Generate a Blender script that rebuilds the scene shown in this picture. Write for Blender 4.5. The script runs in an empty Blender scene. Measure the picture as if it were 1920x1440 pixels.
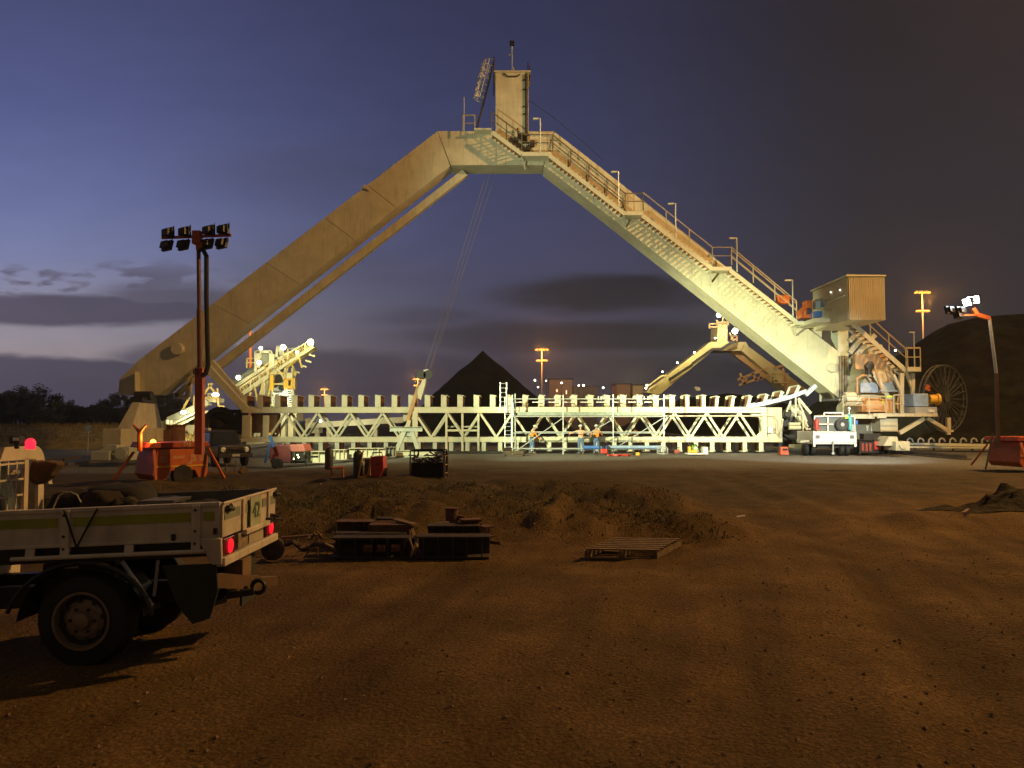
import bpy, math, random
import numpy as np
from mathutils import Vector, Matrix, Quaternion
random.seed(7)
R = math.radians
HAZE = 0.00034
scn = bpy.context.scene
col = scn.collection

# ------------------------------------------------------------------ camera, sky, exposure
CAMH, F, HOR = 2.0, 1440.0, 790.0
PITCH = math.atan((HOR - 720.0) / F)
cd = bpy.data.cameras.new('camera'); cam = bpy.data.objects.new('camera', cd); col.objects.link(cam)
cam.location = (0, 0, CAMH); cam.rotation_euler = (math.pi / 2 + PITCH, 0, 0)
cd.sensor_width = 36.0; cd.lens = 36.0 * F / 1920.0
cd.clip_start = 0.1; cd.clip_end = 6000
scn.camera = cam
scn.view_settings.view_transform = 'Standard'; scn.view_settings.look = 'None'
scn.view_settings.exposure = 0.0; scn.view_settings.gamma = 1.0
scn.cycles.use_denoising = True
scn.cycles.max_bounces = 5; scn.cycles.sample_clamp_indirect = 4.0
_cf = Vector((0, math.cos(PITCH), math.sin(PITCH))); _cu = Vector((0, -math.sin(PITCH), math.cos(PITCH)))
_cc = Vector((0, 0, CAMH))

def U(px, py, Y):
    """The point at distance Y in front of the camera position that the photo shows at (px, py)."""
    d = _cf * F + Vector((1, 0, 0)) * (px - 960) + _cu * (720 - py)
    return _cc + d * (Y / d.y)
def G(px, py, z=0.0):
    d = _cf * F + Vector((1, 0, 0)) * (px - 960) + _cu * (720 - py)
    return _cc + d * ((z - CAMH) / d.z)

world = bpy.data.worlds.new('World'); scn.world = world; world.use_nodes = True
def build_world():
    nt = world.node_tree; N = nt.nodes; L = nt.links
    N.clear()
    def math_(op, a, b=None, c=None, clamp=False):
        n = N.new('ShaderNodeMath'); n.operation = op; n.use_clamp = clamp
        for i, v in enumerate((a, b, c)):
            if v is None: continue
            if isinstance(v, (int, float)): n.inputs[i].default_value = v
            else: L.new(v, n.inputs[i])
        return n.outputs[0]
    def ramp(fac, stops, interp='LINEAR'):
        n = N.new('ShaderNodeValToRGB'); cr = n.color_ramp; cr.interpolation = interp
        while len(cr.elements) < len(stops): cr.elements.new(0.5)
        for e, (p, c) in zip(cr.elements, stops): e.position = p; e.color = (*c, 1)
        L.new(fac, n.inputs[0]); return n.outputs[0]
    def mix(f, a, b):
        n = N.new('ShaderNodeMix'); n.data_type = 'RGBA'
        if isinstance(f, (int, float)): n.inputs[0].default_value = f
        else: L.new(f, n.inputs[0])
        for s, v in ((6, a), (7, b)):
            if isinstance(v, tuple): n.inputs[s].default_value = (*v, 1)
            else: L.new(v, n.inputs[s])
        return n.outputs[2]
    def sstep(x, a, b):
        n = N.new('ShaderNodeMapRange'); n.interpolation_type = 'SMOOTHSTEP'
        L.new(x, n.inputs[0]); n.inputs[1].default_value = a; n.inputs[2].default_value = b
        return n.outputs[0]
    tc = N.new('ShaderNodeTexCoord'); sp = N.new('ShaderNodeSeparateXYZ'); L.new(tc.outputs['Generated'], sp.inputs[0])
    y = math_('MAXIMUM', sp.outputs[1], 0.12)
    u = math_('DIVIDE', sp.outputs[0], y); v = math_('DIVIDE', sp.outputs[2], y)
    vv = math_('MULTIPLY', v, 1.0, clamp=True)
    left = ramp(vv, [(0, (.20, .17, .21)), (.09, (.37, .315, .34)), (.15, (.30, .29, .38)), (.22, (.20, .225, .41)), (.30, (.142, .168, .355)), (.42, (.092, .108, .26)), (.58, (.062, .072, .175)), (1, (.02, .022, .06))])
    mid = ramp(vv, [(0, (.066, .056, .076)), (.12, (.056, .056, .094)), (.22, (.060, .064, .132)), (.36, (.046, .052, .118)), (.52, (.034, .037, .088)), (1, (.02, .02, .045))])
    right = ramp(vv, [(0, (.036, .032, .032)), (.15, (.032, .030, .034)), (.3, (.027, .025, .032)), (.5, (.021, .019, .024)), (1, (.016, .013, .014))])
    c = mix(sstep(u, -.72, .02), left, mid)
    c = mix(sstep(u, -.05, .5), c, right)
    # clouds, laid out on the direction of view
    cmb = N.new('ShaderNodeCombineXYZ'); L.new(u, cmb.inputs[0]); L.new(v, cmb.inputs[1])
    mp = N.new('ShaderNodeMapping'); L.new(cmb.outputs[0], mp.inputs[0]); mp.inputs['Scale'].default_value = (3.5, 16, 1)
    nz = N.new('ShaderNodeTexNoise'); L.new(mp.outputs[0], nz.inputs[0]); nz.inputs['Scale'].default_value = 1.3; nz.inputs['Detail'].default_value = 5
    mp2 = N.new('ShaderNodeMapping'); L.new(cmb.outputs[0], mp2.inputs[0]); mp2.inputs['Scale'].default_value = (9, 30, 1); mp2.inputs['Rotation'].default_value = (0, 0, R(18))
    nz2 = N.new('ShaderNodeTexNoise'); L.new(mp2.outputs[0], nz2.inputs[0]); nz2.inputs['Scale'].default_value = 1.5; nz2.inputs['Detail'].default_value = 6
    nf = math_('SUBTRACT', nz.outputs[0], .5); nf2 = math_('SUBTRACT', nz2.outputs[0], .5)
    vd = math_('ADD', v, math_('ADD', math_('MULTIPLY', nf, .035), math_('MULTIPLY', nf2, .014)))
    ud = math_('ADD', u, math_('MULTIPLY', nf2, .10))
    tot = None
    for (px, py, rx, ry, soft, amt) in [
            (130, 583, 420, 33, .35, .95), (330, 560, 190, 40, .6, .8), (60, 706, 420, 46, .25, 1.), (330, 665, 150, 26, .5, .8),
            (560, 708, 300, 62, .4, .95), (100, 768, 700, 40, .3, 1.),
            (1130, 550, 225, 40, .5, 1.), (1080, 632, 370, 36, .5, .95), (1000, 700, 700, 42, .6, .7),
            (560, 320, 250, 75, .95, .30), (600, 500, 260, 60, .95, .3), (800, 595, 130, 16, .8, .5)]:
        cu, cv, ru, rv = (px - 960) / F, (HOR - py) / F, rx / F, ry / F
        a = math_('MULTIPLY', math_('SUBTRACT', ud, cu), 1 / ru); b = math_('MULTIPLY', math_('SUBTRACT', vd, cv), 1 / rv)
        d = math_('SQRT', math_('ADD', math_('MULTIPLY', a, a), math_('MULTIPLY', b, b)))
        m = math_('MULTIPLY', sstep(d, 1.0 + soft * .35, 1.0 - soft), amt)
        tot = m if tot is None else math_('MAXIMUM', tot, m)
    # ragged wisps above the left bank
    wis = math_('MULTIPLY', sstep(nf2, -.03, .08), math_('MULTIPLY', sstep(math_('ABSOLUTE', math_('SUBTRACT', v, .178)), .045, .01), sstep(u, -.25, -.5)))
    tot = math_('MAXIMUM', tot, math_('MULTIPLY', wis, .75))
    cc = ramp(math_('ADD', math_('MULTIPLY', u, .7), .5, clamp=True), [(0, (.092, .078, .118)), (.35, (.055, .051, .078)), (.55, (.020, .021, .030)), (.8, (.016, .016, .020))])
    c = mix(math_('MULTIPLY', tot, math_('ADD', .86, math_('MULTIPLY', nf2, .8)), clamp=True) if False else tot, c, cc)
    # soft mottling of thin cloud
    n3 = N.new('ShaderNodeMix'); n3.data_type = 'RGBA'; n3.blend_type = 'MULTIPLY'; n3.inputs[0].default_value = 1
    L.new(c, n3.inputs[6])
    g = ramp(nz2.outputs[0], [(.3, (.965, .965, .965)), (.7, (1.035, 1.03, 1.03))]); L.new(g, n3.inputs[7])
    c = n3.outputs[2]
    # dark below the horizon; warm fill light added behind the camera
    c = mix(sstep(v, -.03, 0.0), (.012, .010, .010), c)
    c = mix(sstep(sp.outputs[1], .05, .3), (.085, .062, .042), c)
    sky = N.new('ShaderNodeTexSky'); sky.sky_type = 'NISHITA'; sky.sun_disc = False
    sky.sun_elevation = R(-4); sky.sun_rotation = R(-48)
    n4 = N.new('ShaderNodeMix'); n4.data_type = 'RGBA'; n4.blend_type = 'ADD'; n4.inputs[0].default_value = .05
    L.new(c, n4.inputs[6]); L.new(sky.outputs[0], n4.inputs[7])
    bg = N.new('ShaderNodeBackground'); L.new(n4.outputs[2], bg.inputs[0]); bg.inputs[1].default_value = 1.0
    out = N.new('ShaderNodeOutputWorld'); L.new(bg.outputs[0], out.inputs[0])
build_world()

# ------------------------------------------------------------------ helpers
OFF = {}
SPLIT = set('yellow_post lattice_brace upper_rail conveyor_hanger mud_flap outrigger drive_motor lever_head tailgate_panel walkway_rail chain_guide gate_latch mid_rail brake_unit idler_roller roller bolt junction_box spoke nut_and_hole chute_plate lower_platform knee_brace hinge_bracket deck_brace landing_post sticker under_bracing stay_rod chrome_fitting chute transfer_box panel_cabinet stand stiffener hose_coil handle mast_frame'.split())
def thing(name, label, cat, loc=(0, 0, 0), group=None):
    o = bpy.data.objects.new(name, None); col.objects.link(o)
    o.empty_display_size = .3; o.location = loc; o['label'] = label; o['category'] = cat
    if group: o['group'] = group
    OFF[o.name] = Vector(loc); return o
def tag(o, label, cat, group=None):
    o['label'] = label; o['category'] = cat
    if group: o['group'] = group
    return o
def copy_tree(o, parent=None, label=None):
    c = o.copy(); col.objects.link(c)
    if parent is not None: c.parent = parent
    if label: c['label'] = label
    for ch in o.children: copy_tree(ch, c)
    return c

class MB:
    def __init__(s): s.v, s.f, s.m, s.cur = [], [], [], 0
    def add(s, vs, fs):
        b = len(s.v); s.v += [tuple(p) for p in vs]
        for f in fs: s.f.append(tuple(b + i for i in f)); s.m.append(s.cur)
        return s
    def box(s, c, size, rz=0.0, top=1.0, M=None):
        hx, hy, hz = [k / 2 for k in size]; vs = []
        for z in (-1, 1):
            k = top if z > 0 else 1
            for x, y in ((-1, -1), (1, -1), (1, 1), (-1, 1)): vs.append(Vector((x * hx * k, y * hy * k, z * hz)))
        if rz: q = Matrix.Rotation(rz, 3, 'Z'); vs = [q @ p for p in vs]
        if M is not None: vs = [M @ p for p in vs]
        c = Vector(c); return s.add([p + c for p in vs], [(3, 2, 1, 0), (4, 5, 6, 7), (0, 1, 5, 4), (1, 2, 6, 5), (2, 3, 7, 6), (3, 0, 4, 7)])
    def span(s, a, b):
        a, b = Vector(a), Vector(b)
        return s.box((a + b) / 2, [abs(k) for k in (b - a)])
    def spu(s, px0, py0, px1, py1, Y0, Y1):
        Y = min(Y0, Y1); a, b = U(px0, py0, Y), U(px1, py1, Y); return s.span((a.x, Y0, a.z), (b.x, Y1, b.z))
    def bar(s, p, q, w, h, up=(0, 0, 1)):
        p, q = Vector(p), Vector(q); d = (q - p).normalized(); u = Vector(up)
        sd = d.cross(u)
        if sd.length < 1e-4: sd = d.cross(Vector((0, 1, 0)))
        sd.normalize(); u = sd.cross(d).normalized(); vs = []
        for e in (p, q):
            for a, b in ((-1, -1), (1, -1), (1, 1), (-1, 1)): vs.append(e + sd * (a * w / 2) + u * (b * h / 2))
        return s.add(vs, [(0, 1, 2, 3), (7, 6, 5, 4), (0, 4, 5, 1), (1, 5, 6, 2), (2, 6, 7, 3), (3, 7, 4, 0)])
    def tube(s, p, q, r, n=8, r2=None, caps=True):
        p, q = Vector(p), Vector(q); d = (q - p).normalized(); a = d.orthogonal().normalized(); b = d.cross(a)
        r2 = r if r2 is None else r2; vs = []
        for e, k in ((p, r), (q, r2)):
            for i in range(n): t = 2 * math.pi * i / n; vs.append(e + (a * math.cos(t) + b * math.sin(t)) * k)
        fs = [(i, (i + 1) % n, n + (i + 1) % n, n + i) for i in range(n)]
        if caps: fs += [tuple(range(n - 1, -1, -1)), tuple(range(n, 2 * n))]
        return s.add(vs, fs)
    def path(s, pts, r, n=6):
        pts = [Vector(p) for p in pts]; vs = []; prev = None
        for i, p in enumerate(pts):
            d = (pts[min(i + 1, len(pts) - 1)] - pts[max(i - 1, 0)]).normalized()
            a = d.orthogonal().normalized() if prev is None else (prev - d * prev.dot(d)).normalized()
            prev = a; b = d.cross(a)
            for k in range(n): t = 2 * math.pi * k / n; vs.append(p + (a * math.cos(t) + b * math.sin(t)) * r)
        fs = []
        for i in range(len(pts) - 1):
            for k in range(n): fs.append((i * n + k, i * n + (k + 1) % n, (i + 1) * n + (k + 1) % n, (i + 1) * n + k))
        fs += [tuple(range(n - 1, -1, -1)), tuple((len(pts) - 1) * n + k for k in range(n))]
        return s.add(vs, fs)
    def prism(s, pts, off):
        off = Vector(off); pts = [Vector(p) for p in pts]; n = len(pts)
        return s.add(pts + [p + off for p in pts], [tuple(range(n)), tuple(range(2 * n - 1, n - 1, -1))] + [(i, n + i, n + (i + 1) % n, (i + 1) % n) for i in range(n)])
    def lathe(s, c, axis, prof, n=20, cap0=True):
        """prof: (distance along the axis, radius)"""
        c = Vector(c); d = Vector(axis).normalized(); a = d.orthogonal().normalized(); b = d.cross(a); vs = []
        for h, r in prof:
            for i in range(n): t = 2 * math.pi * i / n; vs.append(c + d * h + (a * math.cos(t) + b * math.sin(t)) * max(r, 1e-4))
        fs = []
        for k in range(len(prof) - 1):
            for i in range(n): fs.append((k * n + i, k * n + (i + 1) % n, (k + 1) * n + (i + 1) % n, (k + 1) * n + i))
        fs += [tuple((len(prof) - 1) * n + i for i in range(n))] + ([tuple(range(n - 1, -1, -1))] if cap0 else [])
        return s.add(vs, fs)
    def ball(s, c, r, n=10, sz=1.0):
        return s.lathe(Vector(c) - Vector((0, 0, r * sz)), (0, 0, 1), [(r * sz * (1 - math.cos(math.pi * i / n)), r * math.sin(math.pi * i / n)) for i in range(n + 1)], n + 4)
    def ring(s, c, axis, R0, r, n=28, k=6):
        c = Vector(c); d = Vector(axis).normalized(); a = d.orthogonal().normalized(); b = d.cross(a); vs, fs = [], []
        for i in range(n):
            t = 2 * math.pi * i / n; e = a * math.cos(t) + b * math.sin(t)
            for j in range(k): w = 2 * math.pi * j / k; vs.append(c + e * (R0 + r * math.cos(w)) + d * (r * math.sin(w)))
        for i in range(n):
            for j in range(k): fs.append((i * k + j, i * k + (j + 1) % k, ((i + 1) % n) * k + (j + 1) % k, ((i + 1) % n) * k + j))
        return s.add(vs, fs)
    def ibeam(s, p, q, w, h, t=.02, up=(0, 0, 1)):
        p, q = Vector(p), Vector(q); d = (q - p).normalized(); sd = d.cross(Vector(up)).normalized(); u = sd.cross(d).normalized()
        s.bar(p + u * (h / 2 - t / 2), q + u * (h / 2 - t / 2), w, t, up); s.bar(p - u * (h / 2 - t / 2), q - u * (h / 2 - t / 2), w, t, up)
        return s.bar(p, q, t, h - 2 * t, up)
    def build(s, name, mats, parent=None, smooth=False, bevel=0.0, origin=None):
        if name in SPLIT and parent is not None:
            p = list(range(len(s.v)))
            def fd(i):
                while p[i] != i: p[i] = p[p[i]]; i = p[i]
                return i
            for f in s.f:
                for i in f[1:]: p[fd(f[0])] = fd(i)
            g = {}
            for f, m in zip(s.f, s.m): g.setdefault(fd(f[0]), []).append((f, m))
            if len(g) > 1:
                for fl in g.values():
                    o = MB(); idx = {}
                    for f, m in fl:
                        o.f.append(tuple(idx.setdefault(i, len(idx)) for i in f)); o.m.append(m)
                    o.v = [s.v[i] for i in idx]; r = o._build(name, mats, parent, smooth, bevel)
                return r
        return s._build(name, mats, parent, smooth, bevel, origin)
    def _build(s, name, mats, parent=None, smooth=False, bevel=0.0, origin=None):
        o0 = OFF[parent.name] if parent is not None else (Vector(origin) if origin is not None else Vector(s.center()))
        me = bpy.data.meshes.new(name)
        me.from_pydata([(x - o0.x, y - o0.y, z - o0.z) for x, y, z in s.v], [], s.f)
        for m in (mats if isinstance(mats, (list, tuple)) else [mats]): me.materials.append(m)
        me.polygons.foreach_set('material_index', s.m)
        if smooth: me.polygons.foreach_set('use_smooth', [True] * len(me.polygons))
        me.update()
        import bmesh as _b
        b = _b.new(); b.from_mesh(me); _b.ops.recalc_face_normals(b, faces=b.faces); b.to_mesh(me); b.free()
        if smooth: me.set_sharp_from_angle(angle=R(38))
        o = bpy.data.objects.new(name, me); col.objects.link(o)
        if parent is not None: o.parent = parent; OFF[o.name] = o0
        else: o.location = o0; OFF[o.name] = o0
        if bevel:
            bv = o.modifiers.new('bevel', 'BEVEL'); bv.width = bevel; bv.segments = 2; bv.limit_method = 'ANGLE'; bv.angle_limit = R(40)
        return o
    def center(s):
        a = np.array(s.v); lo, hi = a.min(0), a.max(0); return ((lo[0] + hi[0]) / 2, (lo[1] + hi[1]) / 2, lo[2])

# ------------------------------------------------------------------ materials
def mat(name, c, rough=.6, metal=0.0, var=.25, scale=3.0, bump=.0, bscale=30.0, c2=None, streak=0.0, rust=0.0, emit=None, estr=0.0, spec=.5):
    m = bpy.data.materials.new(name); m.use_nodes = True; nt = m.node_tree; N = nt.nodes; L = nt.links
    b = N['Principled BSDF']; b.inputs['Roughness'].default_value = rough; b.inputs['Metallic'].default_value = metal
    b.inputs['Specular IOR Level'].default_value = spec
    geo = N.new('ShaderNodeNewGeometry')
    nz = N.new('ShaderNodeTexNoise'); nz.inputs['Scale'].default_value = scale; nz.inputs['Detail'].default_value = 6; nz.inputs['Roughness'].default_value = .65
    L.new(geo.outputs['Position'], nz.inputs[0])
    rp = N.new('ShaderNodeValToRGB'); L.new(nz.outputs[0], rp.inputs[0])
    d = c2 if c2 else tuple(k * (1 - var * 1.3) for k in c); l = tuple(min(1, k * (1 + var * .5)) for k in c)
    rp.color_ramp.elements[0].position = .32; rp.color_ramp.elements[0].color = (*d, 1)
    rp.color_ramp.elements[1].position = .68; rp.color_ramp.elements[1].color = (*l, 1)
    cout = rp.outputs[0]
    if streak or rust:
        mp = N.new('ShaderNodeMapping'); mp.inputs['Scale'].default_value = (4.0, 4.0, .35); L.new(geo.outputs['Position'], mp.inputs[0])
        n2 = N.new('ShaderNodeTexNoise'); n2.inputs['Scale'].default_value = 1.6; n2.inputs['Detail'].default_value = 7; L.new(mp.outputs[0], n2.inputs[0])
        r2 = N.new('ShaderNodeValToRGB'); r2.color_ramp.elements[0].position = .52; r2.color_ramp.elements[1].position = .74
        r2.color_ramp.elements[0].color = (0, 0, 0, 1); r2.color_ramp.elements[1].color = (1, 1, 1, 1); L.new(n2.outputs[0], r2.inputs[0])
        mx = N.new('ShaderNodeMix'); mx.data_type = 'RGBA'; mm = N.new('ShaderNodeMath'); mm.operation = 'MULTIPLY'; mm.inputs[1].default_value = max(streak, rust)
        L.new(r2.outputs[0], mm.inputs[0]); L.new(mm.outputs[0], mx.inputs[0]); L.new(cout, mx.inputs[6])
        mx.inputs[7].default_value = (.22, .10, .04, 1) if rust > streak else (c[0] * .45, c[1] * .40, c[2] * .34, 1)
        cout = mx.outputs[2]
    L.new(cout, b.inputs['Base Color'])
    if bump:
        bn = N.new('ShaderNodeTexNoise'); bn.inputs['Scale'].default_value = bscale; bn.inputs['Detail'].default_value = 5; L.new(geo.outputs['Position'], bn.inputs[0])
        bp = N.new('ShaderNodeBump'); bp.inputs['Strength'].default_value = bump; bp.inputs['Distance'].default_value = .05
        L.new(bn.outputs[0], bp.inputs['Height']); L.new(bp.outputs[0], b.inputs['Normal'])
    if emit:
        b.inputs['Emission Color'].default_value = (*emit, 1); b.inputs['Emission Strength'].default_value = estr
    return m

CREAM = mat('cream_paint', (.56, .51, .36), .55, var=.16, scale=.9, streak=.42, bump=.04, bscale=6)
CREAM2 = mat('cream_paint_clean', (.60, .57, .42), .5, var=.08, scale=2, streak=.12)
PALEG = mat('pale_green_steel', (.50, .52, .44), .6, var=.15, scale=2, streak=.3)
RUSTY = mat('rust_brown_plate', (.20, .085, .04), .7, var=.3, scale=5)
TAN = mat('tan_paint', (.52, .30, .13), .6, var=.2, scale=2, streak=.35)
DARK = mat('dark_steel', (.035, .032, .030), .55, metal=.3, var=.3, scale=6)
BLACK = mat('black_rubber', (.016, .016, .017), .75, var=.2, scale=8)
BLKPLASTIC = mat('black_plastic', (.02, .02, .022), .45, var=.2)
GALV = mat('galvanised_tube', (.50, .53, .54), .45, metal=.4, var=.15, scale=8)
ALU = mat('bare_aluminium', (.62, .63, .62), .35, metal=.6, var=.1)
WHITE = mat('white_paint', (.74, .74, .72), .45, var=.08, scale=3, streak=.15)
ORANGE = mat('orange_paint', (.55, .13, .03), .5, var=.15, scale=4, streak=.3)
ORANGE_R = mat('red_orange_paint', (.42, .075, .03), .5, var=.2, scale=4, streak=.25)
RED = mat('red_paint', (.50, .05, .035), .45, var=.15, scale=4)
MAROON = mat('maroon_paint', (.17, .035, .035), .5, var=.2, scale=3)
PINKRED = mat('faded_red_paint', (.50, .16, .13), .6, var=.15, scale=4)
BLUE = mat('blue_paint', (.06, .16, .50), .45, var=.15, scale=4)
LBLUE = mat('pale_blue_paint', (.28, .40, .62), .5, var=.2, scale=3, streak=.2)
YELLOW = mat('yellow_paint', (.72, .42, .04), .5, var=.12, scale=4)
HIVIS = mat('lime_tape', (.62, .80, .05), .6, var=.1)
YGREEN = mat('yellow_green_stripe', (.30, .32, .03), .5, var=.15)
TIMBER = mat('weathered_timber', (.17, .11, .055), .85, var=.4, scale=9, bump=.3, bscale=25)
GLASS = mat('dark_glass', (.02, .024, .028), .08, var=.1, spec=.8)
CHROME = mat('bright_metal', (.70, .70, .68), .2, metal=.9, var=.1)
LENS = mat('lamp_lens', (.75, .76, .74), .12, var=.05)
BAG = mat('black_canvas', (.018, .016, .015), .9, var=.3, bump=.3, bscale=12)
CANVAS = mat('brown_canvas', (.13, .08, .035), .9, var=.3, bump=.3, bscale=18)
COAL = mat('coal', (.026, .026, .021), .95, var=.4, scale=.8, bump=.8, bscale=3, spec=.08)
LEAF = mat('dark_foliage', (.055, .060, .028), .8, var=.6, scale=1.5)
BARK = mat('bark', (.07, .05, .035), .9, var=.3)
DRYGRASS = mat('dry_grass', (.28, .20, .06), .9, var=.4, scale=1.0)
WEED = mat('weed_green', (.12, .11, .035), .9, var=.5, scale=2)
CONCRETE = mat('grey_wall', (.30, .27, .23), .8, var=.2, scale=.3)
def lampmat(name, c, s): return mat(name, tuple(k * .4 for k in c), .3, var=.02, emit=c, estr=s)
SODIUM = lampmat('sodium_lamp', (1, .36, .055), 1.9)
WHITELAMP = lampmat('white_lamp', (1, .96, .72), 12)
COOLLAMP = lampmat('cool_lamp', (.80, .90, 1), 60)
REDLAMP = lampmat('red_lamp', (1, .03, .07), 1.1)
TAILRED = lampmat('tail_lamp_red', (1, .012, .03), .95)
AMBER = lampmat('amber_lamp', (1, .45, .06), 6)
WARMWIN = lampmat('warm_window', (1, .55, .25), 2.0)

def light(name, kind, loc, power, color, parent=None, target=None, angle=90, blend=.5, radius=.25):
    l = bpy.data.lights.new(name, kind); l.energy = power; l.color = color; l.shadow_soft_size = radius
    o = bpy.data.objects.new(name, l); col.objects.link(o)
    if kind == 'SPOT': l.spot_size = R(angle); l.spot_blend = blend
    if target is not None: o.rotation_euler = (Vector(target) - Vector(loc)).to_track_quat('-Z', 'Y').to_euler()
    if parent is not None: o.parent = parent; o.location = Vector(loc) - OFF[parent.name]
    else: o.location = loc
    return o

# ------------------------------------------------------------------ ground
def hash2(ix, iy, s): 
    h = np.sin(ix * 127.1 + iy * 311.7 + s * 74.7) * 43758.5453
    return h - np.floor(h)
def vnoise(x, y, s=0):
    ix, iy = np.floor(x), np.floor(y); fx, fy = x - ix, y - iy
    fx = fx * fx * (3 - 2 * fx); fy = fy * fy * (3 - 2 * fy)
    a, b, c, d = hash2(ix, iy, s), hash2(ix + 1, iy, s), hash2(ix, iy + 1, s), hash2(ix + 1, iy + 1, s)
    return (a * (1 - fx) + b * fx) * (1 - fy) + (c * (1 - fx) + d * fx) * fy - .5
def fbm(x, y, o=4, s=0):
    t = 0; a = 1.0
    for i in range(o): t = t + a * vnoise(x * 2 ** i, y * 2 ** i, s + i); a *= .5
    return t
def ss(a, b, x): t = np.clip((x - a) / (b - a), 0, 1); return t * t * (3 - 2 * t)
def ground_z(x, y):
    x = np.asarray(x, float); y = np.asarray(y, float)
    near = 1 - ss(18, 40, y)
    z = .05 * fbm(x * .35, y * .35, 3, 1) * (.4 + near) + .035 * fbm(x * 1.7, y * 1.7, 4, 5) * near
    z = z - .32 * ss(-5, -13, x) * ss(27, 37, y) * (1 - ss(70, 120, y))
    # wheel ruts sweeping from the pad to the lower right
    for k, (x0, x1, c) in enumerate([(8.3, 4.3, 1), (6.9, 2.8, 1), (10.2, 6.3, .8), (11.7, 7.8, .8), (5.0, 1.2, .6), (13.6, 9.4, .6)]):
        t = np.clip((25 - y) / 19, -.4, 1.4); xc = x0 + (x1 - x0) * t + 1.1 * np.sin(t * 2.2 + k * .3)
        z = z - .045 * c * near * np.exp(-((x - xc - .25 * vnoise(y * .35, y * 0 + k, 9)) / .34) ** 2) + .03 * c * near * (np.exp(-((x - xc - .62) / .28) ** 2) + np.exp(-((x - xc + .62) / .28) ** 2))
    # spoil bank behind the steel pile
    yb = 16.2 + .9 * fbm(x * .25, y * 0 + 3, 2, 3)
    env = ss(-16, -8, x) * (1 - ss(2.6, 5.2, x))
    hb = (.38 + .42 * fbm(x * .9, y * .6, 4, 11)) * env
    z = z + hb * ss(12.4, 15.0, y + .9 * fbm(x * .8, y * .5, 3, 21)) * (1 - .55 * ss(yb, yb + 5.5, y)) * (1 - ss(25, 31, y))
    z = z + .26 * env * fbm(x * 2.1, y * 2.1, 4, 31) * ss(11.8, 13.5, y) * (1 - ss(21, 25, y))
    # mound at the right
    r = np.sqrt(((x - 9.2) / 3.4) ** 2 + ((y - 15.4) / 1.6) ** 2) + .35 * fbm(x * .7, y * .7, 3, 41)
    z = z + .16 * (1 - ss(.15, 1.05, r))
    r = np.sqrt(((x - 2.9) / 1.5) ** 2 + ((y - 17.6) / 1.1) ** 2) + .3 * fbm(x, y, 2, 51)
    z = z + .2 * (1 - ss(.1, 1.0, r))
    return z
def gz(x, y): return float(ground_z(np.array([x]), np.array([y]))[0])

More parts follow.
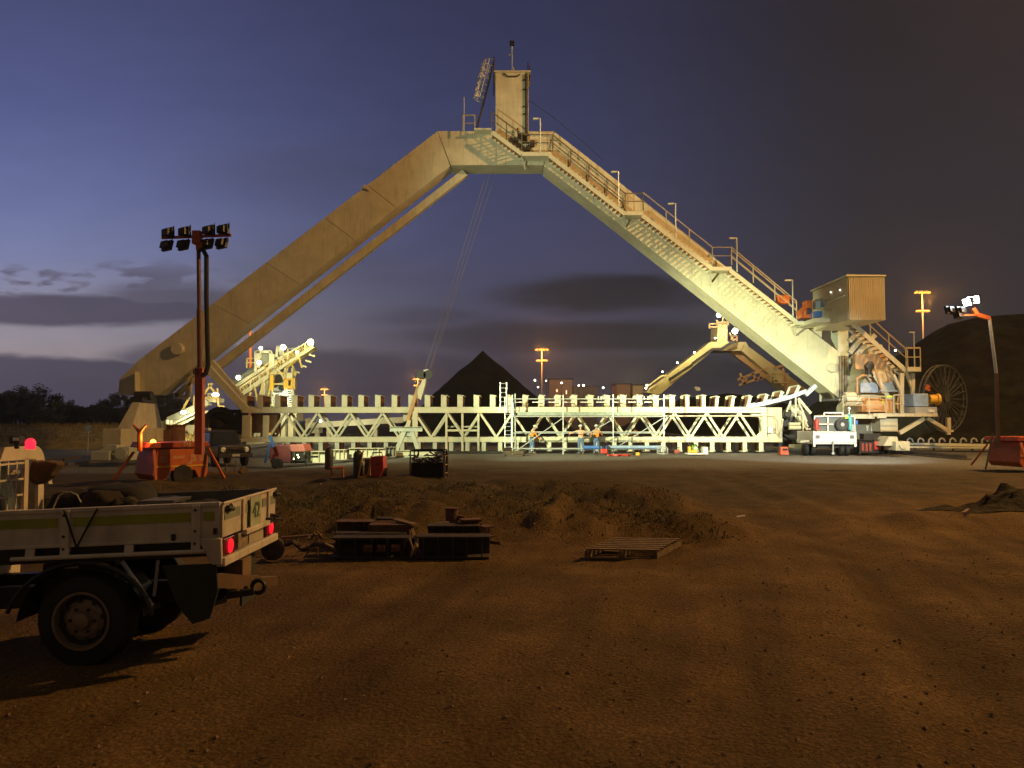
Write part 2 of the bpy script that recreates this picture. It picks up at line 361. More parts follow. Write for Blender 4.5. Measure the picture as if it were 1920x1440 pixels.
def make_ground():
    ys = [-14, -8, -4, -1.5]; y = 0.0
    while y < 5000: ys.append(y); y += max(.085, .0145 * max(y, 0)) if y < 60 else y * .12
    ys.append(5200)
    ts = np.linspace(-1, 1, 300); ts = np.sign(ts) * (np.abs(ts) * .8 + .2 * np.abs(ts) ** 3)
    X = []; Yv = []
    for y in ys:
        w = max(13.0, abs(y) * .95 + 3)
        if y > 60: w = y * 1.6
        X.append(ts * w); Yv.append(np.full(len(ts), y))
    X = np.concatenate(X); Yv = np.concatenate(Yv); Z = ground_z(X, Yv)
    n = len(ts); fs = []
    for j in range(len(ys) - 1):
        for i in range(n - 1): a = j * n + i; fs.append((a, a + 1, a + n + 1, a + n))
    me = bpy.data.meshes.new('ground'); me.from_pydata(list(zip(X.tolist(), Yv.tolist(), Z.tolist())), [], fs)
    me.polygons.foreach_set('use_smooth', [True] * len(fs)); me.update()
    o = bpy.data.objects.new('ground', me); col.objects.link(o); o['kind'] = 'structure'
    m = bpy.data.materials.new('dirt_and_gravel'); m.use_nodes = True; nt = m.node_tree; N = nt.nodes; L = nt.links; b = N['Principled BSDF']
    b.inputs['Roughness'].default_value = .95; b.inputs['Specular IOR Level'].default_value = .15
    geo = N.new('ShaderNodeNewGeometry'); sp = N.new('ShaderNodeSeparateXYZ'); L.new(geo.outputs['Position'], sp.inputs[0])
    def noise(s, d=6, r=.6, vec=None):
        n = N.new('ShaderNodeTexNoise'); n.inputs['Scale'].default_value = s; n.inputs['Detail'].default_value = d; n.inputs['Roughness'].default_value = r
        L.new(vec or geo.outputs['Position'], n.inputs[0]); return n.outputs[0]
    def ramp(f, st):
        n = N.new('ShaderNodeValToRGB'); cr = n.color_ramp
        while len(cr.elements) < len(st): cr.elements.new(.5)
        for e, (p, c) in zip(cr.elements, st): e.position = p; e.color = (*c, 1)
        L.new(f, n.inputs[0]); return n.outputs[0]
    def mix(f, a, bb, t='MIX'):
        n = N.new('ShaderNodeMix'); n.data_type = 'RGBA'; n.blend_type = t
        if isinstance(f, float): n.inputs[0].default_value = f
        else: L.new(f, n.inputs[0])
        L.new(a, n.inputs[6]); L.new(bb, n.inputs[7]); return n.outputs[2]
    def mth(op, a, c):
        n = N.new('ShaderNodeMath'); n.operation = op
        for i, v in enumerate((a, c)):
            if isinstance(v, float): n.inputs[i].default_value = v
            else: L.new(v, n.inputs[i])
        return n.outputs[0]
    dirt = ramp(noise(.55, 8, .62), [(.28, (.082, .050, .018)), (.5, (.153, .093, .034)), (.72, (.238, .150, .060))])
    st = ramp(noise(38, 4, .7), [(.3, (.42, .40, .38)), (.55, (1, 1, 1)), (.75, (1.75, 1.7, 1.65))])
    dirt = mix(1.0, dirt, st, 'MULTIPLY')
    # stretched scuffs of tyres
    mp = N.new('ShaderNodeMapping'); mp.inputs['Scale'].default_value = (2.4, .22, 1); mp.inputs['Rotation'].default_value = (0, 0, R(24)); L.new(geo.outputs['Position'], mp.inputs[0])
    tt = mth('MULTIPLY', mth('SUBTRACT', 25.0, sp.outputs[1]), 1 / 19)
    dd = mth('ADD', mth('ADD', sp.outputs[0], mth('MULTIPLY', tt, 4.0)), mth('MULTIPLY', mth('SINE', mth('MULTIPLY', tt, 2.2), 0.0), -1.1))
    cv = N.new('ShaderNodeCombineXYZ'); L.new(mth('MULTIPLY', dd, 1.15), cv.inputs[0]); L.new(mth('MULTIPLY', sp.outputs[1], .09), cv.inputs[1])
    sc = ramp(noise(1.0, 5, .55, cv.outputs[0]), [(.36, (.66, .65, .64)), (.52, (1, 1, 1)), (.66, (1.28, 1.27, 1.25))])
    dirt = mix(1.0, dirt, sc, 'MULTIPLY')
    # darker dirt towards the pad and on the spoil bank
    drk = ramp(noise(1.1, 7, .65), [(.3, (.042, .033, .018)), (.55, (.080, .062, .034)), (.75, (.13, .10, .054))])
    drk = mix(1.0, drk, st, 'MULTIPLY')
    ed2 = mth('ADD', mth('ADD', sp.outputs[1], mth('MULTIPLY', sp.outputs[0], -.42)), mth('MULTIPLY', mth('SUBTRACT', noise(.35, 5), .5), 9.0))
    m2 = N.new('ShaderNodeMapRange'); m2.interpolation_type = 'SMOOTHSTEP'; L.new(ed2, m2.inputs[0]); m2.inputs[1].default_value = 11.5; m2.inputs[2].default_value = 19; m2.inputs[4].default_value = .92
    dirt = mix(m2.outputs[0], dirt, drk)
    grav = ramp(noise(9, 6, .7), [(.3, (.075, .076, .074)), (.7, (.27, .275, .27))])
    edge = mth('ADD', sp.outputs[1], mth('MULTIPLY', mth('SUBTRACT', noise(.25, 4), .5), 7.0))
    mr = N.new('ShaderNodeMapRange'); mr.interpolation_type = 'SMOOTHSTEP'; L.new(edge, mr.inputs[0]); mr.inputs[1].default_value = 29; mr.inputs[2].default_value = 37
    c = mix(mr.outputs[0], dirt, grav)
    far = N.new('ShaderNodeMapRange'); L.new(edge, far.inputs[0]); far.inputs[1].default_value = 58; far.inputs[2].default_value = 75
    blk = ramp(noise(1, 3), [(.3, (.03, .026, .02)), (.7, (.055, .045, .03))])
    c = mix(far.outputs[0], c, blk)
    L.new(c, b.inputs['Base Color'])
    vo = N.new('ShaderNodeTexVoronoi'); vo.inputs['Scale'].default_value = 26; L.new(geo.outputs['Position'], vo.inputs[0])
    hgt = mth('ADD', mth('MULTIPLY', noise(11, 9, .78), 1.2), mth('MULTIPLY', vo.outputs[0], -.55))
    hgt = mth('ADD', hgt, mth('MULTIPLY', noise(75, 3, .6), .4))
    bp = N.new('ShaderNodeBump'); bp.inputs['Strength'].default_value = .85; bp.inputs['Distance'].default_value = .06
    L.new(hgt, bp.inputs['Height']); L.new(bp.outputs[0], b.inputs['Normal'])
    me.materials.append(m)
make_ground()

def pebbles():
    rng = random.Random(5); mb = MB(); k = 0
    while k < 17000:
        Y = 3 + 23 * rng.random() ** 1.3; x = (rng.random() * 2 - 1) * (Y * .75 + 1.5)
        bank = 12.5 < Y < 22 and x < 4
        if not bank and rng.random() < .3: continue
        r = (.006 + .018 * rng.random() ** 6) * (1.7 if bank else 1.0); z = gz(x, Y) + r * .25
        a = rng.random() * 6.28; q = Matrix.Rotation(a, 3, 'Z'); vs = []
        for p in ((1, 0, 0), (-.3, .9, .1), (-.6, -.8, 0), (.1, .1, .75), (.2, 0, -.7)):
            w = q @ Vector(p); vs.append((x + w.x * r * (.7 + .6 * rng.random()), Y + w.y * r * (.7 + .6 * rng.random()), z + w.z * r * (.6 + .6 * rng.random())))
        mb.add(vs, [(0, 1, 3), (1, 2, 3), (2, 0, 3), (1, 0, 4), (2, 1, 4), (0, 2, 4)]); k += 1
    m = mat('pebble', (.22, .14, .085), .95, var=.6, scale=4, bump=.3)
    o = mb.build('gravel', m, origin=(0, 0, 0)); o['kind'] = 'stuff'; o['label'] = 'loose brown stones scattered over the dirt yard'; o['category'] = 'gravel'
pebbles()
# ------------------------------------------------------------------ lamps of the place
def sodium_mast(loc, h, label, heads=2, power=0, wide=1.6, pole=.22, drop=.1, group='sodium light masts'):
    t = thing('light_mast', label, 'light mast', loc, group); x, y, z = loc
    MB().tube((x, y, z), (x, y, z + h), pole, 10, pole * .55).build('pole', SODPOLE, t, True)
    for k in range(heads):
        zz = z + h - k * h * drop
        hb = MB(); hb.bar((x - wide, y, zz), (x + wide, y, zz), .14, .14)
        hb.build('crossarm', SODPOLE, t)
        for s in (-1, -.33, .33, 1):
            lb = MB(); lb.lathe((x + s * wide, y - .15, zz - .12), (0, -.25, -1), [(0, .12 * wide), (.15 * wide, .30 * wide), (.2 * wide, .30 * wide)], 10); lb.build('lamp', SODIUM, t)
        if power: light('mast_light', 'POINT', (x, y - 1.2, zz - .6), power, (1, .50, .13), t, radius=.5)
    return t
SODPOLE = mat('mast_steel', (.45, .40, .34), .6, var=.1)
# the yard mast just outside the right edge of the frame lights the dirt, the utility truck and the stairs
sodium_mast((35, 27, 0), 31, 'tall steel light mast at the right edge of the yard', 1, 0, wide=1.4)
light('yard_mast_light', 'POINT', (35, 26.2, 30.2), 76000, (1, .53, .16), None, radius=.7)

# ------------------------------------------------------------------ the portal reclaimer
YF, DP = 50.0, 2.1
def PX(pts, Y): return [U(a, b, Y) for a, b in pts]
port = thing('portal_reclaimer', 'huge cream steel portal arch with stairs down its right leg and a tower on top', 'reclaimer', (0, 51, 0))
def leg(name, pts, ribs, dp=DP):
    mb = MB(); P = PX(pts, YF); mb.prism(P, (0, dp, 0))
    for (a, b) in ribs: mb.bar(U(*a, YF - .008), U(*b, YF - .008), .03, .02)
    return mb.build(name, CREAM, port, bevel=.03)
leg('left_leg', [(224, 711), (221, 740), (298, 740), (844, 311), (820, 246), (258, 677)], [((500, 492), (560, 531)), ((690, 347), (742, 388)), ((690, 346), (676, 357)), ((400, 570), (470, 606)), ((610, 408), (665, 449))], 1.45)
leg('crown_beam', [(820.6, 245.5), (845, 309.6), (1019, 309.6), (1039, 246)], [((930, 246), (930, 309))], 1.8)
leg('right_leg', [(1039.8, 247), (1019.6, 311), (1120, 388), (1338, 560), (1579, 751), (1579, 664), (1352, 493), (1120, 309)], [((1190, 365), (1150, 410)), ((1330, 476), (1295, 524)), ((1430, 553), (1388, 598))])
mb = MB(); mb.bar(U(257, 697, 49.7), U(257, 738, 49.7), .06, .6, (0, 1, 0)); mb.build('stiffener_rib', CREAM, port)
mb = MB(); mb.prism(PX([(684, 345), (692, 357), (678, 352)], 49.9), (0, .12, 0)); mb.build('lifting_lug', CREAM, port)
for (px, py, r) in ((335, 655, .40), (1557, 690, .30)):
    c = U(px, py, YF); MB().lathe(c + Vector((0, .1, 0)), (0, -1, 0), [(0, r), (.42, r), (.46, r * .9)], 24).build('pivot_boss', CREAM, port, True)
mb = MB(); mb.bar(U(400, 695, 51), U(872, 325, 51), .5, .5); mb.build('tie_strut', CREAM, port, bevel=.02)
mb = MB()
for (a, b) in (((360, 690), (352, 745)), ((352, 745), (330, 742)), ((388, 690), (330, 742))): mb.bar(U(*a, 51.2), U(*b, 51.2), .3, .3)
mb.build('hinge_bracket', CREAM, port)
# left end: pedestal on its end carriage, seen from the right
xl, xr = U(221, 800, 47).x, U(250, 800, 47).x
a = U(224, 803, 46.5); b = U(250, 803, 46.5)
mb = MB(); zc = a.z; zt = U(240, 755, 48).z
mb.prism([(a.x, 46.5, zc), (b.x, 46.5, zc), (b.x, 50.2, zc), (a.x, 50.2, zc)], (0, 0, .01))
mb.add([(a.x - .02, 46.3, zc), (b.x, 46.3, zc), (b.x, 50.4, zc), (a.x, 50.4, zc), (a.x + .35, 47.3, zt), (b.x - .05, 47.3, zt), (b.x - .05, 49.6, zt), (a.x + .35, 49.6, zt)],
       [(0, 1, 5, 4), (1, 2, 6, 5), (2, 3, 7, 6), (3, 0, 4, 7), (4, 5, 6, 7)])
mb.build('pedestal', CREAM, port)
mb = MB(); mb.box(((a.x + b.x) / 2 + .1, 48.4, zt + .18), (.75, 2.0, .34)); mb.tube((a.x, 48.4, zt + .45), (b.x + .2, 48.4, zt + .45), .28, 12); mb.build('knuckle', DARK, port)
lx0, lx1 = U(192, 820, 43).x, U(227, 820, 43).x
z0, z1 = U(210, 838, 43).z, U(210, 804, 43).z
mb = MB(); mb.span((lx0, 43, z0), (lx1, 50.6, z1)); mb.build('end_carriage', CREAM, port, bevel=.03)
mb = MB()
mb.lathe(((lx1 + .5), 48.9, z0), (0, 0, 1), [(0, .55), (1.1, .55), (1.15, .62), (1.22, .62)], 18); mb.span((lx1, 48.2, z0), (lx1 + .4, 50, z1 - .1)); mb.build('drive_tank', RUSTY, port, True)
for yy in (44.3, 46.2, 48.0, 49.8): MB().lathe(((lx0 + lx1) / 2 - .25, yy, -.30 + .55), (1, 0, 0), [(0, .5), (.1, .55), (.12, .45), (.5, .45)], 18).build('rail_wheel', DARK, port, True)
mb = MB()
p0, p1 = U(176, 868, 39.5), U(240, 838, 39.5)
mb.span((p0.x + .9, 39.6, p0.z + .12), (p1.x, 42.9, p1.z)); mb.span((p0.x, 39.2, p0.z + .15), (p0.x + .95, 40.4, p0.z + .6))
mb.prism([(p0.x + .3, 39.4, p0.z + .6), (p0.x + 1.2, 39.4, p0.z + .6), (p0.x + 1.2, 39.4, p1.z + .1), (p0.x + .7, 39.4, p1.z + .1)], (0, .9, 0))
mb.lathe((p1.x - .25, 39.6, p0.z + .5), (0, -1, 0), [(0, .2), (.3, .2), (.3, .32), (.36, .32)], 14)
mb.build('rail_clamp', PALEG, port, bevel=.02)

ROPEM = mat('grey_rope', (.22, .22, .21), .6, var=.1)
# ---- tower on the crown
mb = MB(); A = U(929, 135, YF - .02); B = U(991, 247, YF - .02); mb.span((A.x, YF - .02, B.z), (B.x, YF + DP, A.z)); mb.build('tower', CREAM, port, bevel=.02)
mb = MB(); mb.bar(U(960, 133, 51), U(960, 134.5, 50.9), .1, .1)
mb.spu(926, 134.5, 995, 132, 49.9, 52.2); mb.build('tower_roof', CREAM, port)
mb = MB()
mb.tube(U(987, 138, 49.9), U(987, 250, 49.9), .09, 8)
for y in (150, 168, 200, 214): mb.bar(U(980, y, 49.92), U(990, y, 49.92), .1, .06)
mb.path([U(944, 137, 49.9), U(952, 143, 49.9), U(970, 143, 49.9), U(975, 139, 49.9)], .04); mb.build('drain_pipe', DARK, port)
mb = MB(); mb.tube(U(960, 134, 51), U(960, 80, 51), .032, 8); mb.bar(U(954, 103, 51), U(961, 103, 51), .06, .06); mb.bar(U(961, 126, 51), U(966, 135, 51), .1, .1); mb.build('mast_pole', GALV, port)
mb = MB(); mb.box(U(960, 79, 51), (.32, .22, .12)); mb.box(U(960, 84, 51), (.30, .2, .10)); mb.build('mast_lamp', DARK, port)
for (x0, y0, y1) in ((926, 180, 105), (993, 150, 122), (990, 135, 115)):
    MB().tube(U(x0, y0, 50.5), U(x0, y1, 50.5), .035, 6).build('antenna', DARK, port)
# caged ladder leaning on the tower
mb = MB(); p, q = U(893, 245, 50.2), U(927, 112, 50.6); d = (q - p); s = Vector((.0, .5, 0))
for k in (-1, 1): mb.tube(p + s * k * .5, q + s * k * .5, .04, 6)
for i in range(26): c = p + d * (i / 25); mb.tube(c - s * .5, c + s * .5, .02, 5)
mb.build('ladder', DARK, port)
mb = MB(); lat = Vector((-1, 0, .25)).normalized()
for i in range(7):
    c = p + d * (.42 + .09 * i); ringp = []
    for k in range(9): t = math.pi * k / 8; ringp.append(c + lat * (.72 * math.sin(t)) + Vector((0, .45 * math.cos(t), 0)))
    mb.path(ringp, .03, 5)
for k in range(1, 8):
    t = math.pi * k / 8; o_ = lat * (.72 * math.sin(t)) + Vector((0, .45 * math.cos(t), 0)); mb.tube(p + d * .42 + o_, p + d * .96 + o_, .025, 5)
mb.build('ladder_cage', GALV, port)
mb = MB(); mb.spu(889, 243, 922, 240, 49.2, 51.5); mb.build('platform', CREAM2, port)
RAILG = mat('rail_tan', (.46, .38, .24), .55, var=.2, scale=4)
def rail(pts, Y, h=1.05, post=None, name='handrail', m=None, r=.036):
    """pts: the walking line in photo pixels at depth Y"""
    P = [U(a, b, Y) for a, b in pts]; up = Vector((0, 0, h)); mb = MB()
    mb.path([p + up for p in P], r, 6); mb.path([p + up * .52 for p in P], r * .8, 6)
    step = post or 1.5
    for i in range(len(P) - 1):
        n = max(1, round((P[i + 1] - P[i]).length / step))
        for k in range(n + (i == len(P) - 2)): c = P[i].lerp(P[i + 1], k / n); mb.tube(c, c + up, r, 6)
    return mb.build(name, m or RAILG, port)
rail([(868, 247), (890, 247)], 49.4, 1.1); rail([(868, 247), (890, 247)], 51.4, 1.1)
MB().tube(U(870, 246, 49.4), U(870, 182, 49.4), .03, 6).build('antenna', GALV, port)

# ---- staircase along the right leg
SY0, SY1 = 48.9, 49.9
def flight(a, b, name='stair_flight', y0=SY0, y1=SY1, m=CREAM2, n=None):
    P, Q = U(*a, y0), U(*b, y0); mb = MB(); dy = Vector((0, y1 - y0, 0)); dn = Vector((0, 0, -.16))
    for o in (Vector((0, 0, 0)), dy): mb.bar(P + dn + o, Q + dn + o, .05, .26)
    L = (Q - P).length; n = n or int(L / .30)
    mb.cur = 1
    for i in range(n): c = P.lerp(Q, (i + .5) / n) + dy * .5; mb.box(c + Vector((0, 0, -.16)), (.23, y1 - y0 - .06, .035))
    return mb.build(name, [m, TREAD], port)
TREAD = mat('stair_tread', (.40, .22, .10), .7, var=.3, scale=5)
def landing(a, b, name='landing', y0=SY0, y1=SY1):
    P, Q = U(*a, y0), U(*b, y0); mb = MB(); mb.span((P.x, y0, P.z - .25), (Q.x, y1, P.z)); 
    mb.bar((P.x, y0 + .1, P.z - .25), (P.x + .25, y1, P.z - .8), .08, .08); return mb.build(name, CREAM2, port)
flight((922, 243), (978, 284)); landing((978, 285), (1034, 285)); flight((1030, 287), (1172, 397)); landing((1170, 396), (1206, 396))
flight((1204, 399), (1336, 500)); landing((1333, 500), (1372, 500)); flight((1369, 502), (1497, 602)); landing((1494, 602), (1526, 602))
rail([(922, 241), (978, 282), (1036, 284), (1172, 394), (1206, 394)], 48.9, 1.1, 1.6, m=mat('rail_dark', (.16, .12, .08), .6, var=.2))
rail([(978, 282), (1036, 284), (1172, 394)], 49.9, 1.1, 1.6, m=TAN)
rail([(1206, 394), (1336, 497), (1372, 497), (1494, 598)], 48.9, 1.15, 1.7)
rail([(1372, 497), (1494, 598)], 49.9, 1.0, 1.7)
for (px, py, h) in ((1013, 285, 2.2), (1160, 385, 2.2), (1267, 445, 2.2), (1382, 510, 2.2), (1487, 595, 2.4)):
    p = U(px, py, 48.85); mb = MB(); mb.tube(p, p + Vector((0, 0, h)), .045, 8); t = p + Vector((0, 0, h)); mb.bar(t, t + Vector((-.28, 0, .02)), .05, .05); mb.cur = 1
    mb.box(t + Vector((-.30, 0, -.02)), (.34, .16, .09)); mb.build('lamp_post', [GALV, CREAM2], port)
# fittings at the landings (junction boxes, valve cluster)
mb = MB()
for (x, y, s) in ((984, 262, .35), (975, 256, .25), (998, 270, .3), (990, 278, .25), (966, 262, .2)): mb.box(U(x, y, 49.7), (s, .3, s * 1.3))
mb.path([U(970, 240, 49.8), U(972, 262, 49.6), U(990, 268, 49.6), U(1004, 266, 49.7)], .05); mb.build('junction_box', DARK, port, bevel=.02)
mb = MB(); mb.path([U(995, 190, 51), U(1040, 222, 51), U(1100, 272, 51), U(1130, 300, 51)], .018, 5); mb.build('stay_cable', DARK, port)
# hoisting ropes down to the boom
mb = MB()
for (a, b, ya, yb) in (((912, 326), (797, 694), 51, 49), ((919, 326), (806, 692), 51, 49), ((929, 326), (809, 690), 51.6, 49.3)): MB().tube(U(*a, ya), U(*b, yb), .014, 5).build('hoist_rope', ROPEM, port)

# ---- right end: column, machine house, decks, stairs, reel
mb = MB(); a = U(1570, 612, 50); b = U(1591, 665, 50)
mb.prism([(a.x, 49.95, U(0, 751, 50).z), (b.x, 49.95, U(0, 751, 50).z), (b.x, 49.95, a.z), (a.x, 49.95, a.z + .0)], (0, 3.2, 0)); mb.build('column', PALEG, port, bevel=.02)
mb = MB(); mb.spu(1573, 667, 1590, 742, 49.85, 49.93)
for x in (1576, 1581, 1586): mb.tube(U(x, 668, 49.8), U(x, 748, 49.8), .07, 8)
mb.path([U(1576, 740, 49.7), U(1580, 750, 49.5), U(1590, 748, 49.5)], .05); mb.build('cable_duct', mat('brown_duct', (.20, .15, .10), .6, var=.3, scale=3), port)
mb = MB(); h0 = U(1590, 519, 44); h1 = U(1660, 600, 44)
mb.span((h0.x, 44, h1.z), (h1.x, 49.2, h0.z))
house = mb.build('machine_house', None or mat('cladding_tan', (.64, .58, .42), .5, var=.12, scale=.8, streak=.15), port)
mb = MB()
for i in range(20): x = h0.x + (i + .5) * (h1.x - h0.x) / 20; mb.box((x, 43.975, (h0.z + h1.z) / 2), (.045, .05, h0.z - h1.z - .06))
for i in range(46): y = 44.05 + i * 5.1 / 46; mb.box((h0.x - .022, y, (h0.z + h1.z) / 2), (.044, .05, h0.z - h1.z - .06))
mb.build('cladding_ribs', house.data.materials[0], port)
mb = MB(); mb.prism([(h0.x - .12, 43.9, h0.z + .02), (h1.x + .06, 43.9, h0.z + .02), (h1.x + .06, 43.9, h0.z + .09), (h0.x - .12, 43.9, h0.z + .12)], (0, 5.4, 0)); mb.build('house_roof', CREAM2, port)
for (px, py, Y) in ((1546, 548, 46.2), (1568, 544, 44.9)):
    p = Vector((h0.x - .1, Y, U(px, py, Y).z)); MB().ball(p, .03, 6).build('bulkhead_lamp', WHITELAMP, port)
mb = MB(); mb.bar((h0.x - .04, 44.3, h1.z + 1.5), (h0.x - .04, 49, h1.z + 1.35), .05, .06); mb.build('conduit', GALV, port)
# top deck with the blue motor
mb = MB(); mb.spu(1528, 604, 1601, 596, 46.5, 49.4); mb.bar(U(1490, 607, 48.6), U(1555, 604, 48.6), .4, .2); mb.build('top_deck', CREAM2, port)
mb = MB(); mb.prism(PX([(1505, 612), (1541, 612), (1541, 640)], 50.2), (0, 1.6, 0)); mb.build('gusset_plate', CREAM, port)
rail([(1524, 598), (1600, 598)], 46.5, 1.15, .8); rail([(1524, 598), (1600, 598)], 49.2, 1.15, .8)
mb = MB(); mb.box(U(1543, 569, 48), (.62, .9, .55)); mb.tube(U(1536, 569, 47.4), U(1550, 569, 47.4), .24, 14); mb.box(U(1563, 580, 48), (.34, .7, 1.0)); mb.build('hoist_motor', LBLUE, port, bevel=.04)
mb = MB(); mb.prism(PX([(1528, 594), (1551, 594), (1551, 583), (1529, 583)], 47.6), (0, .8, 0)); mb.build('motor_base', BLUE, port, bevel=.02)
mb = MB(); mb.box(U(1513, 572, 48.6), (.3, .8, .5)); mb.bar(U(1495, 590, 48.6), U(1517, 570, 48.6), .25, .3); mb.bar(U(1498, 594, 48.6), U(1518, 594, 48.6), .6, .25); mb.tube(U(1508, 596, 48.6), U(1511, 575, 48.6), .12, 8); mb.box(U(1468, 562, 49.6), (.75, .4, .55)); mb.build('brake_unit', ORANGE, port, bevel=.03)
# lower stair from the top deck to the lower landing
flight((1597, 600), (1702, 693), y0=46.0, y1=47.0)
rail([(1597, 598), (1702, 691)], 46.0, 1.1, 1.4); rail([(1597, 598), (1702, 691)], 47.0, 1.1, 1.4)
landing((1700, 689), (1727, 689), y0=45.9, y1=47.4)
mb = MB(); mb.spu(1702, 696, 1727, 688, 45.82, 45.87); mb.build('toe_board', CREAM2, port)
rail([(1699, 688), (1726, 688)], 45.9, 1.15, .8)
rail([(1699, 688), (1726, 688)], 47.3, 1.15, .8)
mb = MB(); p = U(1715, 688, 46.4); mb.tube(p, p + Vector((0, 0, 2.1)), .04, 6); mb.box(p + Vector((-.12, 0, 2.1)), (.3, .14, .08)); mb.build('lamp_post', GALV, port)
p = U(1679, 657, 46.3); MB().box(p, (.10, .08, .07)).build('stair_lamp', WHITELAMP, port)
# tapered tower behind the stairs
def frustum(px, pyb, pyt, Y, wb, db, wt, dt, name, m):
    b, t = U(px, pyb, Y), U(px, pyt, Y); mb = MB(); vs = []
    for c, w, d in ((b, wb, db), (t, wt, dt)):
        for sx, sy in ((-1, -1), (1, -1), (1, 1), (-1, 1)): vs.append((c.x + sx * w / 2, Y + sy * d / 2, c.z))
    mb.add(vs, [(3, 2, 1, 0), (4, 5, 6, 7), (0, 1, 5, 4), (1, 2, 6, 5), (2, 3, 7, 6), (3, 0, 4, 7)]); return mb.build(name, m, port)
frustum(1632, 776, 648, 49.0, 3.2, 3.4, .8, 1.4, 'support_tower', CREAM)
mb = MB()
for x in (1612, 1628, 1646, 1660): mb.bar(U(x, 660, 47.0), U(x, 693, 46.9), .05, .05)
mb.spu(1604, 692, 1662, 664, 46.9, 47.2); mb.build('hopper_panel', TAN, port)
mb = MB()
for (a, b) in (((1592, 662), (1622, 625)), ((1592, 680), (1640, 628)), ((1592, 640), (1610, 622))): mb.bar(U(*a, 48), U(*b, 48), .28, .28)
mb.build('knee_brace', PALEG, port)
mb = MB(); mb.lathe(U(1629, 686, 46.6), (0, -1, .1), [(0, .16), (.1, .26), (.2, .26), (.25, .14)], 14); mb.tube(U(1629, 690, 46.5), U(1629, 702, 46.5), .14, 10); mb.build('hook_block', DARK, port, True)
flight((1640, 698), (1672, 750), 'short_stair', 46.6, 47.4, CREAM2, 8)
mb = MB(); mb.tube(U(1638, 680, 46.5), U(1655, 738, 46.5), .06, 6); mb.tube(U(1660, 695, 46.5), U(1668, 715, 46.5), .05, 6); mb.path([U(1607, 738, 46.6), U(1607, 710, 46.6), U(1616, 704, 46.6), U(1628, 704, 46.6)], .07, 8); mb.build('pipework', TAN, port)
mb = MB(); mb.prism(PX([(1650, 722), (1676, 714), (1680, 735), (1652, 738)], 46.8), (0, .5, 0)); mb.bar(U(1650, 733, 46.5), U(1682, 733, 46.5), .3, .1); mb.build('chute', GALV, port)
mb = MB(); mb.bar(U(1651, 743.5, 45.4), U(1673, 743.5, 45.4), .03, .10); mb.bar(U(1655, 749, 45.4), U(1655, 758, 45.4), .07, .03); mb.build('warning_tape', HIVIS, port)
# lower deck and what stands on it
mb = MB(); mb.spu(1580, 785, 1640, 777, 45.0, 48.8); mb.spu(1638, 781, 1758, 775, 44.9, 48.8); mb.spu(1645, 784, 1662, 776, 44.85, 44.95); mb.build('lower_deck', CREAM, port)
rail([(1581, 778), (1630, 778)], 44.9, 1.1, 1.1); rail([(1630, 778), (1662, 778)], 45.3, 1.1, 1.0); rail([(1676, 776), (1692, 776)], 44.9, 1.1, .5)
mb = MB(); mb.spu(1636, 772, 1678, 748, 46.4, 47); mb.spu(1617, 772, 1650, 746, 46.2, 46.8); mb.build('panel_cabinet', TAN, port)
mb = MB(); mb.lathe(U(1580, 748, 46.6), (1, 0, 0), [(0, .1), (.1, .42), (.7, .42), (.8, .3)], 16); mb.tube(U(1598, 750, 46.6), U(1619, 750, 46.6), .2, 10); mb.tube(U(1604, 745, 46.5), U(1604, 757, 46.5), .2, 10); mb.tube(U(1614, 745, 46.5), U(1614, 757, 46.5), .22, 10); mb.build('gearbox', CREAM2, port, True)
mb = MB(); mb.spu(1614, 736, 1646, 718, 46.9, 47.0); mb.build('sign_board', mat('faded_blue_board', (.38, .45, .56), .5, var=.25, scale=5), port)
mb = MB(); mb.bar(U(1690, 775, 46), U(1690, 700, 46), .22, .22); mb.bar(U(1711, 745, 46.3), U(1711, 700, 46.3), .2, .2); mb.bar(U(1675, 702, 46), U(1690, 735, 46), .15, .15); mb.bar(U(1700, 700, 46.3), U(1711, 730, 46.3), .15, .15); mb.build('landing_post', CREAM, port)
mb = MB(); mb.spu(1713, 762, 1741, 738, 45.3, 46.4); mb.build('reel_motor', LBLUE, port, bevel=.05)
mb = MB(); mb.tube(U(1741, 749, 45.9), U(1758, 749, 45.9), .29, 16); mb.tube(U(1755, 749, 45.9), U(1760, 749, 45.9), .35, 16); mb.build('reel_gearbox', YELLOW, port, True)
mb = MB(); mb.tube(U(1739, 733, 46), U(1739, 721, 46), .16, 10); mb.box(U(1736, 728, 45.8), (.2, .2, .15)); mb.build('beacon_housing', ORANGE, port)
mb = MB(); mb.spu(1716, 776, 1757, 763, 45, 46.8); mb.build('reel_base', GALV, port)
mb = MB(); mb.spu(1741, 773, 1752, 768, 44.93, 44.99); mb.build('name_plate', WHITE, port)
mb = MB(); mb.bar(U(1686, 812, 45.2), U(1732, 785, 45.2), .22, .22); mb.bar(U(1738, 784, 45.2), U(1778, 808, 45.2), .2, .2); mb.bar(U(1778, 815, 45.2), U(1778, 783, 45.2), .2, .2); mb.bar(U(1772, 808, 45.2), U(1786, 808, 45.2), .2, .14); mb.build('deck_brace', CREAM, port)
mb = MB(); mb.spu(1651, 809, 1683, 785, 45.1, 48); mb.bar(U(1650, 797, 45.05), U(1684, 797, 45.05), .04, .04); mb.bar(U(1651, 806, 45.0), U(1683, 806, 45.0), .06, .06); mb.build('end_carriage', CREAM, port)
mb = MB(); q0, q1 = U(1663, 845, 43), U(1706, 826, 43)
mb.span((q0.x + .5, 43, q0.z), (q1.x, 44.6, q1.z - .05)); mb.prism([(q0.x, 43.4, q0.z + .25), (q0.x + .9, 43.4, q0.z + .25), (q0.x + .8, 43.4, U(0, 819, 43).z), (q0.x + .35, 43.4, U(0, 819, 43).z)], (0, 1.6, 0))
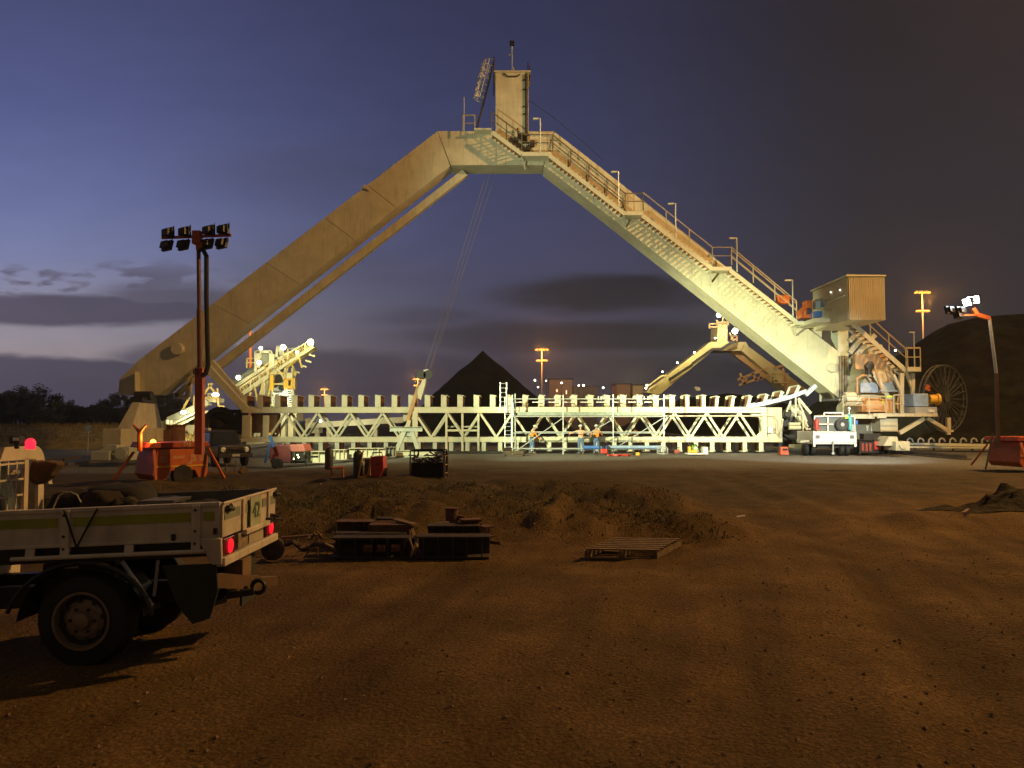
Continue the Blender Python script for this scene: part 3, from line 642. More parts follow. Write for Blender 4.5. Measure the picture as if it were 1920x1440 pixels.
mb.lathe((q1.x - .42, 43.0, (q0.z + q1.z) / 2), (0, -1, 0), [(0, .17), (.05, .2), (.12, .2)], 14); mb.build('rail_clamp', CREAM, port, bevel=.02)
for k, x in enumerate((1612, 1645, 1675)): MB().lathe(U(x, 838, 46.5), (1, 0, 0), [(0, .45), (.12, .5), (.14, .42), (.5, .42)], 16).build('rail_wheel', DARK, port, True)
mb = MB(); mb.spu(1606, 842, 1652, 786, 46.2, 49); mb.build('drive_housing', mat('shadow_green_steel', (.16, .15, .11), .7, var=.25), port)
# cable reel
ax = Vector((.45, -.89, 0)).normalized(); hub = U(1764, 748, 46.6)
mb = MB(); mb.ring(hub, ax, 2.03, .05, 40, 5); mb.ring(hub + ax * .3, ax, 2.03, .05, 40, 5); mb.ring(hub + ax * .15, ax, 1.93, .06, 40, 5); REELM = mat('reel_grey', (.06, .065, .068), .6, metal=.2, var=.2); reel = mb.build('cable_reel', REELM, port)
e1 = ax.cross(Vector((0, 0, 1))).normalized(); e2 = ax.cross(e1); sk = MB()
for i in range(24):
    t = 2 * math.pi * i / 24; dd = e1 * math.cos(t) + e2 * math.sin(t)
    for o in (0, .3): sk.bar(hub + ax * o + dd * .2, hub + ax * o + dd * 2.0, .05, .05)
sk.build('spoke', REELM, reel); hb = MB(); hb.lathe(hub - ax * .1, ax, [(0, .22), (.5, .22)], 16); hb.build('hub', REELM, reel, True)

# ------------------------------------------------------------------ scraper boom lying across under the arch
B0, B1 = 48.0, 49.6
boom = thing('scraper_boom', 'long pale lattice boom lined with scraper blades, lying low under the portal arch', 'boom', (0, 48.8, 0))
def chord(name, x0, x1, y0, y1, Y, d=.3, dy=0):
    mb = MB(); a, b = U(x0, y1, Y), U(x1, y0, Y); Y = Y + dy; mb.span((a.x, Y, a.z), (b.x, Y + d, b.z))
    k = x0 + 40
    while k < x1 - 10: p = U(k, y1, Y); mb.box((p.x, Y - .01, (a.z + b.z) / 2), (.03, .03, b.z - a.z)); k += 61
    return mb.build(name, CREAM2, boom)
chord('top_chord', 452, 1436, 763, 774, B0); chord('top_chord', 452, 1436, 763, 774, B0, dy=1.3)
chord('bottom_chord', 452, 1440, 819.5, 829, B0); chord('bottom_chord', 452, 1440, 819.5, 829, B0, dy=1.3)
for Y in (0, 1.34):
    top, bot = 774, 819.5
    k = 0; x = 535.0
    while x < 1420:
        for (a, b) in (((x, top), (x - 30, bot)), ((x, top), (x + 30, bot))):
            if b[0] > 1434 or b[0] < 500: continue
            mb = MB(); dd = Vector((0, Y, 0)); p, q = U(*a, B0 + .06) + dd, U(*b, B0 + .06) + dd; mb.bar(p, q, .13, .13, (0, 1, 0)); mb.build('diagonal', CREAM2, boom)
        x += 60.8
        k += 1
for x in (837, 867, 897):
    MB().bar(U(x, 775, B0 - .1), U(x, 846, B0 - .1), .13, .13, (0, 1, 0)).build('hanger_post', CREAM2, boom)
mb = MB(); mb.bar(U(837, 807, B0 - .1), U(898, 807, B0 - .1), .12, .12); mb.bar(U(837, 800, B1), U(898, 800, B1), .1, .1); mb.build('mid_rail', CREAM2, boom)
mb = MB(); mb.spu(1430, 829, 1437, 764, B0 - .02, B0 + .3); mb.prism(PX([(1406, 776), (1430, 776), (1430, 786)], B0 + .1), (0, .1, 0)); mb.prism(PX([(1416, 819), (1430, 819), (1430, 806)], B0 + .1), (0, .1, 0)); mb.build('end_frame', CREAM2, boom)
mb = MB(); mb.spu(1438, 829, 1466, 764, B0 + .1, B1); mb.build('end_box', CREAM, boom)
mb = MB(); mb.spu(1440, 812, 1449, 801, B0 - .15, B0 + .08); mb.build('junction_box', GALV, boom)
mb = MB(); mb.path([U(1240, 780, B0 - .05), U(1430, 780, B0 - .05), U(1450, 780, B0 - .02), U(1455, 790, B0 - .02), U(1457, 812, B0 - .02), U(1462, 820, B0 - .02), U(1466, 800, B0 - .02), U(1468, 785, B0 - .02)], .05, 6); mb.build('hose', mat('pale_hose', (.45, .42, .34), .5), boom)
for (xa, xb) in ((453, 470), (492, 503)):
    mb = MB(); mb.spu(xa, 820, xb, 779, B0 - .03, B0 + .25); mb.build('end_panel', CREAM2, boom, bevel=.03)
mb = MB(); mb.spu(470, 812, 520, 775, B0 + .5, B1 - .4); mb.build('inner_plate', RUSTY, boom)
# hinged arms up to the left leg
mb = MB(); mb.bar(U(390, 690, B0 - .1), U(462, 768, B0 - .1), .42, .40, (0, 1, 0)); mb.bar(U(396, 678, 49.7), U(452, 744, 49.7), .36, .4, (0, 1, 0)); mb.bar(U(452, 744, 49.4), U(470, 766, 48.4), .3, .3); mb.prism(PX([(440, 757), (460, 763), (500, 774), (455, 774)], B0 - .06), (0, .5, 0)); mb.build('hinge_arm', CREAM2, boom)
mb = MB(); mb.lathe(U(414, 795, 48.6), (0, -1, 0), [(0, 1.05), (.15, 1.1), (.2, 1.0), (.2, .75), (.1, .7), (.1, .3), (.35, .25), (.35, .01)], 26); mb.spu(440, 815, 454, 772, 48.3, 49.4); mb.spu(395, 775, 450, 768, 48.7, 49.4); mb.build('tail_sprocket', DARK, boom, True)
def blade(px, py, Y, tilt=0.0, h=.72, w=.34, flip=1, cheek=CREAM2):
    p = U(px, py, Y); mb = MB(); q = Matrix.Rotation(-tilt, 3, 'Y')
    def T(x, y, z): return p + q @ Vector((x, y, z))
    for yy in (0, 1.5):
        mb.add([T(0, yy, 0), T(w, yy, 0), T(w, yy + .05, 0), T(0, yy + .05, 0), T(0, yy, h * flip), T(w, yy, h * flip), T(w, yy + .05, h * flip), T(0, yy + .05, h * flip)],
               [(3, 2, 1, 0), (4, 5, 6, 7), (0, 1, 5, 4), (1, 2, 6, 5), (2, 3, 7, 6), (3, 0, 4, 7)])
    mb.add([T(0, 0, h * flip), T(w + .06, 0, (h - .03) * flip), T(w + .10, 1.55, (h - .08) * flip), T(.05, 1.55, h * flip), T(0, 0, (h + .05) * flip), T(w + .06, 0, (h + .01) * flip), T(w + .10, 1.55, (h - .04) * flip), T(.05, 1.55, (h + .05) * flip)], [(3, 2, 1, 0), (4, 5, 6, 7), (0, 1, 5, 4), (1, 2, 6, 5), (2, 3, 7, 6), (3, 0, 4, 7)])
    mb.cur = 1; mb.add([T(w - .06, .05, 0), T(w - .01, .05, 0), T(w - .01, 1.5, 0), T(w - .06, 1.5, 0), T(w - .06, .05, h * flip), T(w - .01, .05, h * flip), T(w - .01, 1.5, h * flip), T(w - .06, 1.5, h * flip)], [(3, 2, 1, 0), (4, 5, 6, 7), (0, 1, 5, 4), (1, 2, 6, 5), (2, 3, 7, 6), (3, 0, 4, 7)])
    return mb.build('scraper_blade', [cheek, RUSTY], boom)
xs = [452, 482, 515] + [547 + 31.2 * i for i in range(7)] + [765.6 + 30.6 * i for i in range(19)]
for x in [x for x in xs if x < 1335]: blade(x, 763, B0 - .05, w=.34 if x < 1270 else .22)
rise = [(1341, 763, .10), (1370, 762, .18), (1400, 761, .25), (1430, 758, .30), (1458, 752, .36), (1488, 741, .42)]
for x, y, t in rise: blade(x, y, B0 - .05, -t, h=.66, w=.18)
for k in range(30):
    x = 536 + k * 30.6
    if x < 1440: blade(x, 829.5, B0 + .05, 0, h=.55, w=.26, flip=-1, cheek=CREAM2 if x > 900 else PALEG)
mb = MB(); rp = [U(1400, 763, B0 - .1), U(1440, 755, B0 - .1), U(1480, 745, B0 - .1), U(1512, 733, B0 - .1)]
for i in range(3): mb.bar(rp[i], rp[i + 1], .14, .24)
rp2 = [p + Vector((0, 1.5, 0)) for p in rp]
for i in range(3): mb.bar(rp2[i], rp2[i + 1], .14, .24)
mb.bar(rp[3] + Vector((-.1, -.05, -.25)), rp[3] + Vector((.55, -.05, .35)), .3, .25); mb.build('chain_guide', GALV, boom)
mb = MB(); mb.prism([rp[0], rp[1], rp[2], rp[3], U(1500, 745, B0), U(1440, 763, B0)], (0, 1.4, 0)); mb.build('guide_plate', DARK, boom)
# head sprocket and drive at the right end
mb = MB(); c = U(1490, 795, 49.0); mb.lathe(c + Vector((0, .9, 0)), (0, -1, 0), [(0, .95), (.3, 1.0), (.35, .7), (.9, .7), (.95, 1.05), (1.2, 1.05), (1.25, .4), (1.7, .35), (1.7, .01)], 26); mb.lathe(U(1473, 776, 48.4), (0, -1, 0), [(0, .3), (.2, .3), (.25, .2), (.5, .2)], 12); mb.spu(1460, 838, 1520, 820, 48.9, 49.9); mb.build('head_sprocket', DARK, boom, True)
mb = MB(); mb.tube(U(1478, 772, 48.8), U(1500, 770, 48.8), .42, 16); mb.tube(U(1480, 795, 47.7), U(1500, 795, 47.7), .10, 10); mb.tube(U(1480, 802, 47.6), U(1501, 802, 47.6), .13, 10); mb.build('drive_motor', CREAM, boom, True)
mb = MB()
for (a, b) in (((1492, 745), (1492, 782)), ((1497, 752), (1513, 790)), ((1503, 772), (1515, 800)), ((1506, 770), (1506, 812)), ((1482, 752), (1482, 760)), ((1483, 752), (1475, 772))): mb.tube(U(*a, 47.5), U(*b, 47.5), .05, 6)
mb.prism(PX([(1495, 780), (1505, 780), (1515, 803), (1520, 803), (1520, 806), (1512, 806)], 47.8), (0, .8, 0)); mb.bar(U(1496, 747, 47.7), U(1520, 775, 47.7), .16, .16); mb.build('access_ladder', CREAM2, boom)
mb = MB(); mb.bar(U(1495, 826, 47.2), U(1527, 826, 47.2), .3, .15); mb.spu(1490, 840, 1520, 834, 47.4, 48.4); mb.build('foot_beam', CREAM2, boom)
# luffing lever with the sheave block
mb = MB(); mb.bar(U(764, 790, 47.8), U(786, 722, 48.2), .22, .3, (0, 1, 0)); mb.build('luffing_lever', TAN, boom)
mb = MB(); mb.prism(PX([(783, 746), (789, 750), (797, 722), (798, 710), (792, 712), (783, 732)], 47.9), (0, .5, 0)); mb.prism(PX([(760, 800), (768, 800), (770, 788), (763, 788)], 47.6), (0, .5, 0)); mb.build('lever_head', CREAM2, boom)
mb = MB(); mb.prism(PX([(794, 694), (802, 692), (806, 700), (804, 708), (797, 708), (793, 703)], 48.7), (0, .4, 0)); mb.cur = 1
for x in (790, 803): mb.lathe(U(x, 703, 48.6), (0, -1, 0), [(0, .30), (.08, .26), (.16, .30), (.16, .05), (.22, .05)], 16)
mb.build('sheave_block', [WHITE, DARK], boom)
mb = MB(); mb.spu(773, 820, 783, 772, B0 - .2, B0 + .1); mb.spu(756, 772, 783, 790, B0 + .6, B0 + .8); mb.build('lever_post', CREAM2, boom)
# ------------------------------------------------------------------ text helper
def text_mesh(body, size, name, m, parent, loc, xdir, zdir, thick=.004):
    cu = bpy.data.curves.new(name, 'FONT'); cu.body = body; cu.size = size; cu.extrude = thick; cu.align_x = 'CENTER'; cu.align_y = 'CENTER'
    t = bpy.data.objects.new(name, cu); col.objects.link(t)
    dg = bpy.context.evaluated_depsgraph_get(); me = bpy.data.meshes.new_from_object(t.evaluated_get(dg))
    bpy.data.objects.remove(t)
    x = Vector(xdir).normalized(); z = Vector(zdir).normalized(); y = z.cross(x)
    M = Matrix((x, z, -y * -1)).transposed() if False else Matrix((x, z, x.cross(z))).transposed()
    o0 = OFF[parent.name]
    for v in me.vertices: v.co = M @ v.co + Vector(loc) - o0
    me.materials.clear(); me.materials.append(m)
    o = bpy.data.objects.new(name, me); col.objects.link(o); o.parent = parent; OFF[o.name] = o0
    return o

# ------------------------------------------------------------------ portable light towers
def floodlamp(c, face, parent, lens):
    f = Vector(face).normalized(); s = f.cross(Vector((0, 0, 1))).normalized(); u = s.cross(f); M = Matrix((s, f, u)).transposed()
    mb = MB(); mb.box(c, (.46, .10, .32), M=M); mb.box(Vector(c) - f * .10, (.34, .12, .22), M=M)
    for k in (-1, 1): mb.bar(Vector(c) + s * k * .25, Vector(c) + s * k * .25 + Vector((0, 0, .2)), .03, .02)
    o = mb.build('flood_lamp', BLKPLASTIC, parent, bevel=.015)
    lb = MB(); lb.box(Vector(c) + f * .055, (.40, .012, .26), M=M); lb.build('lens', lens, o); return o
LTC = U(285, 905, 23.6)
lt = thing('light_tower', 'orange trailer light tower with eight dark floodlights on a tall mast, behind the utility truck', 'light tower', (LTC.x, LTC.y, LTC.z), 'trailer light towers')
def tower_cart(t, C, ang, number=None):
    e1 = Vector((math.cos(ang), math.sin(ang), 0)); e2 = Vector((-math.sin(ang), math.cos(ang), 0)); Z = Vector((0, 0, 1)); C = Vector(C)
    def W(a, b, c): return C + e1 * a + e2 * b + Z * c
    mb = MB(); prof = [(0, .22), (.06, .72), (.16, 1.02), (1.62, 1.02), (1.74, .72), (1.74, .22), (1.66, .04), (1.45, .04), (1.32, .33), (.55, .33), (.40, .04), (.14, .04)]
    mb.prism([W(a, 0, c) for a, c in prof], e2 * 1.45); mb.build('canopy', ORANGE, t, bevel=.02)
    mb = MB(); mb.prism([W(-.14, -.06, 1.05), W(1.80, -.06, 1.05), W(1.70, -.06, 1.22), W(-.05, -.06, 1.22)], e2 * 1.58); mb.build('lid', ORANGE_R, t, bevel=.02)
    mb = MB(); mb.bar(W(.02, -.05, 1.0), W(-.02, -.35, .02), .07, .07); mb.bar(W(1.72, -.05, 1.0), W(2.05, -.55, .02), .07, .07); mb.bar(W(-.05, 1.4, .9), W(-.5, 1.8, .02), .07, .07); mb.build('outrigger', ORANGE, t)
    mb = MB(); mb.bar(W(.08, -.012, .47), W(1.72, -.012, .47), .02, .05); mb.build('stripe', YELLOW, t)
    sm = mat('worn_sticker', (.55, .25, .14), .6, var=.3, scale=12)
    mb = MB()
    for (a, b, c, d) in ((.22, .84, .52, .95), (.20, .60, .44, .80), (.60, .70, .98, .80), (1.16, .60, 1.34, .84), (1.44, .60, 1.62, .80), (1.02, .52, 1.22, .60)): mb.prism([W(a, -.006, b), W(c, -.006, b), W(c, -.006, d), W(a, -.006, d)], e2 * -.004)
    mb.build('sticker', sm, t)
    wh = MB(); wh.lathe(W(.93, .02, .20), -e2, [(-.2, .3), (-.02, .34), (.05, .3), (.05, .16), (.02, .01)], 18); wh.build('wheel', BLACK, t, True)
    mb = MB(); mb.bar(W(1.74, .6, .18), W(3.0, .2, .16), .09, .09); mb.bar(W(2.95, .2, .16), W(3.1, .18, .3), .12, .2); mb.tube(W(2.5, .35, .5), W(2.5, .35, .0), .025, 6); mb.tube(W(2.8, .25, .55), W(2.75, .25, .2), .02, 6); mb.build('drawbar', TIMBER, t)
    if number: text_mesh(number, .17, 'number', mat('pale_yellow_letters', (.70, .58, .25), .6, var=.1), t, W(1.02, -.075, 1.135), e1, Z, .004)
    return W
W1 = tower_cart(lt, LTC, .80, '548')
def mast(t, base, top, knee):
    b, k, h = U(*base), U(*knee), U(*top)
    mb = MB(); mb.bar(b, k, .24, .24, (0, 1, 0)); mb.build('mast_base', ORANGE_R, t, bevel=.015)
    mb = MB(); mb.tube(k - (h - k) * .3, h, .065, 10); mb.tube(k - (h - k) * .3, k.lerp(h, .45), .085, 10); mb.build('mast', mat('mast_brown', (.16, .07, .05), .5, var=.2), t, True)
mast(lt, (374, 852, 23.9), (372, 445, 23.9), (375, 690, 23.9))
hc = U(370, 447, 23.8)
mb = MB(); mb.bar(U(303, 446, 23.8), U(434, 441, 23.8), .07, .09); mb.box(hc + Vector((0, 0, .02)), (.26, .25, .42)); mb.box(hc + Vector((.1, 0, -.26)), (.22, .2, .25)); mb.build('crossbar', ORANGE_R, lt, bevel=.02)
mb = MB(); mb.path([U(372, 470, 23.8), U(380, 467, 23.7), U(387, 480, 23.7), U(387, 560, 23.7), U(389, 640, 23.7), U(390, 685, 23.7), U(386, 700, 23.7), U(380, 704, 23.8)], .075, 8); mb.build('coil_hose', BLACK, lt, True)
for i, x in enumerate((317, 348, 393, 420)):
    floodlamp(U(x, 437 - (x - 317) * .06, 23.8), (.55, .80, .02), lt, LENS)
    floodlamp(U(x - 3, 461 - (x - 317) * .04, 23.8), (.55, .80, -.22), lt, LENS)
mb = MB(); p = U(287, 835, 23.8); mb.lathe(p, (0, 0, 1), [(0, .09), (.05, .10), (.14, .08), (.19, .01)], 12); mb.build('amber_beacon', AMBER, lt, True)
light('amber_glow', 'POINT', p + Vector((0, -.15, .25)), 45, (1, .35, .04), lt, radius=.08)
mb = MB(); b = U(262, 846, 23.6); k = U(262, 812, 23.6); mb.tube(b, k, .075, 8); mb.tube(k, U(256, 803, 23.6), .05, 8); mb.tube(U(256, 803, 23.6), U(250, 797, 23.6), .04, 8); mb.tube(k, U(268, 803, 23.6), .05, 8); mb.tube(U(268, 803, 23.6), U(274, 797, 23.6), .04, 8); mb.build('lifting_fork', ORANGE, lt)
mb = MB(); mb.ring(U(367, 697, 23.75), (0, 1, 0), .07, .02, 14, 5); mb.build('winch_wheel', DARK, lt)
# the floods: metal halide light on the boom and the right leg
hp = Vector((hc.x + .5, hc.y + .6, hc.z))
FLOODC = (.93, 1.0, .58)
light('tower_flood', 'SPOT', hp, 62000, FLOODC, lt, (7.2, 50, 4.0), 38, .7, .4)
light('tower_flood', 'SPOT', hp + Vector((.3, 0, -.2)), 92000, FLOODC, lt, (13.0, 50, 6), 25, .8, .4)
light('tower_flood', 'SPOT', hp + Vector((-.6, 0, 0)), 19000, FLOODC, lt, (-7.5, 48, 1.2), 42, .8, .4)
light('tower_flood', 'SPOT', hp + Vector((-.3, 0, .1)), 17000, (.90, 1, .66), lt, (3.5, 50, 16), 44, .9, .4)

RTC = U(1912, 878, 30.0)
rt = thing('light_tower', 'orange trailer light tower with its lit lamp head turned left, at the right edge', 'light tower', (RTC.x, RTC.y, RTC.z), 'trailer light towers')
W2 = tower_cart(rt, RTC, .25)
k = U(1868, 700, 30.3); h = U(1855, 597, 30.3); b = U(1872, 840, 30.3)
mb = MB(); mb.bar(b, k, .11, .12, (0, 1, 0)); mb.build('mast_base', mat('dark_red_mast', (.09, .035, .022), .6, var=.2), rt)
MB().tube(k, h, .06, 10).build('mast', GALV, rt, True)
mb = MB(); mb.bar(h, U(1832, 590, 30.2), .12, .16); mb.bar(U(1832, 590, 30.2), U(1824, 578, 30.2), .14, .14); mb.bar(U(1832, 590, 30.2), U(1796, 592, 30.0), .06, .06); mb.build('crossbar', ORANGE, rt)
for i, (x, y) in enumerate(((1815, 566), (1826, 562))):
    floodlamp(U(x, y, 30.1), (-.72, -.05, -.25) if i == 0 else (-.6, -.45, -.2), rt, COOLLAMP)
for (x, y) in ((1779, 582), (1800, 583), (1795, 591)): floodlamp(U(x, y, 30.0), (-.5, .8, -.2), rt, LENS)
mb = MB(); mb.bar(U(1862, 812, 29.8), U(1848, 880, 29.2), .05, .05); mb.build('stay_leg', DARK, rt)
rp_ = U(1815, 569, 30.0)
light('tower_flood', 'SPOT', rp_ + Vector((-.4, .2, -.2)), 15000, (.97, 1, .80), rt, (16.5, 45.5, .5), 66, .8, .3)
light('tower_flood', 'SPOT', rp_ + Vector((-.3, .2, -.1)), 4200, (.92, .97, 1), rt, (20, 46.5, 3.6), 26, .8, .3)
light('tower_flood', 'POINT', U(1835, 578, 29.6), 60, (1, .6, .35), rt, radius=.1)

# ------------------------------------------------------------------ utility truck with tray, near left
UX, UN, UFr = -2.36, 6.30, 7.72
ute = thing('utility_truck', 'white utility truck with an open dropside tray and lit red tail lamps, nearest the camera', 'utility truck', (-3.4, 7.0, 0))
def D(x, y, z): return Vector((x, y, z - .042 * (UX - x)))
def ub(mb, a, b):
    (x0, y0, z0), (x1, y1, z1) = a, b; vs = [D(x, y, z) for z in (z0, z1) for x, y in ((x0, y0), (x1, y0), (x1, y1), (x0, y1))]
    return mb.add(vs, [(3, 2, 1, 0), (4, 5, 6, 7), (0, 1, 5, 4), (1, 2, 6, 5), (2, 3, 7, 6), (3, 0, 4, 7)])
UTE = mat('dusty_white_paint', (.60, .53, .43), .5, var=.18, scale=5, streak=.45, bump=.05, bscale=14)
XL = -4.66
mb = MB(); ub(mb, (XL, UN, 1.035), (UX - .02, UN + .03, 1.335)); ub(mb, (XL, UN - .012, 1.31), (UX - .02, UN + .035, 1.345)); ub(mb, (XL, UN - .012, 1.03), (UX - .02, UN + .03, 1.055))
for x in (-3.66, -2.60): ub(mb, (x, UN - .03, .99), (x + .07, UN + .02, 1.33))
mb.build('side_gate', UTE, ute, bevel=.006)
mb = MB(); ub(mb, (XL, UN - .006, 1.195), (-3.70, UN, 1.27)); ub(mb, (-3.57, UN - .006, 1.195), (-2.62, UN, 1.27)); ub(mb, (-2.51, UN - .006, 1.195), (UX - .06, UN, 1.27)); mb.build('reflective_stripe', YGREEN, ute)
mb = MB()
for x in (-3.632, -2.568):
    for z in (1.02, 1.12, 1.29): mb.lathe(D(x, UN - .03, z), (0, -1, 0), [(0, .012), (.008, .01)], 8)
for (x, z) in ((-2.75, 1.075), (-2.41, 1.11)): mb.box(D(x, UN - .01, z), (.03, .02, .05))
mb.build('bolt', DARK, ute)
mb = MB(); ub(mb, (XL, UFr - .03, 1.035), (UX - .02, UFr, 1.335)); mb.build('side_gate', mat('shaded_inner_gate', (.16, .14, .12), .7, var=.3, scale=6), ute)  # far gate darkened in its colour for the shade inside the tray
mb = MB(); ub(mb, (XL, UN + .03, .985), (UX - .05, UFr - .03, 1.03)); ub(mb, (XL, UN + .05, .90), (UX - .02, UN + .12, .985)); mb.build('tray_floor', DARK, ute)
mb = MB(); mb.tube(D(-4.05, UN - .03, .955), D(UX - .12, UN - .03, .955), .018, 8)
for x in (-3.9, -3.62, -3.1, -2.56): mb.bar(D(x, UN - .02, 1.03), D(x, UN - .03, .955), .07, .02)
mb.build('rope_rail', UTE, ute)
mb = MB(); mb.prism([D(UX - .19, UN - .02, 1.05), D(UX, UN - .02, 1.05), D(UX + .01, UN - .02, .84), D(UX - .07, UN - .02, .84)], (0, .05, 0)); ub(mb, (UX - .04, UN, .82), (UX + .03, UFr, .89)); mb.build('rear_bumper', UTE, ute, bevel=.008)
mb = MB(); ub(mb, (UX - .03, UN + .01, 1.05), (UX, UFr - .01, 1.335)); ub(mb, (UX, UN + .01, 1.318), (UX + .012, UFr - .01, 1.34))
for t in (.31, .80): ub(mb, (UX, UN + 1.42 * t, 1.05), (UX + .02, UN + 1.42 * t + .05, 1.33))
ub(mb, (UX, UN + .45, 1.01), (UX + .05, UN + 1.12, 1.055)); mb.build('tailgate', UTE, ute, bevel=.006)
gp = mat('grey_green_panel', (.24, .25, .17), .55, var=.2, scale=6)
mb = MB()
for (a, b) in ((.03, .28), (.36, .50), (.70, .78), (.86, .97)): ub(mb, (UX + .001, UN + 1.42 * a, 1.19), (UX + .006, UN + 1.42 * b, 1.27))
mb.build('tailgate_panel', gp, ute)
mb = MB(); mb.cur = 0
for t in (.04, .93):
    mb.tube(D(UX + .02, UN + 1.42 * t, 1.29), D(UX + .03, UN + 1.42 * t + .1, 1.27), .022, 6); mb.ring(D(UX + .03, UN + 1.42 * t + .05, 1.285), (1, 0, 0), .028, .01, 10, 5)
mb.build('gate_latch', DARK, ute)
mb = MB(); mb.ring(D(UX + .05, UFr - .18, 1.07), (.4, 0, 1), .05, .014, 14, 5); mb.box(D(UX + .03, UFr - .26, 1.05), (.05, .12, .05)); mb.build('tow_hook', DARK, ute)
signm = mat('pale_green_sign', (.40, .44, .30), .5, var=.25, scale=9)
mb = MB(); ub(mb, (UX + .022, 6.90, 1.055), (UX + .03, 7.18, 1.315)); sg = mb.build('number_sign', signm, ute)
text_mesh('42', .20, 'number', mat('dark_green_letters', (.10, .15, .09), .6), sg, D(UX + .034, 7.04, 1.19), (0, 1, 0), (0, 0, 1), .003)
for (y0, y1) in ((UN + .01, UN + .27), (UFr - .34, UFr - .06)):
    mb = MB(); ub(mb, (UX - .03, y0, .895), (UX + .012, y1, 1.04)); tl = mb.build('tail_lamp_housing', mat('dark_red_lens', (.12, .012, .012), .25, var=.1), ute, bevel=.008)
    mb = MB(); mb.cur = 0; c = D(UX + .014, (y0 + y1) / 2 + .01, .967)
    M = Matrix.Identity(3)
    mb.lathe(c, (1, 0, 0), [(0, .062), (.012, .056), (.018, .02)], 18)
    o = mb.build('tail_lamp', TAILRED, tl, True)
    for v in o.data.vertices: v.co.y = (v.co.y - (c.y - 7.0)) * .9 + (c.y - 7.0)
mb = MB(); ub(mb, (UX - .02, 6.66, .905), (UX + .008, 6.90, 1.035)); mb.build('lamp_unit', mat('pale_lens', (.35, .27, .2), .2, var=.3, scale=20), ute)
mb = MB(); ub(mb, (UX - .02, 6.94, .905), (UX + .006, 7.33, 1.01)); mb.build('number_plate_panel', mat('plain_tan_panel', (.42, .36, .24), .55, var=.15), ute)
def PX3(p, Y): return [U(a, b, Y) for a, b in p]
def wheel(t, x, y, z, r, wdt, ny, name='wheel', rim=None):
    w = MB(); w.lathe((x, y, z), (0, -ny, 0), [(0, r * .62), (.02, r * .9), (.06, r), (wdt - .06, r), (wdt - .02, r * .92), (wdt, r * .64), (wdt - .05, r * .6)], 36)
    o = w.build(name, BLACK, t, True)
    w = MB(); w.lathe((x, y - ny * wdt, z), (0, ny, 0), [(0, r * .62), (.0, r * .56), (.06, r * .52), (.045, r * .38), (.03, r * .34), (.03, r * .2), (-.01, r * .17), (-.02, r * .1), (-.02, .001)], 30, False)
    o2 = w.build('rim', rim or GALV, o, True)
    w = MB()
    for i in range(8): a = i * math.pi / 4 + .2; w.lathe((x + math.cos(a) * r * .45, y - ny * (wdt - .038), z + math.sin(a) * r * .45), (0, -ny, 0), [(0, r * .062), (.012, r * .062)], 10)  # dark discs stand in for the shade in the rim holes
    for i in range(6): a = i * math.pi / 3; w.lathe((x + math.cos(a) * r * .26, y - ny * (wdt - .03), z + math.sin(a) * r * .26), (0, -ny, 0), [(0, .012), (.02, .012)], 6)
    w.build('nut_and_hole', DARK, o); return o
RIM = mat('dirty_rim', (.26, .19, .14), .5, metal=.4, var=.2)
wc = U(147, 1170, 6.30)
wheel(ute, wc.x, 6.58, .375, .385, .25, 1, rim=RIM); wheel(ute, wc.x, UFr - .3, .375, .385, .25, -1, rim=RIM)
mb = MB(); ub(mb, (-5.6, 6.65, .48), (UX - .15, 6.75, .66)); ub(mb, (-5.6, 7.3, .48), (UX - .15, 7.4, .66)); ub(mb, (wc.x - .05, 6.5, .30), (wc.x + .08, 7.5, .42)); ub(mb, (UX - .5, 6.7, .50), (UX - .1, 7.3, .60)); ub(mb, (-3.9, UN + .15, .62), (-3.3, 6.6, .88)); mb.build('chassis', DARK, ute)
mb = MB(); mb.path([D(wc.x + .6 * math.cos(a), 6.3, .38 + .52 * math.sin(a)) for a in [R(k) for k in range(8, 175, 12)]], .02, 5)
vs = []
for k in range(5, 180, 10):
    a = R(k)
    for y in (6.32, 6.62): vs.append(D(wc.x + .52 * math.cos(a), y, .40 + .48 * math.sin(a)))
mb.add(vs, [(2 * i, 2 * i + 1, 2 * i + 3, 2 * i + 2) for i in range(len(vs) // 2 - 1)]); mb.build('mudguard', BLKPLASTIC, ute)
mb = MB(); mb.prism([D(-2.86, UN + .04, .84), D(-2.42, UN + .04, .84), D(-2.40, UN + .04, .62), D(-2.46, UN + .04, .40), D(-2.60, UN + .04, .36), D(-2.72, UN + .04, .50)], (0, .02, 0)); ub(mb, (-2.52, 7.2, .3), (-2.50, 7.55, .84)); mb.build('mud_flap', mat('dark_green_rubber', (.025, .035, .025), .7, var=.3), ute)
mb = MB(); mb.tube(D(-3.22, UN + .1, .88), D(-2.98, UN + .15, .50), .018, 6); mb.tube(D(-2.92, UN + .1, .88), D(-2.97, UN + .15, .58), .014, 6); mb.tube(D(-3.55, UN + .06, .86), D(-3.75, UN + .06, .86), .012, 6); mb.build('stay_rod', GALV, ute)
mb = MB(); a = D(-2.52, 6.5, .68); mb.bar(a, D(-2.30, 6.95, .56), .11, .12); mb.bar(D(-2.34, 6.95, .56), D(-2.2, 7.2, .52), .08, .08); mb.box(D(-2.42, 6.85, .72), (.16, .22, .16)); mb.build('tow_bar', mat('dusty_brown_steel', (.17, .10, .05), .7, var=.3), ute)
mb = MB(); mb.bar(D(-2.46, 6.7, .50), D(-2.24, 6.75, .52), .05, .05); mb.ring(D(-2.22, 6.8, .55), (0, 1, 0), .055, .02, 14, 6); mb.bar(D(-2.58, 6.6, .46), D(-2.46, 6.68, .48), .08, .04); mb.build('tow_coupling', DARK, ute)
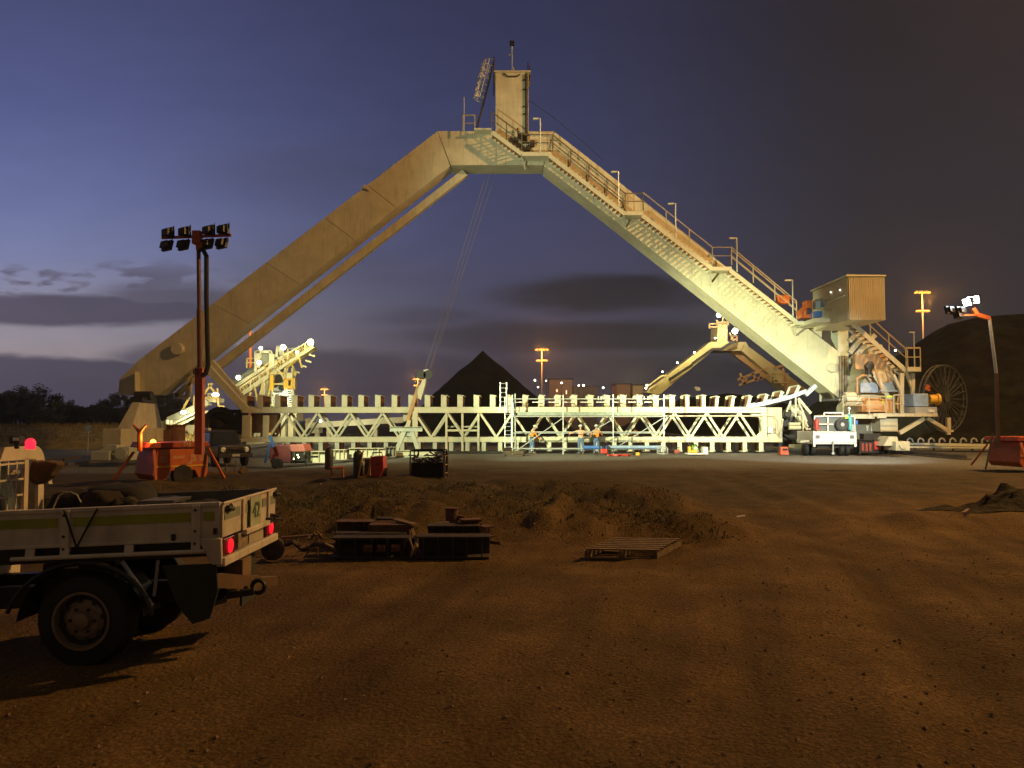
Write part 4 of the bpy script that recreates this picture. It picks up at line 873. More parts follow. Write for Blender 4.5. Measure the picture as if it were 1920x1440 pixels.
# headboard with its mesh
hx = -4.68
mb = MB()
N_ = 40
zT = 1.86; r_ = .17
ub(mb, (hx - .03, UN, 1.0), (hx, UN + .06, zT)); ub(mb, (hx - .03, UN, zT - .13), (hx, UFr - r_, zT)); ub(mb, (hx - .03, UFr - .09, 1.0), (hx, UFr - .0, zT - r_)); ub(mb, (hx - .03, UFr - .31, 1.0), (hx, UFr - .25, zT - .12)); ub(mb, (hx - .03, UN, 1.0), (hx, UFr, 1.1))
arc = [D(hx - .03, UFr - r_ + r_ * math.sin(a), zT - r_ + r_ * math.cos(a)) for a in [R(9 * k) for k in range(11)]] + [D(hx - .03, UFr - .09 - .0, zT - r_), D(hx - .03, UFr - r_, zT - .12)]
mb.prism(arc, (.03, 0, 0))
for z in (1.24, 1.39, 1.54, 1.69): ub(mb, (hx - .02, UN + .05, z), (hx - .008, UFr - .28, z + .018))
for i in range(9): y = UN + .15 + i * .122; ub(mb, (hx - .026, y, 1.05), (hx - .014, y + .018, zT - .12))
ub(mb, (hx - .02, UFr - .17, zT - .34), (hx - .01, UFr - .15, zT - .1))
mb.build('headboard', mat('dusty_cream_paint', (.62, .54, .40), .5, var=.15, scale=6, streak=.2), ute)
mb = MB(); ub(mb, (-7.02, UN + .05, .45), (-4.84, UFr - .05, 1.25)); mb.build('body', UTE, ute, bevel=.04)
mb = MB(); vs = [D(x, y, z) for (x, y, z) in ((-6.92, UN + .08, 1.25), (-4.87, UN + .08, 1.25), (-4.87, UFr - .08, 1.25), (-6.92, UFr - .08, 1.25), (-6.32, UN + .2, 1.80), (-4.97, UN + .2, 1.80), (-4.97, UFr - .2, 1.80), (-6.32, UFr - .2, 1.80))]
mb.add(vs, [(3, 2, 1, 0), (4, 5, 6, 7), (0, 1, 5, 4), (1, 2, 6, 5), (2, 3, 7, 6), (3, 0, 4, 7)]); mb.build('cab_glass', GLASS, ute)
mb = MB(); ub(mb, (-6.37, UN + .16, 1.79), (-4.92, UFr - .16, 1.83)); mb.build('cab_roof', UTE, ute, bevel=.02)
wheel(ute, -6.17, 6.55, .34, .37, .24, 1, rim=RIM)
p = U(57, 830, 7.1); mb = MB(); mb.lathe(p + Vector((0, 0, -.02)), (0, 0, 1), [(0, .044), (.025, .046), (.05, .034), (.062, .01)], 14); mb.tube(p + Vector((0, 0, -.06)), p + Vector((0, 0, -.02)), .045, 10); mb.build('red_beacon', REDLAMP, ute, True)
mb = MB(); q = U(32, 825, 7.1); mb.box(q, (.09, .08, .07)); mb.box(q + Vector((0, 0, -.05)), (.03, .03, .06)); mb.cur = 1; mb.box(q + Vector((.015, -.042, .01)), (.05, .01, .03)); mb.build('work_lamp', [BLKPLASTIC, LENS], ute)
mb = MB(); mb.lathe(U(23, 887, 7.0), (1, -.4, .2), [(0, .02), (.05, .03), (.08, .02)], 8); mb.build('latch_pin', CHROME, ute)
mb = MB(); mb.tube(D(-3.63, UN - .035, 1.335), D(-3.52, UN - .035, 1.03), .008, 5); mb.tube(D(-3.36, UN - .035, 1.335), D(-3.52, UN - .035, 1.03), .008, 5); tag(mb.build('tie_strap', BAG), 'dark tie strap hung in a V over the side gate of the near truck', 'strap')
# cargo
def blob(name, pts, m, label, cat, sub=2, jitter=.03, seed=1):
    """a sagging sack: a rounded hull of boxes displaced by noise"""
    import bmesh
    b = bmesh.new()
    for (c, s) in pts:
        r = bmesh.ops.create_icosphere(b, subdivisions=3, radius=1.0)
        for v in r['verts']:
            w = v.co.copy(); k = max(abs(w.x), abs(w.y), abs(w.z)); w = w * (.25 + .75 / k) * .75
            n = vnoise(np.array([w.x * 2.3 + seed]), np.array([w.y * 2.3 + w.z * 1.7]), seed)[0]
            v.co = Vector((c[0] + w.x * s[0], c[1] + w.y * s[1], c[2] + w.z * s[2])) * 1.0 + Vector((n, -n, n)) * jitter * 2
    a = np.array([v.co[:] for v in b.verts]); lo, hi = a.min(0), a.max(0); o0 = Vector(((lo[0] + hi[0]) / 2, (lo[1] + hi[1]) / 2, lo[2]))
    for v in b.verts: v.co -= o0
    me = bpy.data.meshes.new(name); b.to_mesh(me); b.free(); me.materials.append(m); me.polygons.foreach_set('use_smooth', [True] * len(me.polygons))
    o = bpy.data.objects.new(name, me); col.objects.link(o); o.location = o0; OFF[o.name] = o0
    return tag(o, label, cat) if label else o
TZ = 1.03
mb = MB(); nx, ny = 30, 16; vs = [(D(-4.15 + 1.6 * i / (nx - 1), UN + .06 + 1.28 * j / (ny - 1), 1.22 + .10 * float(fbm(np.array([i * .28]), np.array([j * .35]), 3, 17)[0]))) for j in range(ny) for i in range(nx)]  # dark sheet added so the tray bed reads as shaded
mb.add(vs, [(j * nx + i, j * nx + i + 1, (j + 1) * nx + i + 1, (j + 1) * nx + i) for j in range(ny - 1) for i in range(nx - 1)]); tag(mb.build('shade_sheet', BAG, None, True), 'crumpled black sheet added as shade over the whole bed of the near truck tray', 'shade_sheet')
blob('canvas_bag', [((-3.97, 7.12, 1.16), (.28, .30, .28)), ((-3.60, 7.12, 1.18), (.34, .34, .32))], BAG, 'tall black canvas bag standing at the headboard end of the truck tray', 'bag', seed=3)
bg = blob('canvas_bag', [((-3.50, 6.62, 1.20), (.20, .18, .26))], mat('dark_brown_cloth', (.030, .018, .010), .95, var=.4, bump=.3, bscale=20), 'dark brown bag with a pale cord loop standing in the truck tray', 'bag', seed=8)
mb = MB(); mb.path([U(97, 958, 6.42), U(103, 945, 6.42), U(110, 930, 6.42), U(120, 923, 6.42), U(133, 922, 6.42), U(145, 928, 6.42), U(152, 942, 6.42)], .006, 5); mb.build('cord', mat('pale_cord', (.5, .45, .3), .7), bg)
blob('canvas_bag', [((-3.06, 6.85, 1.16), (.17, .3, .22))], BAG, 'black square bag standing beside the flat board in the truck tray', 'bag', seed=12)
blob('canvas_bag', [((-3.28, 6.60, 1.18), (.15, .15, .22))], mat('khaki_cloth', (.035, .026, .014), .95, var=.3, bump=.3, bscale=20), 'khaki sack slumped between two dark bags in the truck tray', 'sack', seed=15)
mb = MB(); a = U(252, 944, 6.5); b = U(325, 939, 6.5); mb.prism([a + Vector((0, 0, -.02)), b + Vector((0, 0, -.02)), b + Vector((.01, 0, .005)), a + Vector((.03, 0, .02))], (0, .35, 0)); mb.bar(U(200, 957, 6.42), U(255, 948, 6.45), .04, .03); mb.bar(U(252, 951, 6.5), U(270, 1000, 6.55), .03, .03)
tag(mb.build('board', mat('grey_board', (.12, .11, .10), .7, var=.3)), 'grey board lying across the top of the truck tray', 'board')
mb = MB(); mb.prism(PX([(57, 862), (70, 866), (84, 864), (108, 868), (98, 882), (90, 894), (72, 908), (62, 911), (54, 902), (52, 884)], 7.25), (0, .16, 0)); tag(mb.build('canvas_bag', CANVAS, None, bevel=.03), 'brown canvas bag hung on the corner of the tray headboard', 'bag')
mb = MB(); mb.bar(U(90, 890, 7.4), U(93, 908, 7.4), .06, .02); tag(mb.build('pale_slat', mat('pale_slat', (.62, .54, .40), .5)), 'short pale slat standing behind the brown canvas bag', 'slat')

# ------------------------------------------------------------------ the black four-wheel drive
def four_wheel_drive(loc, yaw):
    t = thing('parked_car', 'black boxy four-wheel drive with a white roof awning, parked before the boom', 'car', loc)
    C = Vector(loc); q = Matrix.Rotation(yaw, 3, 'Z')
    def W(x, y, z): return C + q @ Vector((x, y, z))
    paint = mat('black_car_paint', (.022, .025, .024), .3, var=.1, spec=.6)
    def hexa(mb, b): mb.add([W(*p) for p in b], [(3, 2, 1, 0), (4, 5, 6, 7), (0, 1, 5, 4), (1, 2, 6, 5), (2, 3, 7, 6), (3, 0, 4, 7)])
    mb = MB(); hexa(mb, [(-2.2, -.86, .5), (2.1, -.86, .5), (2.1, .86, .5), (-2.2, .86, .5), (-2.2, -.86, 1.08), (2.1, -.82, 1.06), (2.1, .82, 1.06), (-2.2, .86, 1.08)])
    hexa(mb, [(.75, -.80, 1.06), (2.08, -.78, 1.06), (2.08, .78, 1.06), (.75, .80, 1.06), (.75, -.76, 1.16), (2.02, -.72, 1.12), (2.02, .72, 1.12), (.75, .76, 1.16)])
    mb.build('body', paint, t, bevel=.05)
    mb = MB(); hexa(mb, [(-2.15, -.82, 1.085), (.85, -.82, 1.085), (.85, .82, 1.085), (-2.15, .82, 1.085), (-2.0, -.68, 1.78), (.35, -.68, 1.78), (.35, .68, 1.78), (-2.0, .68, 1.78)]); mb.build('cabin', paint, t, bevel=.06)
    mb = MB(); hexa(mb, [(.80, -.70, 1.16), (.84, -.70, 1.14), (.84, .70, 1.14), (.80, .70, 1.16), (.40, -.60, 1.72), (.44, -.60, 1.72), (.44, .60, 1.72), (.40, .60, 1.72)]); mb.build('windscreen', GLASS, t)
    for s in (-1, 1):
        for (a, b, c, d) in ((-.25, .62, -.22, .28), (-1.15, -.33, -1.12, -.30), (-1.98, -1.25, -1.9, -1.22)):
            mb = MB(); mb.add([W(a, s * .822, 1.14), W(b, s * .822, 1.14), W(d, s * .70, 1.70), W(c, s * .70, 1.70), W(a, s * .80, 1.14), W(b, s * .80, 1.14), W(d, s * .68, 1.70), W(c, s * .68, 1.70)], [(0, 1, 2, 3), (7, 6, 5, 4), (0, 4, 5, 1), (1, 5, 6, 2), (2, 6, 7, 3), (3, 7, 4, 0)]); mb.build('side_window', GLASS, t)
        mb = MB(); mb.lathe(W(2.08, s * .58, .88), q @ Vector((1, 0, 0)), [(0, .13), (.05, .13), (.06, .11)], 14); mb.build('headlight', LENS, t, True)
        mb = MB(); mb.box(W(2.14, s * .6, .62), (.08, .2, .09), yaw); mb.build('indicator', LENS, t)
        mb = MB(); mb.box(W(.7, s * .95, 1.15), (.1, .2, .16), yaw); mb.build('mirror', paint, t)
        for x in (-1.35, 1.35):
            w = MB(); w.lathe(W(x, s * .62, .38), q @ Vector((0, s, 0)), [(0, .3), (.03, .38), (.22, .38), (.26, .3), (.22, .22), (.24, .01)], 22); w.build('wheel', BLACK, t, True)
    mb = MB(); hexa(mb, [(2.1, -.42, .78), (2.14, -.42, .78), (2.14, .42, .78), (2.1, .42, .78), (2.1, -.42, .98), (2.13, -.42, .98), (2.13, .42, .98), (2.1, .42, .98)]); mb.build('grille', DARK, t)
    MB().box(W(2.15, 0, .90), (.02, .16, .05), yaw).build('badge', CHROME, t)
    MB().box(W(2.09, 0, 1.10), (.04, 1.5, .03), yaw).build('bonnet_trim', CHROME, t)
    mb = MB(); mb.box(W(2.22, 0, .58), (.16, 1.7, .20), yaw); mb.bar(W(2.28, -.45, .5), W(2.28, -.45, .95), .05, .05); mb.bar(W(2.28, .45, .5), W(2.28, .45, .95), .05, .05); mb.bar(W(2.28, -.45, .95), W(2.28, .45, .95), .05, .05); mb.build('bull_bar', DARK, t, bevel=.02)
    MB().box(W(2.31, 0, .6), (.01, .38, .12), yaw).build('number_plate', GALV, t)
    mb = MB(); mb.bar(W(-1.9, -.72, 1.90), W(.3, -.72, 1.90), .16, .14); mb.build('roof_awning', WHITE, t, bevel=.02)
    mb = MB()
    for x in (-1.8, -.8, .2): mb.bar(W(x, -.75, 1.83), W(x, .75, 1.83), .05, .05)
    mb.build('roof_rack', DARK, t); return t
cpos = U(420, 870, 40.5); gz0 = gz(cpos.x, 40.5)
four_wheel_drive((cpos.x - .3, 40.9, gz0), math.atan2(-.78, .62))

# maroon engine trailer
cp = U(535, 876, 37.5); g0 = gz(cp.x, 37.5)
t = thing('compressor_trailer', 'dark maroon engine trailer with a faded red hood beside the black car', 'trailer', (cp.x, 38, g0))
mb = MB(); mb.prism(PX([(506, 868), (506, 842), (512, 834), (541, 834), (545, 842), (545, 868)], 37.5), (0, 1.4, 0)); mb.build('canopy', MAROON, t, bevel=.05)
mb = MB(); mb.prism(PX([(545.5, 847), (542, 834), (568, 833), (572, 844), (572, 847)], 37.45), (0, 1.3, 0)); mb.build('hood', PINKRED, t, bevel=.03)
mb = MB(); mb.spu(547, 864, 571, 847.3, 37.55, 38.6); mb.build('engine_block', DARK, t)
mb = MB(); mb.bar(U(552, 846, 37.4), U(553, 858, 37.4), .07, .05); mb.bar(U(571, 845, 37.4), U(570, 853, 37.4), .07, .05)
for (x, y) in ((551, 861), (560, 858), (558, 853)): mb.ball(U(x, y, 37.45), .07, 6)
mb.build('chrome_fitting', CHROME, t)
mb = MB(); mb.bar(U(560, 858, 38), U(596, 856, 37.6), .1, .1); mb.tube(U(572, 845, 37.8), U(573, 873, 37.8), .05, 6); mb.bar(U(545, 867, 37.8), U(585, 866, 37.8), .12, .1); mb.build('drawbar', DARK, t)
for Y in (37.4, 38.8): MB().lathe(U(521, 869, Y), (0, -1, 0), [(0, .2), (.02, .27), (.18, .27), (.2, .2), (.17, .12), (.17, .01)], 18).build('wheel', BLACK, t, True)
# blue prop beside it
cp = U(505, 866, 36.5); t = thing('prop_stand', 'slanting blue tubular prop with a yellow tip between the car and the trailer', 'prop', (cp.x, 36.5, cp.z))
mb = MB(); mb.bar(U(497, 868, 36.5), U(507, 832, 36.5), .10, .10); mb.build('front_tube', BLUE, t); mb = MB(); mb.bar(U(506, 816, 36.7), U(514, 838, 36.7), .16, .12); mb.build('rear_tube', BLUE, t)
mb = MB(); mb.tube(U(505, 812, 36.7), U(507, 818, 36.7), .06, 8); mb.build('tip', YELLOW, t)
# ------------------------------------------------------------------ workers
SKIN = mat('skin', (.42, .24, .16), .6, var=.1)
DENIM = mat('blue_denim', (.10, .17, .32), .85, var=.25, scale=12)
BOOT = mat('tan_boot', (.22, .15, .08), .8, var=.2)
OSHIRT = mat('orange_shirt', (.75, .26, .03), .8, var=.1)
PSHIRT = mat('faded_orange_shirt', (.72, .38, .24), .8, var=.1)
HELM = mat('white_helmet', (.75, .75, .70), .35, var=.05)
def person(loc, yaw, shirt, label, lean=0.0, arms=((.25, .3, .0), (.25, .3, .0)), legs=(0, 0), head=0.0):
    """arms: per side (sideways elbow, forward elbow, hand lift); legs: forward swing of each foot"""
    V, E, Rr, bone = [], [], [], []
    def v(p, r): V.append(Vector(p)); Rr.append(r); return len(V) - 1
    def e(a, b): E.append((a, b))
    qb = Matrix.Rotation(-lean, 3, 'X'); hipc = Vector((0, 0, .95))
    def up(x, y, z): return hipc + qb @ (Vector((x, y, z)) - hipc)
    pel = v((0, 0, .95), (.155, .11)); w = v(up(0, 0, 1.12), (.145, .10)); ch = v(up(0, 0, 1.34), (.17, .115)); nk0 = v(up(0, -.005, 1.45), (.085, .075)); nk = v(up(0, 0, 1.53), (.055, .058))
    hq = Matrix.Rotation(-head, 3, 'X'); nb = up(0, 0, 1.53)
    def hd(x, y, z): return nb + qb @ (hq @ (Vector((x, y, z)) - Vector((0, 0, 1.53))))
    h1 = v(hd(0, .025, 1.60), (.070, .080)); h2 = v(hd(0, .01, 1.68), (.075, .092)); h3 = v(hd(0, 0, 1.745), (.045, .055)); ns = v(hd(0, .115, 1.635), (.010, .012))
    for a, b in ((pel, w), (w, ch), (ch, nk0), (nk0, nk), (nk, h1), (h1, h2), (h2, h3), (h1, ns)): e(a, b)
    joints = {'shirt': [], 'legs': [], 'skin': [hd(0, .02, 1.66), hd(0, .02, 1.6), up(0, 0, 1.53)], 'boot': []}
    for s, (sx, fy, lift) in zip((-1, 1), arms):
        sh = v(up(s * .19, 0, 1.42), (.065, .065)); el_ = up(s * (.21 + sx * .5), fy * .35 - .02, 1.42 - .26 * (1 - .35 * abs(sx))); el = v(el_, (.046, .046))
        wr_ = el_ + qb @ Vector((-s * .05 * (sx > .3) * 2 + s * .02, .08 + fy * .45, -.22 + lift)).normalized() * .25; wr = v(wr_, (.030, .026))
        dh = (wr_ - el_).normalized(); pa_ = wr_ + dh * .07; pa = v(pa_, (.036, .018)); e(ch, sh); e(sh, el); e(el, wr); e(wr, pa)
        side = dh.cross(Vector((s, 0, .1))).normalized(); curl = Vector((-s, 0, 0))
        for k, Lf in enumerate((.075, .085, .08, .062)):
            o = side * ((k - 1.5) * .019); f0 = v(pa_ + o + dh * .03, (.010, .010)); f1 = v(pa_ + o + dh * (.03 + Lf * .55) + curl * .008, (.0085, .0085)); f2 = v(pa_ + o + dh * (.02 + Lf * .85) + curl * .035, (.007, .007)); e(pa, f0); e(f0, f1); e(f1, f2)
        t0 = v(wr_ + dh * .04 - side * .035, (.011, .011)); t1 = v(wr_ + dh * .085 - side * .058 + curl * .02, (.009, .009)); e(wr, t0); e(t0, t1)
        joints['skin'] += [wr_ + dh * .06, pa_, pa_ + dh * .08]; joints['shirt'] += [up(s * .19, 0, 1.42), el_, el_.lerp(wr_, .6), wr_]
        sw = legs[0] if s < 0 else legs[1]
        hp_ = v((s * .095, 0, .90), (.10, .105)); kn = v((s * .115, sw * .5 + .03, .50), (.066, .068)); an = v((s * .13, sw - .02, .10), (.046, .05)); he = v((s * .13, sw - .06, .045), (.04, .04)); to = v((s * .15, sw + .17, .035), (.042, .032))
        e(pel, hp_); e(hp_, kn); e(kn, an); e(an, he); e(an, to)
        joints['legs'] += [Vector((s * .10, 0, .85)), Vector((s * .11, sw * .25, .68)), Vector((s * .115, sw * .5, .5)), Vector((s * .12, sw * .8, .3)), Vector((s * .13, sw, .18))]; joints['boot'] += [Vector((s * .13, sw, .06)), Vector((s * .15, sw + .15, .04))]
    joints['shirt'] += [up(0, 0, 1.08), up(0, 0, 1.2), up(0, 0, 1.34), up(-.1, 0, 1.4), up(.1, 0, 1.4), up(-.08, 0, 1.1), up(.08, 0, 1.1)]; joints['legs'] += [Vector((0, 0, .93)), Vector((-.1, 0, .97)), Vector((.1, 0, .97))]
    me = bpy.data.meshes.new('p'); me.from_pydata(V, E, []); o = bpy.data.objects.new('p', me); col.objects.link(o)
    sm = o.modifiers.new('s', 'SKIN'); sm.use_smooth_shade = True
    for i, d in enumerate(me.skin_vertices[0].data): r = Rr[i]; d.radius = r; d.use_root = (i == 0)
    sb = o.modifiers.new('u', 'SUBSURF'); sb.levels = 2
    dg = bpy.context.evaluated_depsgraph_get(); m2 = bpy.data.meshes.new_from_object(o.evaluated_get(dg)); bpy.data.objects.remove(o)
    m2.materials.clear()
    for m in (shirt, DENIM, SKIN, BOOT): m2.materials.append(m)
    keys = ['shirt', 'legs', 'skin', 'boot']
    for p in m2.polygons:
        c = p.center; best = min(((c - j).length, k) for k, name in enumerate(keys) for j in joints[name]); p.material_index = best[1]; p.use_smooth = True
    root = bpy.data.objects.new('person', m2); col.objects.link(root); root.location = loc; root.rotation_euler.z = yaw; OFF[root.name] = Vector((0, 0, 0))
    tag(root, label, 'person', 'workers at the boom')
    mb = MB(); M = qb @ hq; c = hd(0, .005, 1.70); n = 14
    rings = [(.0, .135, .155), (.03, .132, .150), (.07, .115, .13), (.105, .075, .085), (.12, .01, .01)]
    vs, fs = [], []
    for (z, rx, ry) in rings:
        for i in range(n): a = 2 * math.pi * i / n; vs.append(c + M @ Vector((rx * math.cos(a), ry * math.sin(a), z)))
    for k in range(len(rings) - 1):
        for i in range(n): fs.append((k * n + i, k * n + (i + 1) % n, (k + 1) * n + (i + 1) % n, (k + 1) * n + i))
    mb.add(vs, fs); mb.prism([c + M @ Vector((.12 * math.cos(a), .13 * math.sin(a) + (.07 if 20 < math.degrees(a) < 160 else 0), .0)) for a in [R(10 + 20 * i) for i in range(9)]], M @ Vector((0, 0, .015)))
    mb.build('hard_hat', HELM, root, True); return root
wy = 46.9
def at(px, Y): p = U(px, 850, Y); return (p.x, Y, gz(p.x, Y))
person(at(1089, 46.6), R(4), PSHIRT, 'worker in a faded orange shirt standing with both elbows held out, back to the camera', .03, ((1.0, .35, .05), (1.0, .35, .05)))
person(at(1118.5, 47.3), R(-6), OSHIRT, 'worker in bright orange shirt and jeans standing close to the lattice, back turned', .06, ((.45, .75, .2), (.3, .75, .15)))
person(at(996, 47.3), R(-75), OSHIRT, 'worker in orange leaning toward the lattice beside the scaffold ladder, seen from the side', .32, ((.2, .9, .15), (.2, .7, .05)), (-.05, .12), .1)
person(at(1196, 50.3), R(60), OSHIRT, 'worker half hidden behind the lattice diagonals near the right end of the scaffold', .35, ((.3, .9, .1), (.3, .8, .1)), (0, .1), .15)

# ------------------------------------------------------------------ scaffold
sc = thing('scaffold', 'galvanised tube scaffold with boarded decks standing in front of the boom', 'scaffold', (U(1100, 850, 46).x, 46.2, 0))
S0, S1 = 46.0, 47.5
for x in (961, 1056, 1150, 1245):
    for Y in (S0, S1):
        p = U(x, 852 if Y == S0 else 850, Y); q = U(x, 740 if Y == S0 else 744, Y); p.z = gz(p.x, Y) + .01; MB().tube(p, q, .036, 8).build('standard', GALV, sc)
MB().tube(U(966, 846, S0 + .2), U(966, 738, S0 + .2), .036, 8).build('standard', GALV, sc)
for (x0, x1, y, Y) in ((955, 1247, 748, S0), (960, 1247, 781, S0), (965, 1247, 810, S0), (961, 1246, 841, S0), (960, 1246, 780, S1), (961, 1246, 812, S1), (961, 1246, 842, S1)):
    MB().tube(U(x0, y, Y), U(x1, y, Y), .032, 8).build('ledger', GALV, sc)
for x in (961, 1056, 1150, 1245):
    for y in (748, 781, 841): MB().tube(U(x, y, S0), U(x, y, S0) + Vector((0, 1.5, 0)), .028, 6).build('transom', GALV, sc)
for (a, b) in (((966, 847), (1055, 784)), ((1150, 843), (1243, 784)), ((1100, 815), (1150, 786))): MB().tube(U(*a, S0 - .04), U(*b, S0 - .04), .03, 6).build('brace', GALV, sc)
for y in (778, 776): pass
mb = MB(); a = U(970, 780, S0 + .1); b = U(1247, 777.5, S0 + .1)
for k in range(5): mb.span((a.x, S0 + .1 + k * .26, a.z + .03), (b.x, S0 + .34 + k * .26, a.z + .07))
mb.span((a.x, S0 + .02, a.z + .03), (b.x, S0 + .05, a.z + .24)); mb.build('deck', mat('grey_green_boards', (.26, .30, .27), .6, var=.3, scale=3), sc)
for k in range(9):
    x = 968 + k * 30; MB().bar(U(x, 754, S1), U(x + 14, 754, S1), .03, .05).build('guard_board', WHITE, sc)
for (x, y) in ((961, 760), (961, 775)): MB().box(U(x, y, S0 - .03), (.14, .1, .35)).build('tag_board', mat('pale_blue_tag', (.35, .50, .62), .5), sc)
for x in (1122, 1127, 1208, 1215): MB().tube(U(x, 750, S1), U(x, 743, S1), .03, 6).build('spigot', WHITE, sc)
ld = MB(); a0, a1 = U(947, 772, S0 + .8), U(940, 717, S0 + 1.0)
for s in (-.19, .19): ld.tube(U(944, 772, S0 + .8) + Vector((s, 0, 0)), U(944, 717, S0 + .9) + Vector((s, 0, 0)), .028, 6)
for i in range(7): p = U(944, 770, S0 + .8).lerp(U(944, 719, S0 + .9), i / 6); ld.tube(p - Vector((.19, 0, 0)), p + Vector((.19, 0, 0)), .02, 6)
tag(ld.build('ladder', ALU), 'bare aluminium ladder rising above the left end of the scaffold', 'ladder')
ld = MB()
for s in (-.2, .2): ld.tube(U(953, 840, S0 + .5) + Vector((s, 0, 0)), U(953, 745, S0 + .9) + Vector((s, 0, 0)), .026, 6)
for i in range(13): p = U(953, 838, S0 + .5).lerp(U(953, 747, S0 + .9), i / 12); ld.tube(p - Vector((.2, 0, 0)), p + Vector((.2, 0, 0)), .018, 6)
tag(ld.build('ladder', GALV), 'long galvanised ladder reaching from the ground past the scaffold deck', 'ladder')

# ------------------------------------------------------------------ stand, beams and tools along the boom
p = U(775, 857, 43.0)
t = thing('trestle_stand', 'pale green steel trestle with a crossbeam and wide feet under the boom', 'stand', (p.x, 43.2, gz(p.x, 43)))
mb = MB(); mb.ibeam(U(731, 804.5, 43), U(792, 804.5, 43), .3, .26, .03); mb.build('crossbeam', PALEG, t)
for (a, b) in (((759, 808), (744, 843)), ((772, 808), (784, 843))): MB().bar(U(*a, 43), U(*b, 43), .22, .24, (0, 1, 0)).build('leg', PALEG, t)
mb = MB(); mb.bar(U(766, 806, 43.2), U(766, 818, 43.2), .36, .3, (0, 1, 0)); mb.build('packer', PALEG, t)
mb = MB(); mb.ibeam(U(741, 849, 43), U(814, 849, 43), .35, .30, .03); mb.spu(742, 858, 814, 850.5, 42.9, 43.5); mb.build('base_beam', CREAM2, t)
def plate_box(px0, px1, py0, py1, Y, d, m, label, name='steel_beam', cat='beam', parts=True):
    a, b = U(px0, py1, Y), U(px1, py0, Y); t = thing(name, label, cat, ((a.x + b.x) / 2, Y, a.z))
    mb = MB(); c0 = Vector((a.x, Y + d / 2, (a.z + b.z) / 2)); mb.ibeam(c0, Vector((b.x, Y + d / 2, (a.z + b.z) / 2)), d, b.z - a.z, .03); mb.build('web', m, t)
    mb = MB()
    for k in range(3): x = a.x + (b.x - a.x) * (k + .5) / 3; mb.box((x, Y + d / 2, (a.z + b.z) / 2), (.02, d * .9, (b.z - a.z) * .85))
    mb.build('stiffener', m, t); return t
plate_box(653, 721, 840, 858, 40.5, .5, CREAM2, 'long cream steel beam lying on the pad behind the gas bottles')
plate_box(720, 741, 838, 857, 41.5, .6, mat('grey_steel', (.26, .25, .22), .6, var=.2), 'short grey steel beam end against the cream trestle foot')
plate_box(576, 618, 846, 868, 38.5, .6, CREAM2, 'cream steel beam leaning low behind the left gas bottle')
plate_box(623, 648, 843, 862, 39.5, .6, CREAM2, 'stubby cream beam with a rusty end right of the left gas bottle')
plate_box(640, 668, 843, 860, 41.0, .5, DARK, 'dark steel beam between two cream beams')
def timbers(px0, px1, pys, Y, label):
    a = U(px0, pys[-1][1], Y); b = U(px1, pys[0][0], Y); t = thing('timber_stack', label, 'timber', ((a.x + b.x) / 2, Y, gz(a.x, Y)))
    for i, (y0, y1) in enumerate(pys):
        for k in range(3): mb = MB(); p, q = U(px0 + 3 * (i % 2) + k, y1, Y + k * .35), U(px1 - 2 * i + k * 2, y0, Y + .28 + k * .35); mb.span((p.x, Y + k * .35, p.z), (q.x, Y + .28 + k * .35, q.z)); mb.build('baulk', mat('dark_timber', (.10, .075, .05), .9, var=.4, scale=6, bump=.2), t, bevel=.01)
timbers(943, 982, [(845, 851), (852, 857)], 44.0, 'dark timber baulks stacked on the pad at the left foot of the scaffold')
def pipe(px0, px1, py, Y, r, m, label, name='pipe'):
    mb = MB(); p, q = U(px0, py, Y), U(px1, py, Y); mb.tube(p, q, r, 14); mb.tube(p, p + Vector((.08, 0, 0)), r * 1.25, 14); mb.tube(q - Vector((.08, 0, 0)), q, r * 1.25, 14); return tag(mb.build(name, m, None, True), label, 'pipe')
pipe(1094, 1140, 839, 45.2, .11, BLUE, 'bright blue pipe on the ground behind the two standing workers')
pipe(1141, 1240, 838.5, 45.4, .10, LBLUE, 'long pale blue pipe on the ground under the right of the scaffold')
pipe(840, 940, 848, 43.5, .07, DARK, 'long dark pipe on the gravel between the mesh cage and the timber stack')
def pump(px, py0, py1, Y, m, label, name, cat):
    a = U(px, py1, Y); h = U(px, py0, Y).z - a.z; t = thing(name, label, cat, (a.x, Y, a.z))
    w = h * .8
    mb = MB(); mb.box((a.x, Y, a.z + h * .38), (w, .4, h * .55)); mb.build('body', m, t, bevel=.04)
    mb = MB(); mb.path([(a.x - w * .6, Y - .2, a.z), (a.x - w * .6, Y - .2, a.z + h), (a.x + w * .6, Y - .2, a.z + h), (a.x + w * .6, Y - .2, a.z)], .025, 6); mb.path([(a.x - w * .6, Y + .2, a.z), (a.x - w * .6, Y + .2, a.z + h), (a.x + w * .6, Y + .2, a.z + h), (a.x + w * .6, Y + .2, a.z)], .025, 6); mb.build('frame', DARK, t)
    MB().tube((a.x, Y, a.z + h * .6), (a.x, Y, a.z + h * .95), w * .25, 10).build('cap', DARK, t); return t
pump(1132, 836, 852, 44.6, RED, 'red engine pump on the ground by the blue pipe', 'pump', 'pump')
mb = MB(); pts = [U(1140 + 4 * i, 851.5 - 1.5 * (i % 3 == 1) + (.8 if i % 2 else 0), 44.4 + .25 * math.sin(i * 1.3)) for i in range(11)]
for p in pts: p.z = gz(p.x, p.y) + .06
mb.path(pts, .06, 8); tag(mb.build('hose', RED, None, True), 'red hose lying along the gravel right of the red pump', 'hose')
mb = MB(); mb.box(U(1195, 851, 44.6) , (.22, .3, .18)); mb.cur = 1; mb.box(U(1189, 850, 44.6), (.15, .3, .2)); tag(mb.build('tool_case', [YELLOW, BLACK], None, bevel=.02), 'small yellow and black tool case on the gravel', 'tool case')
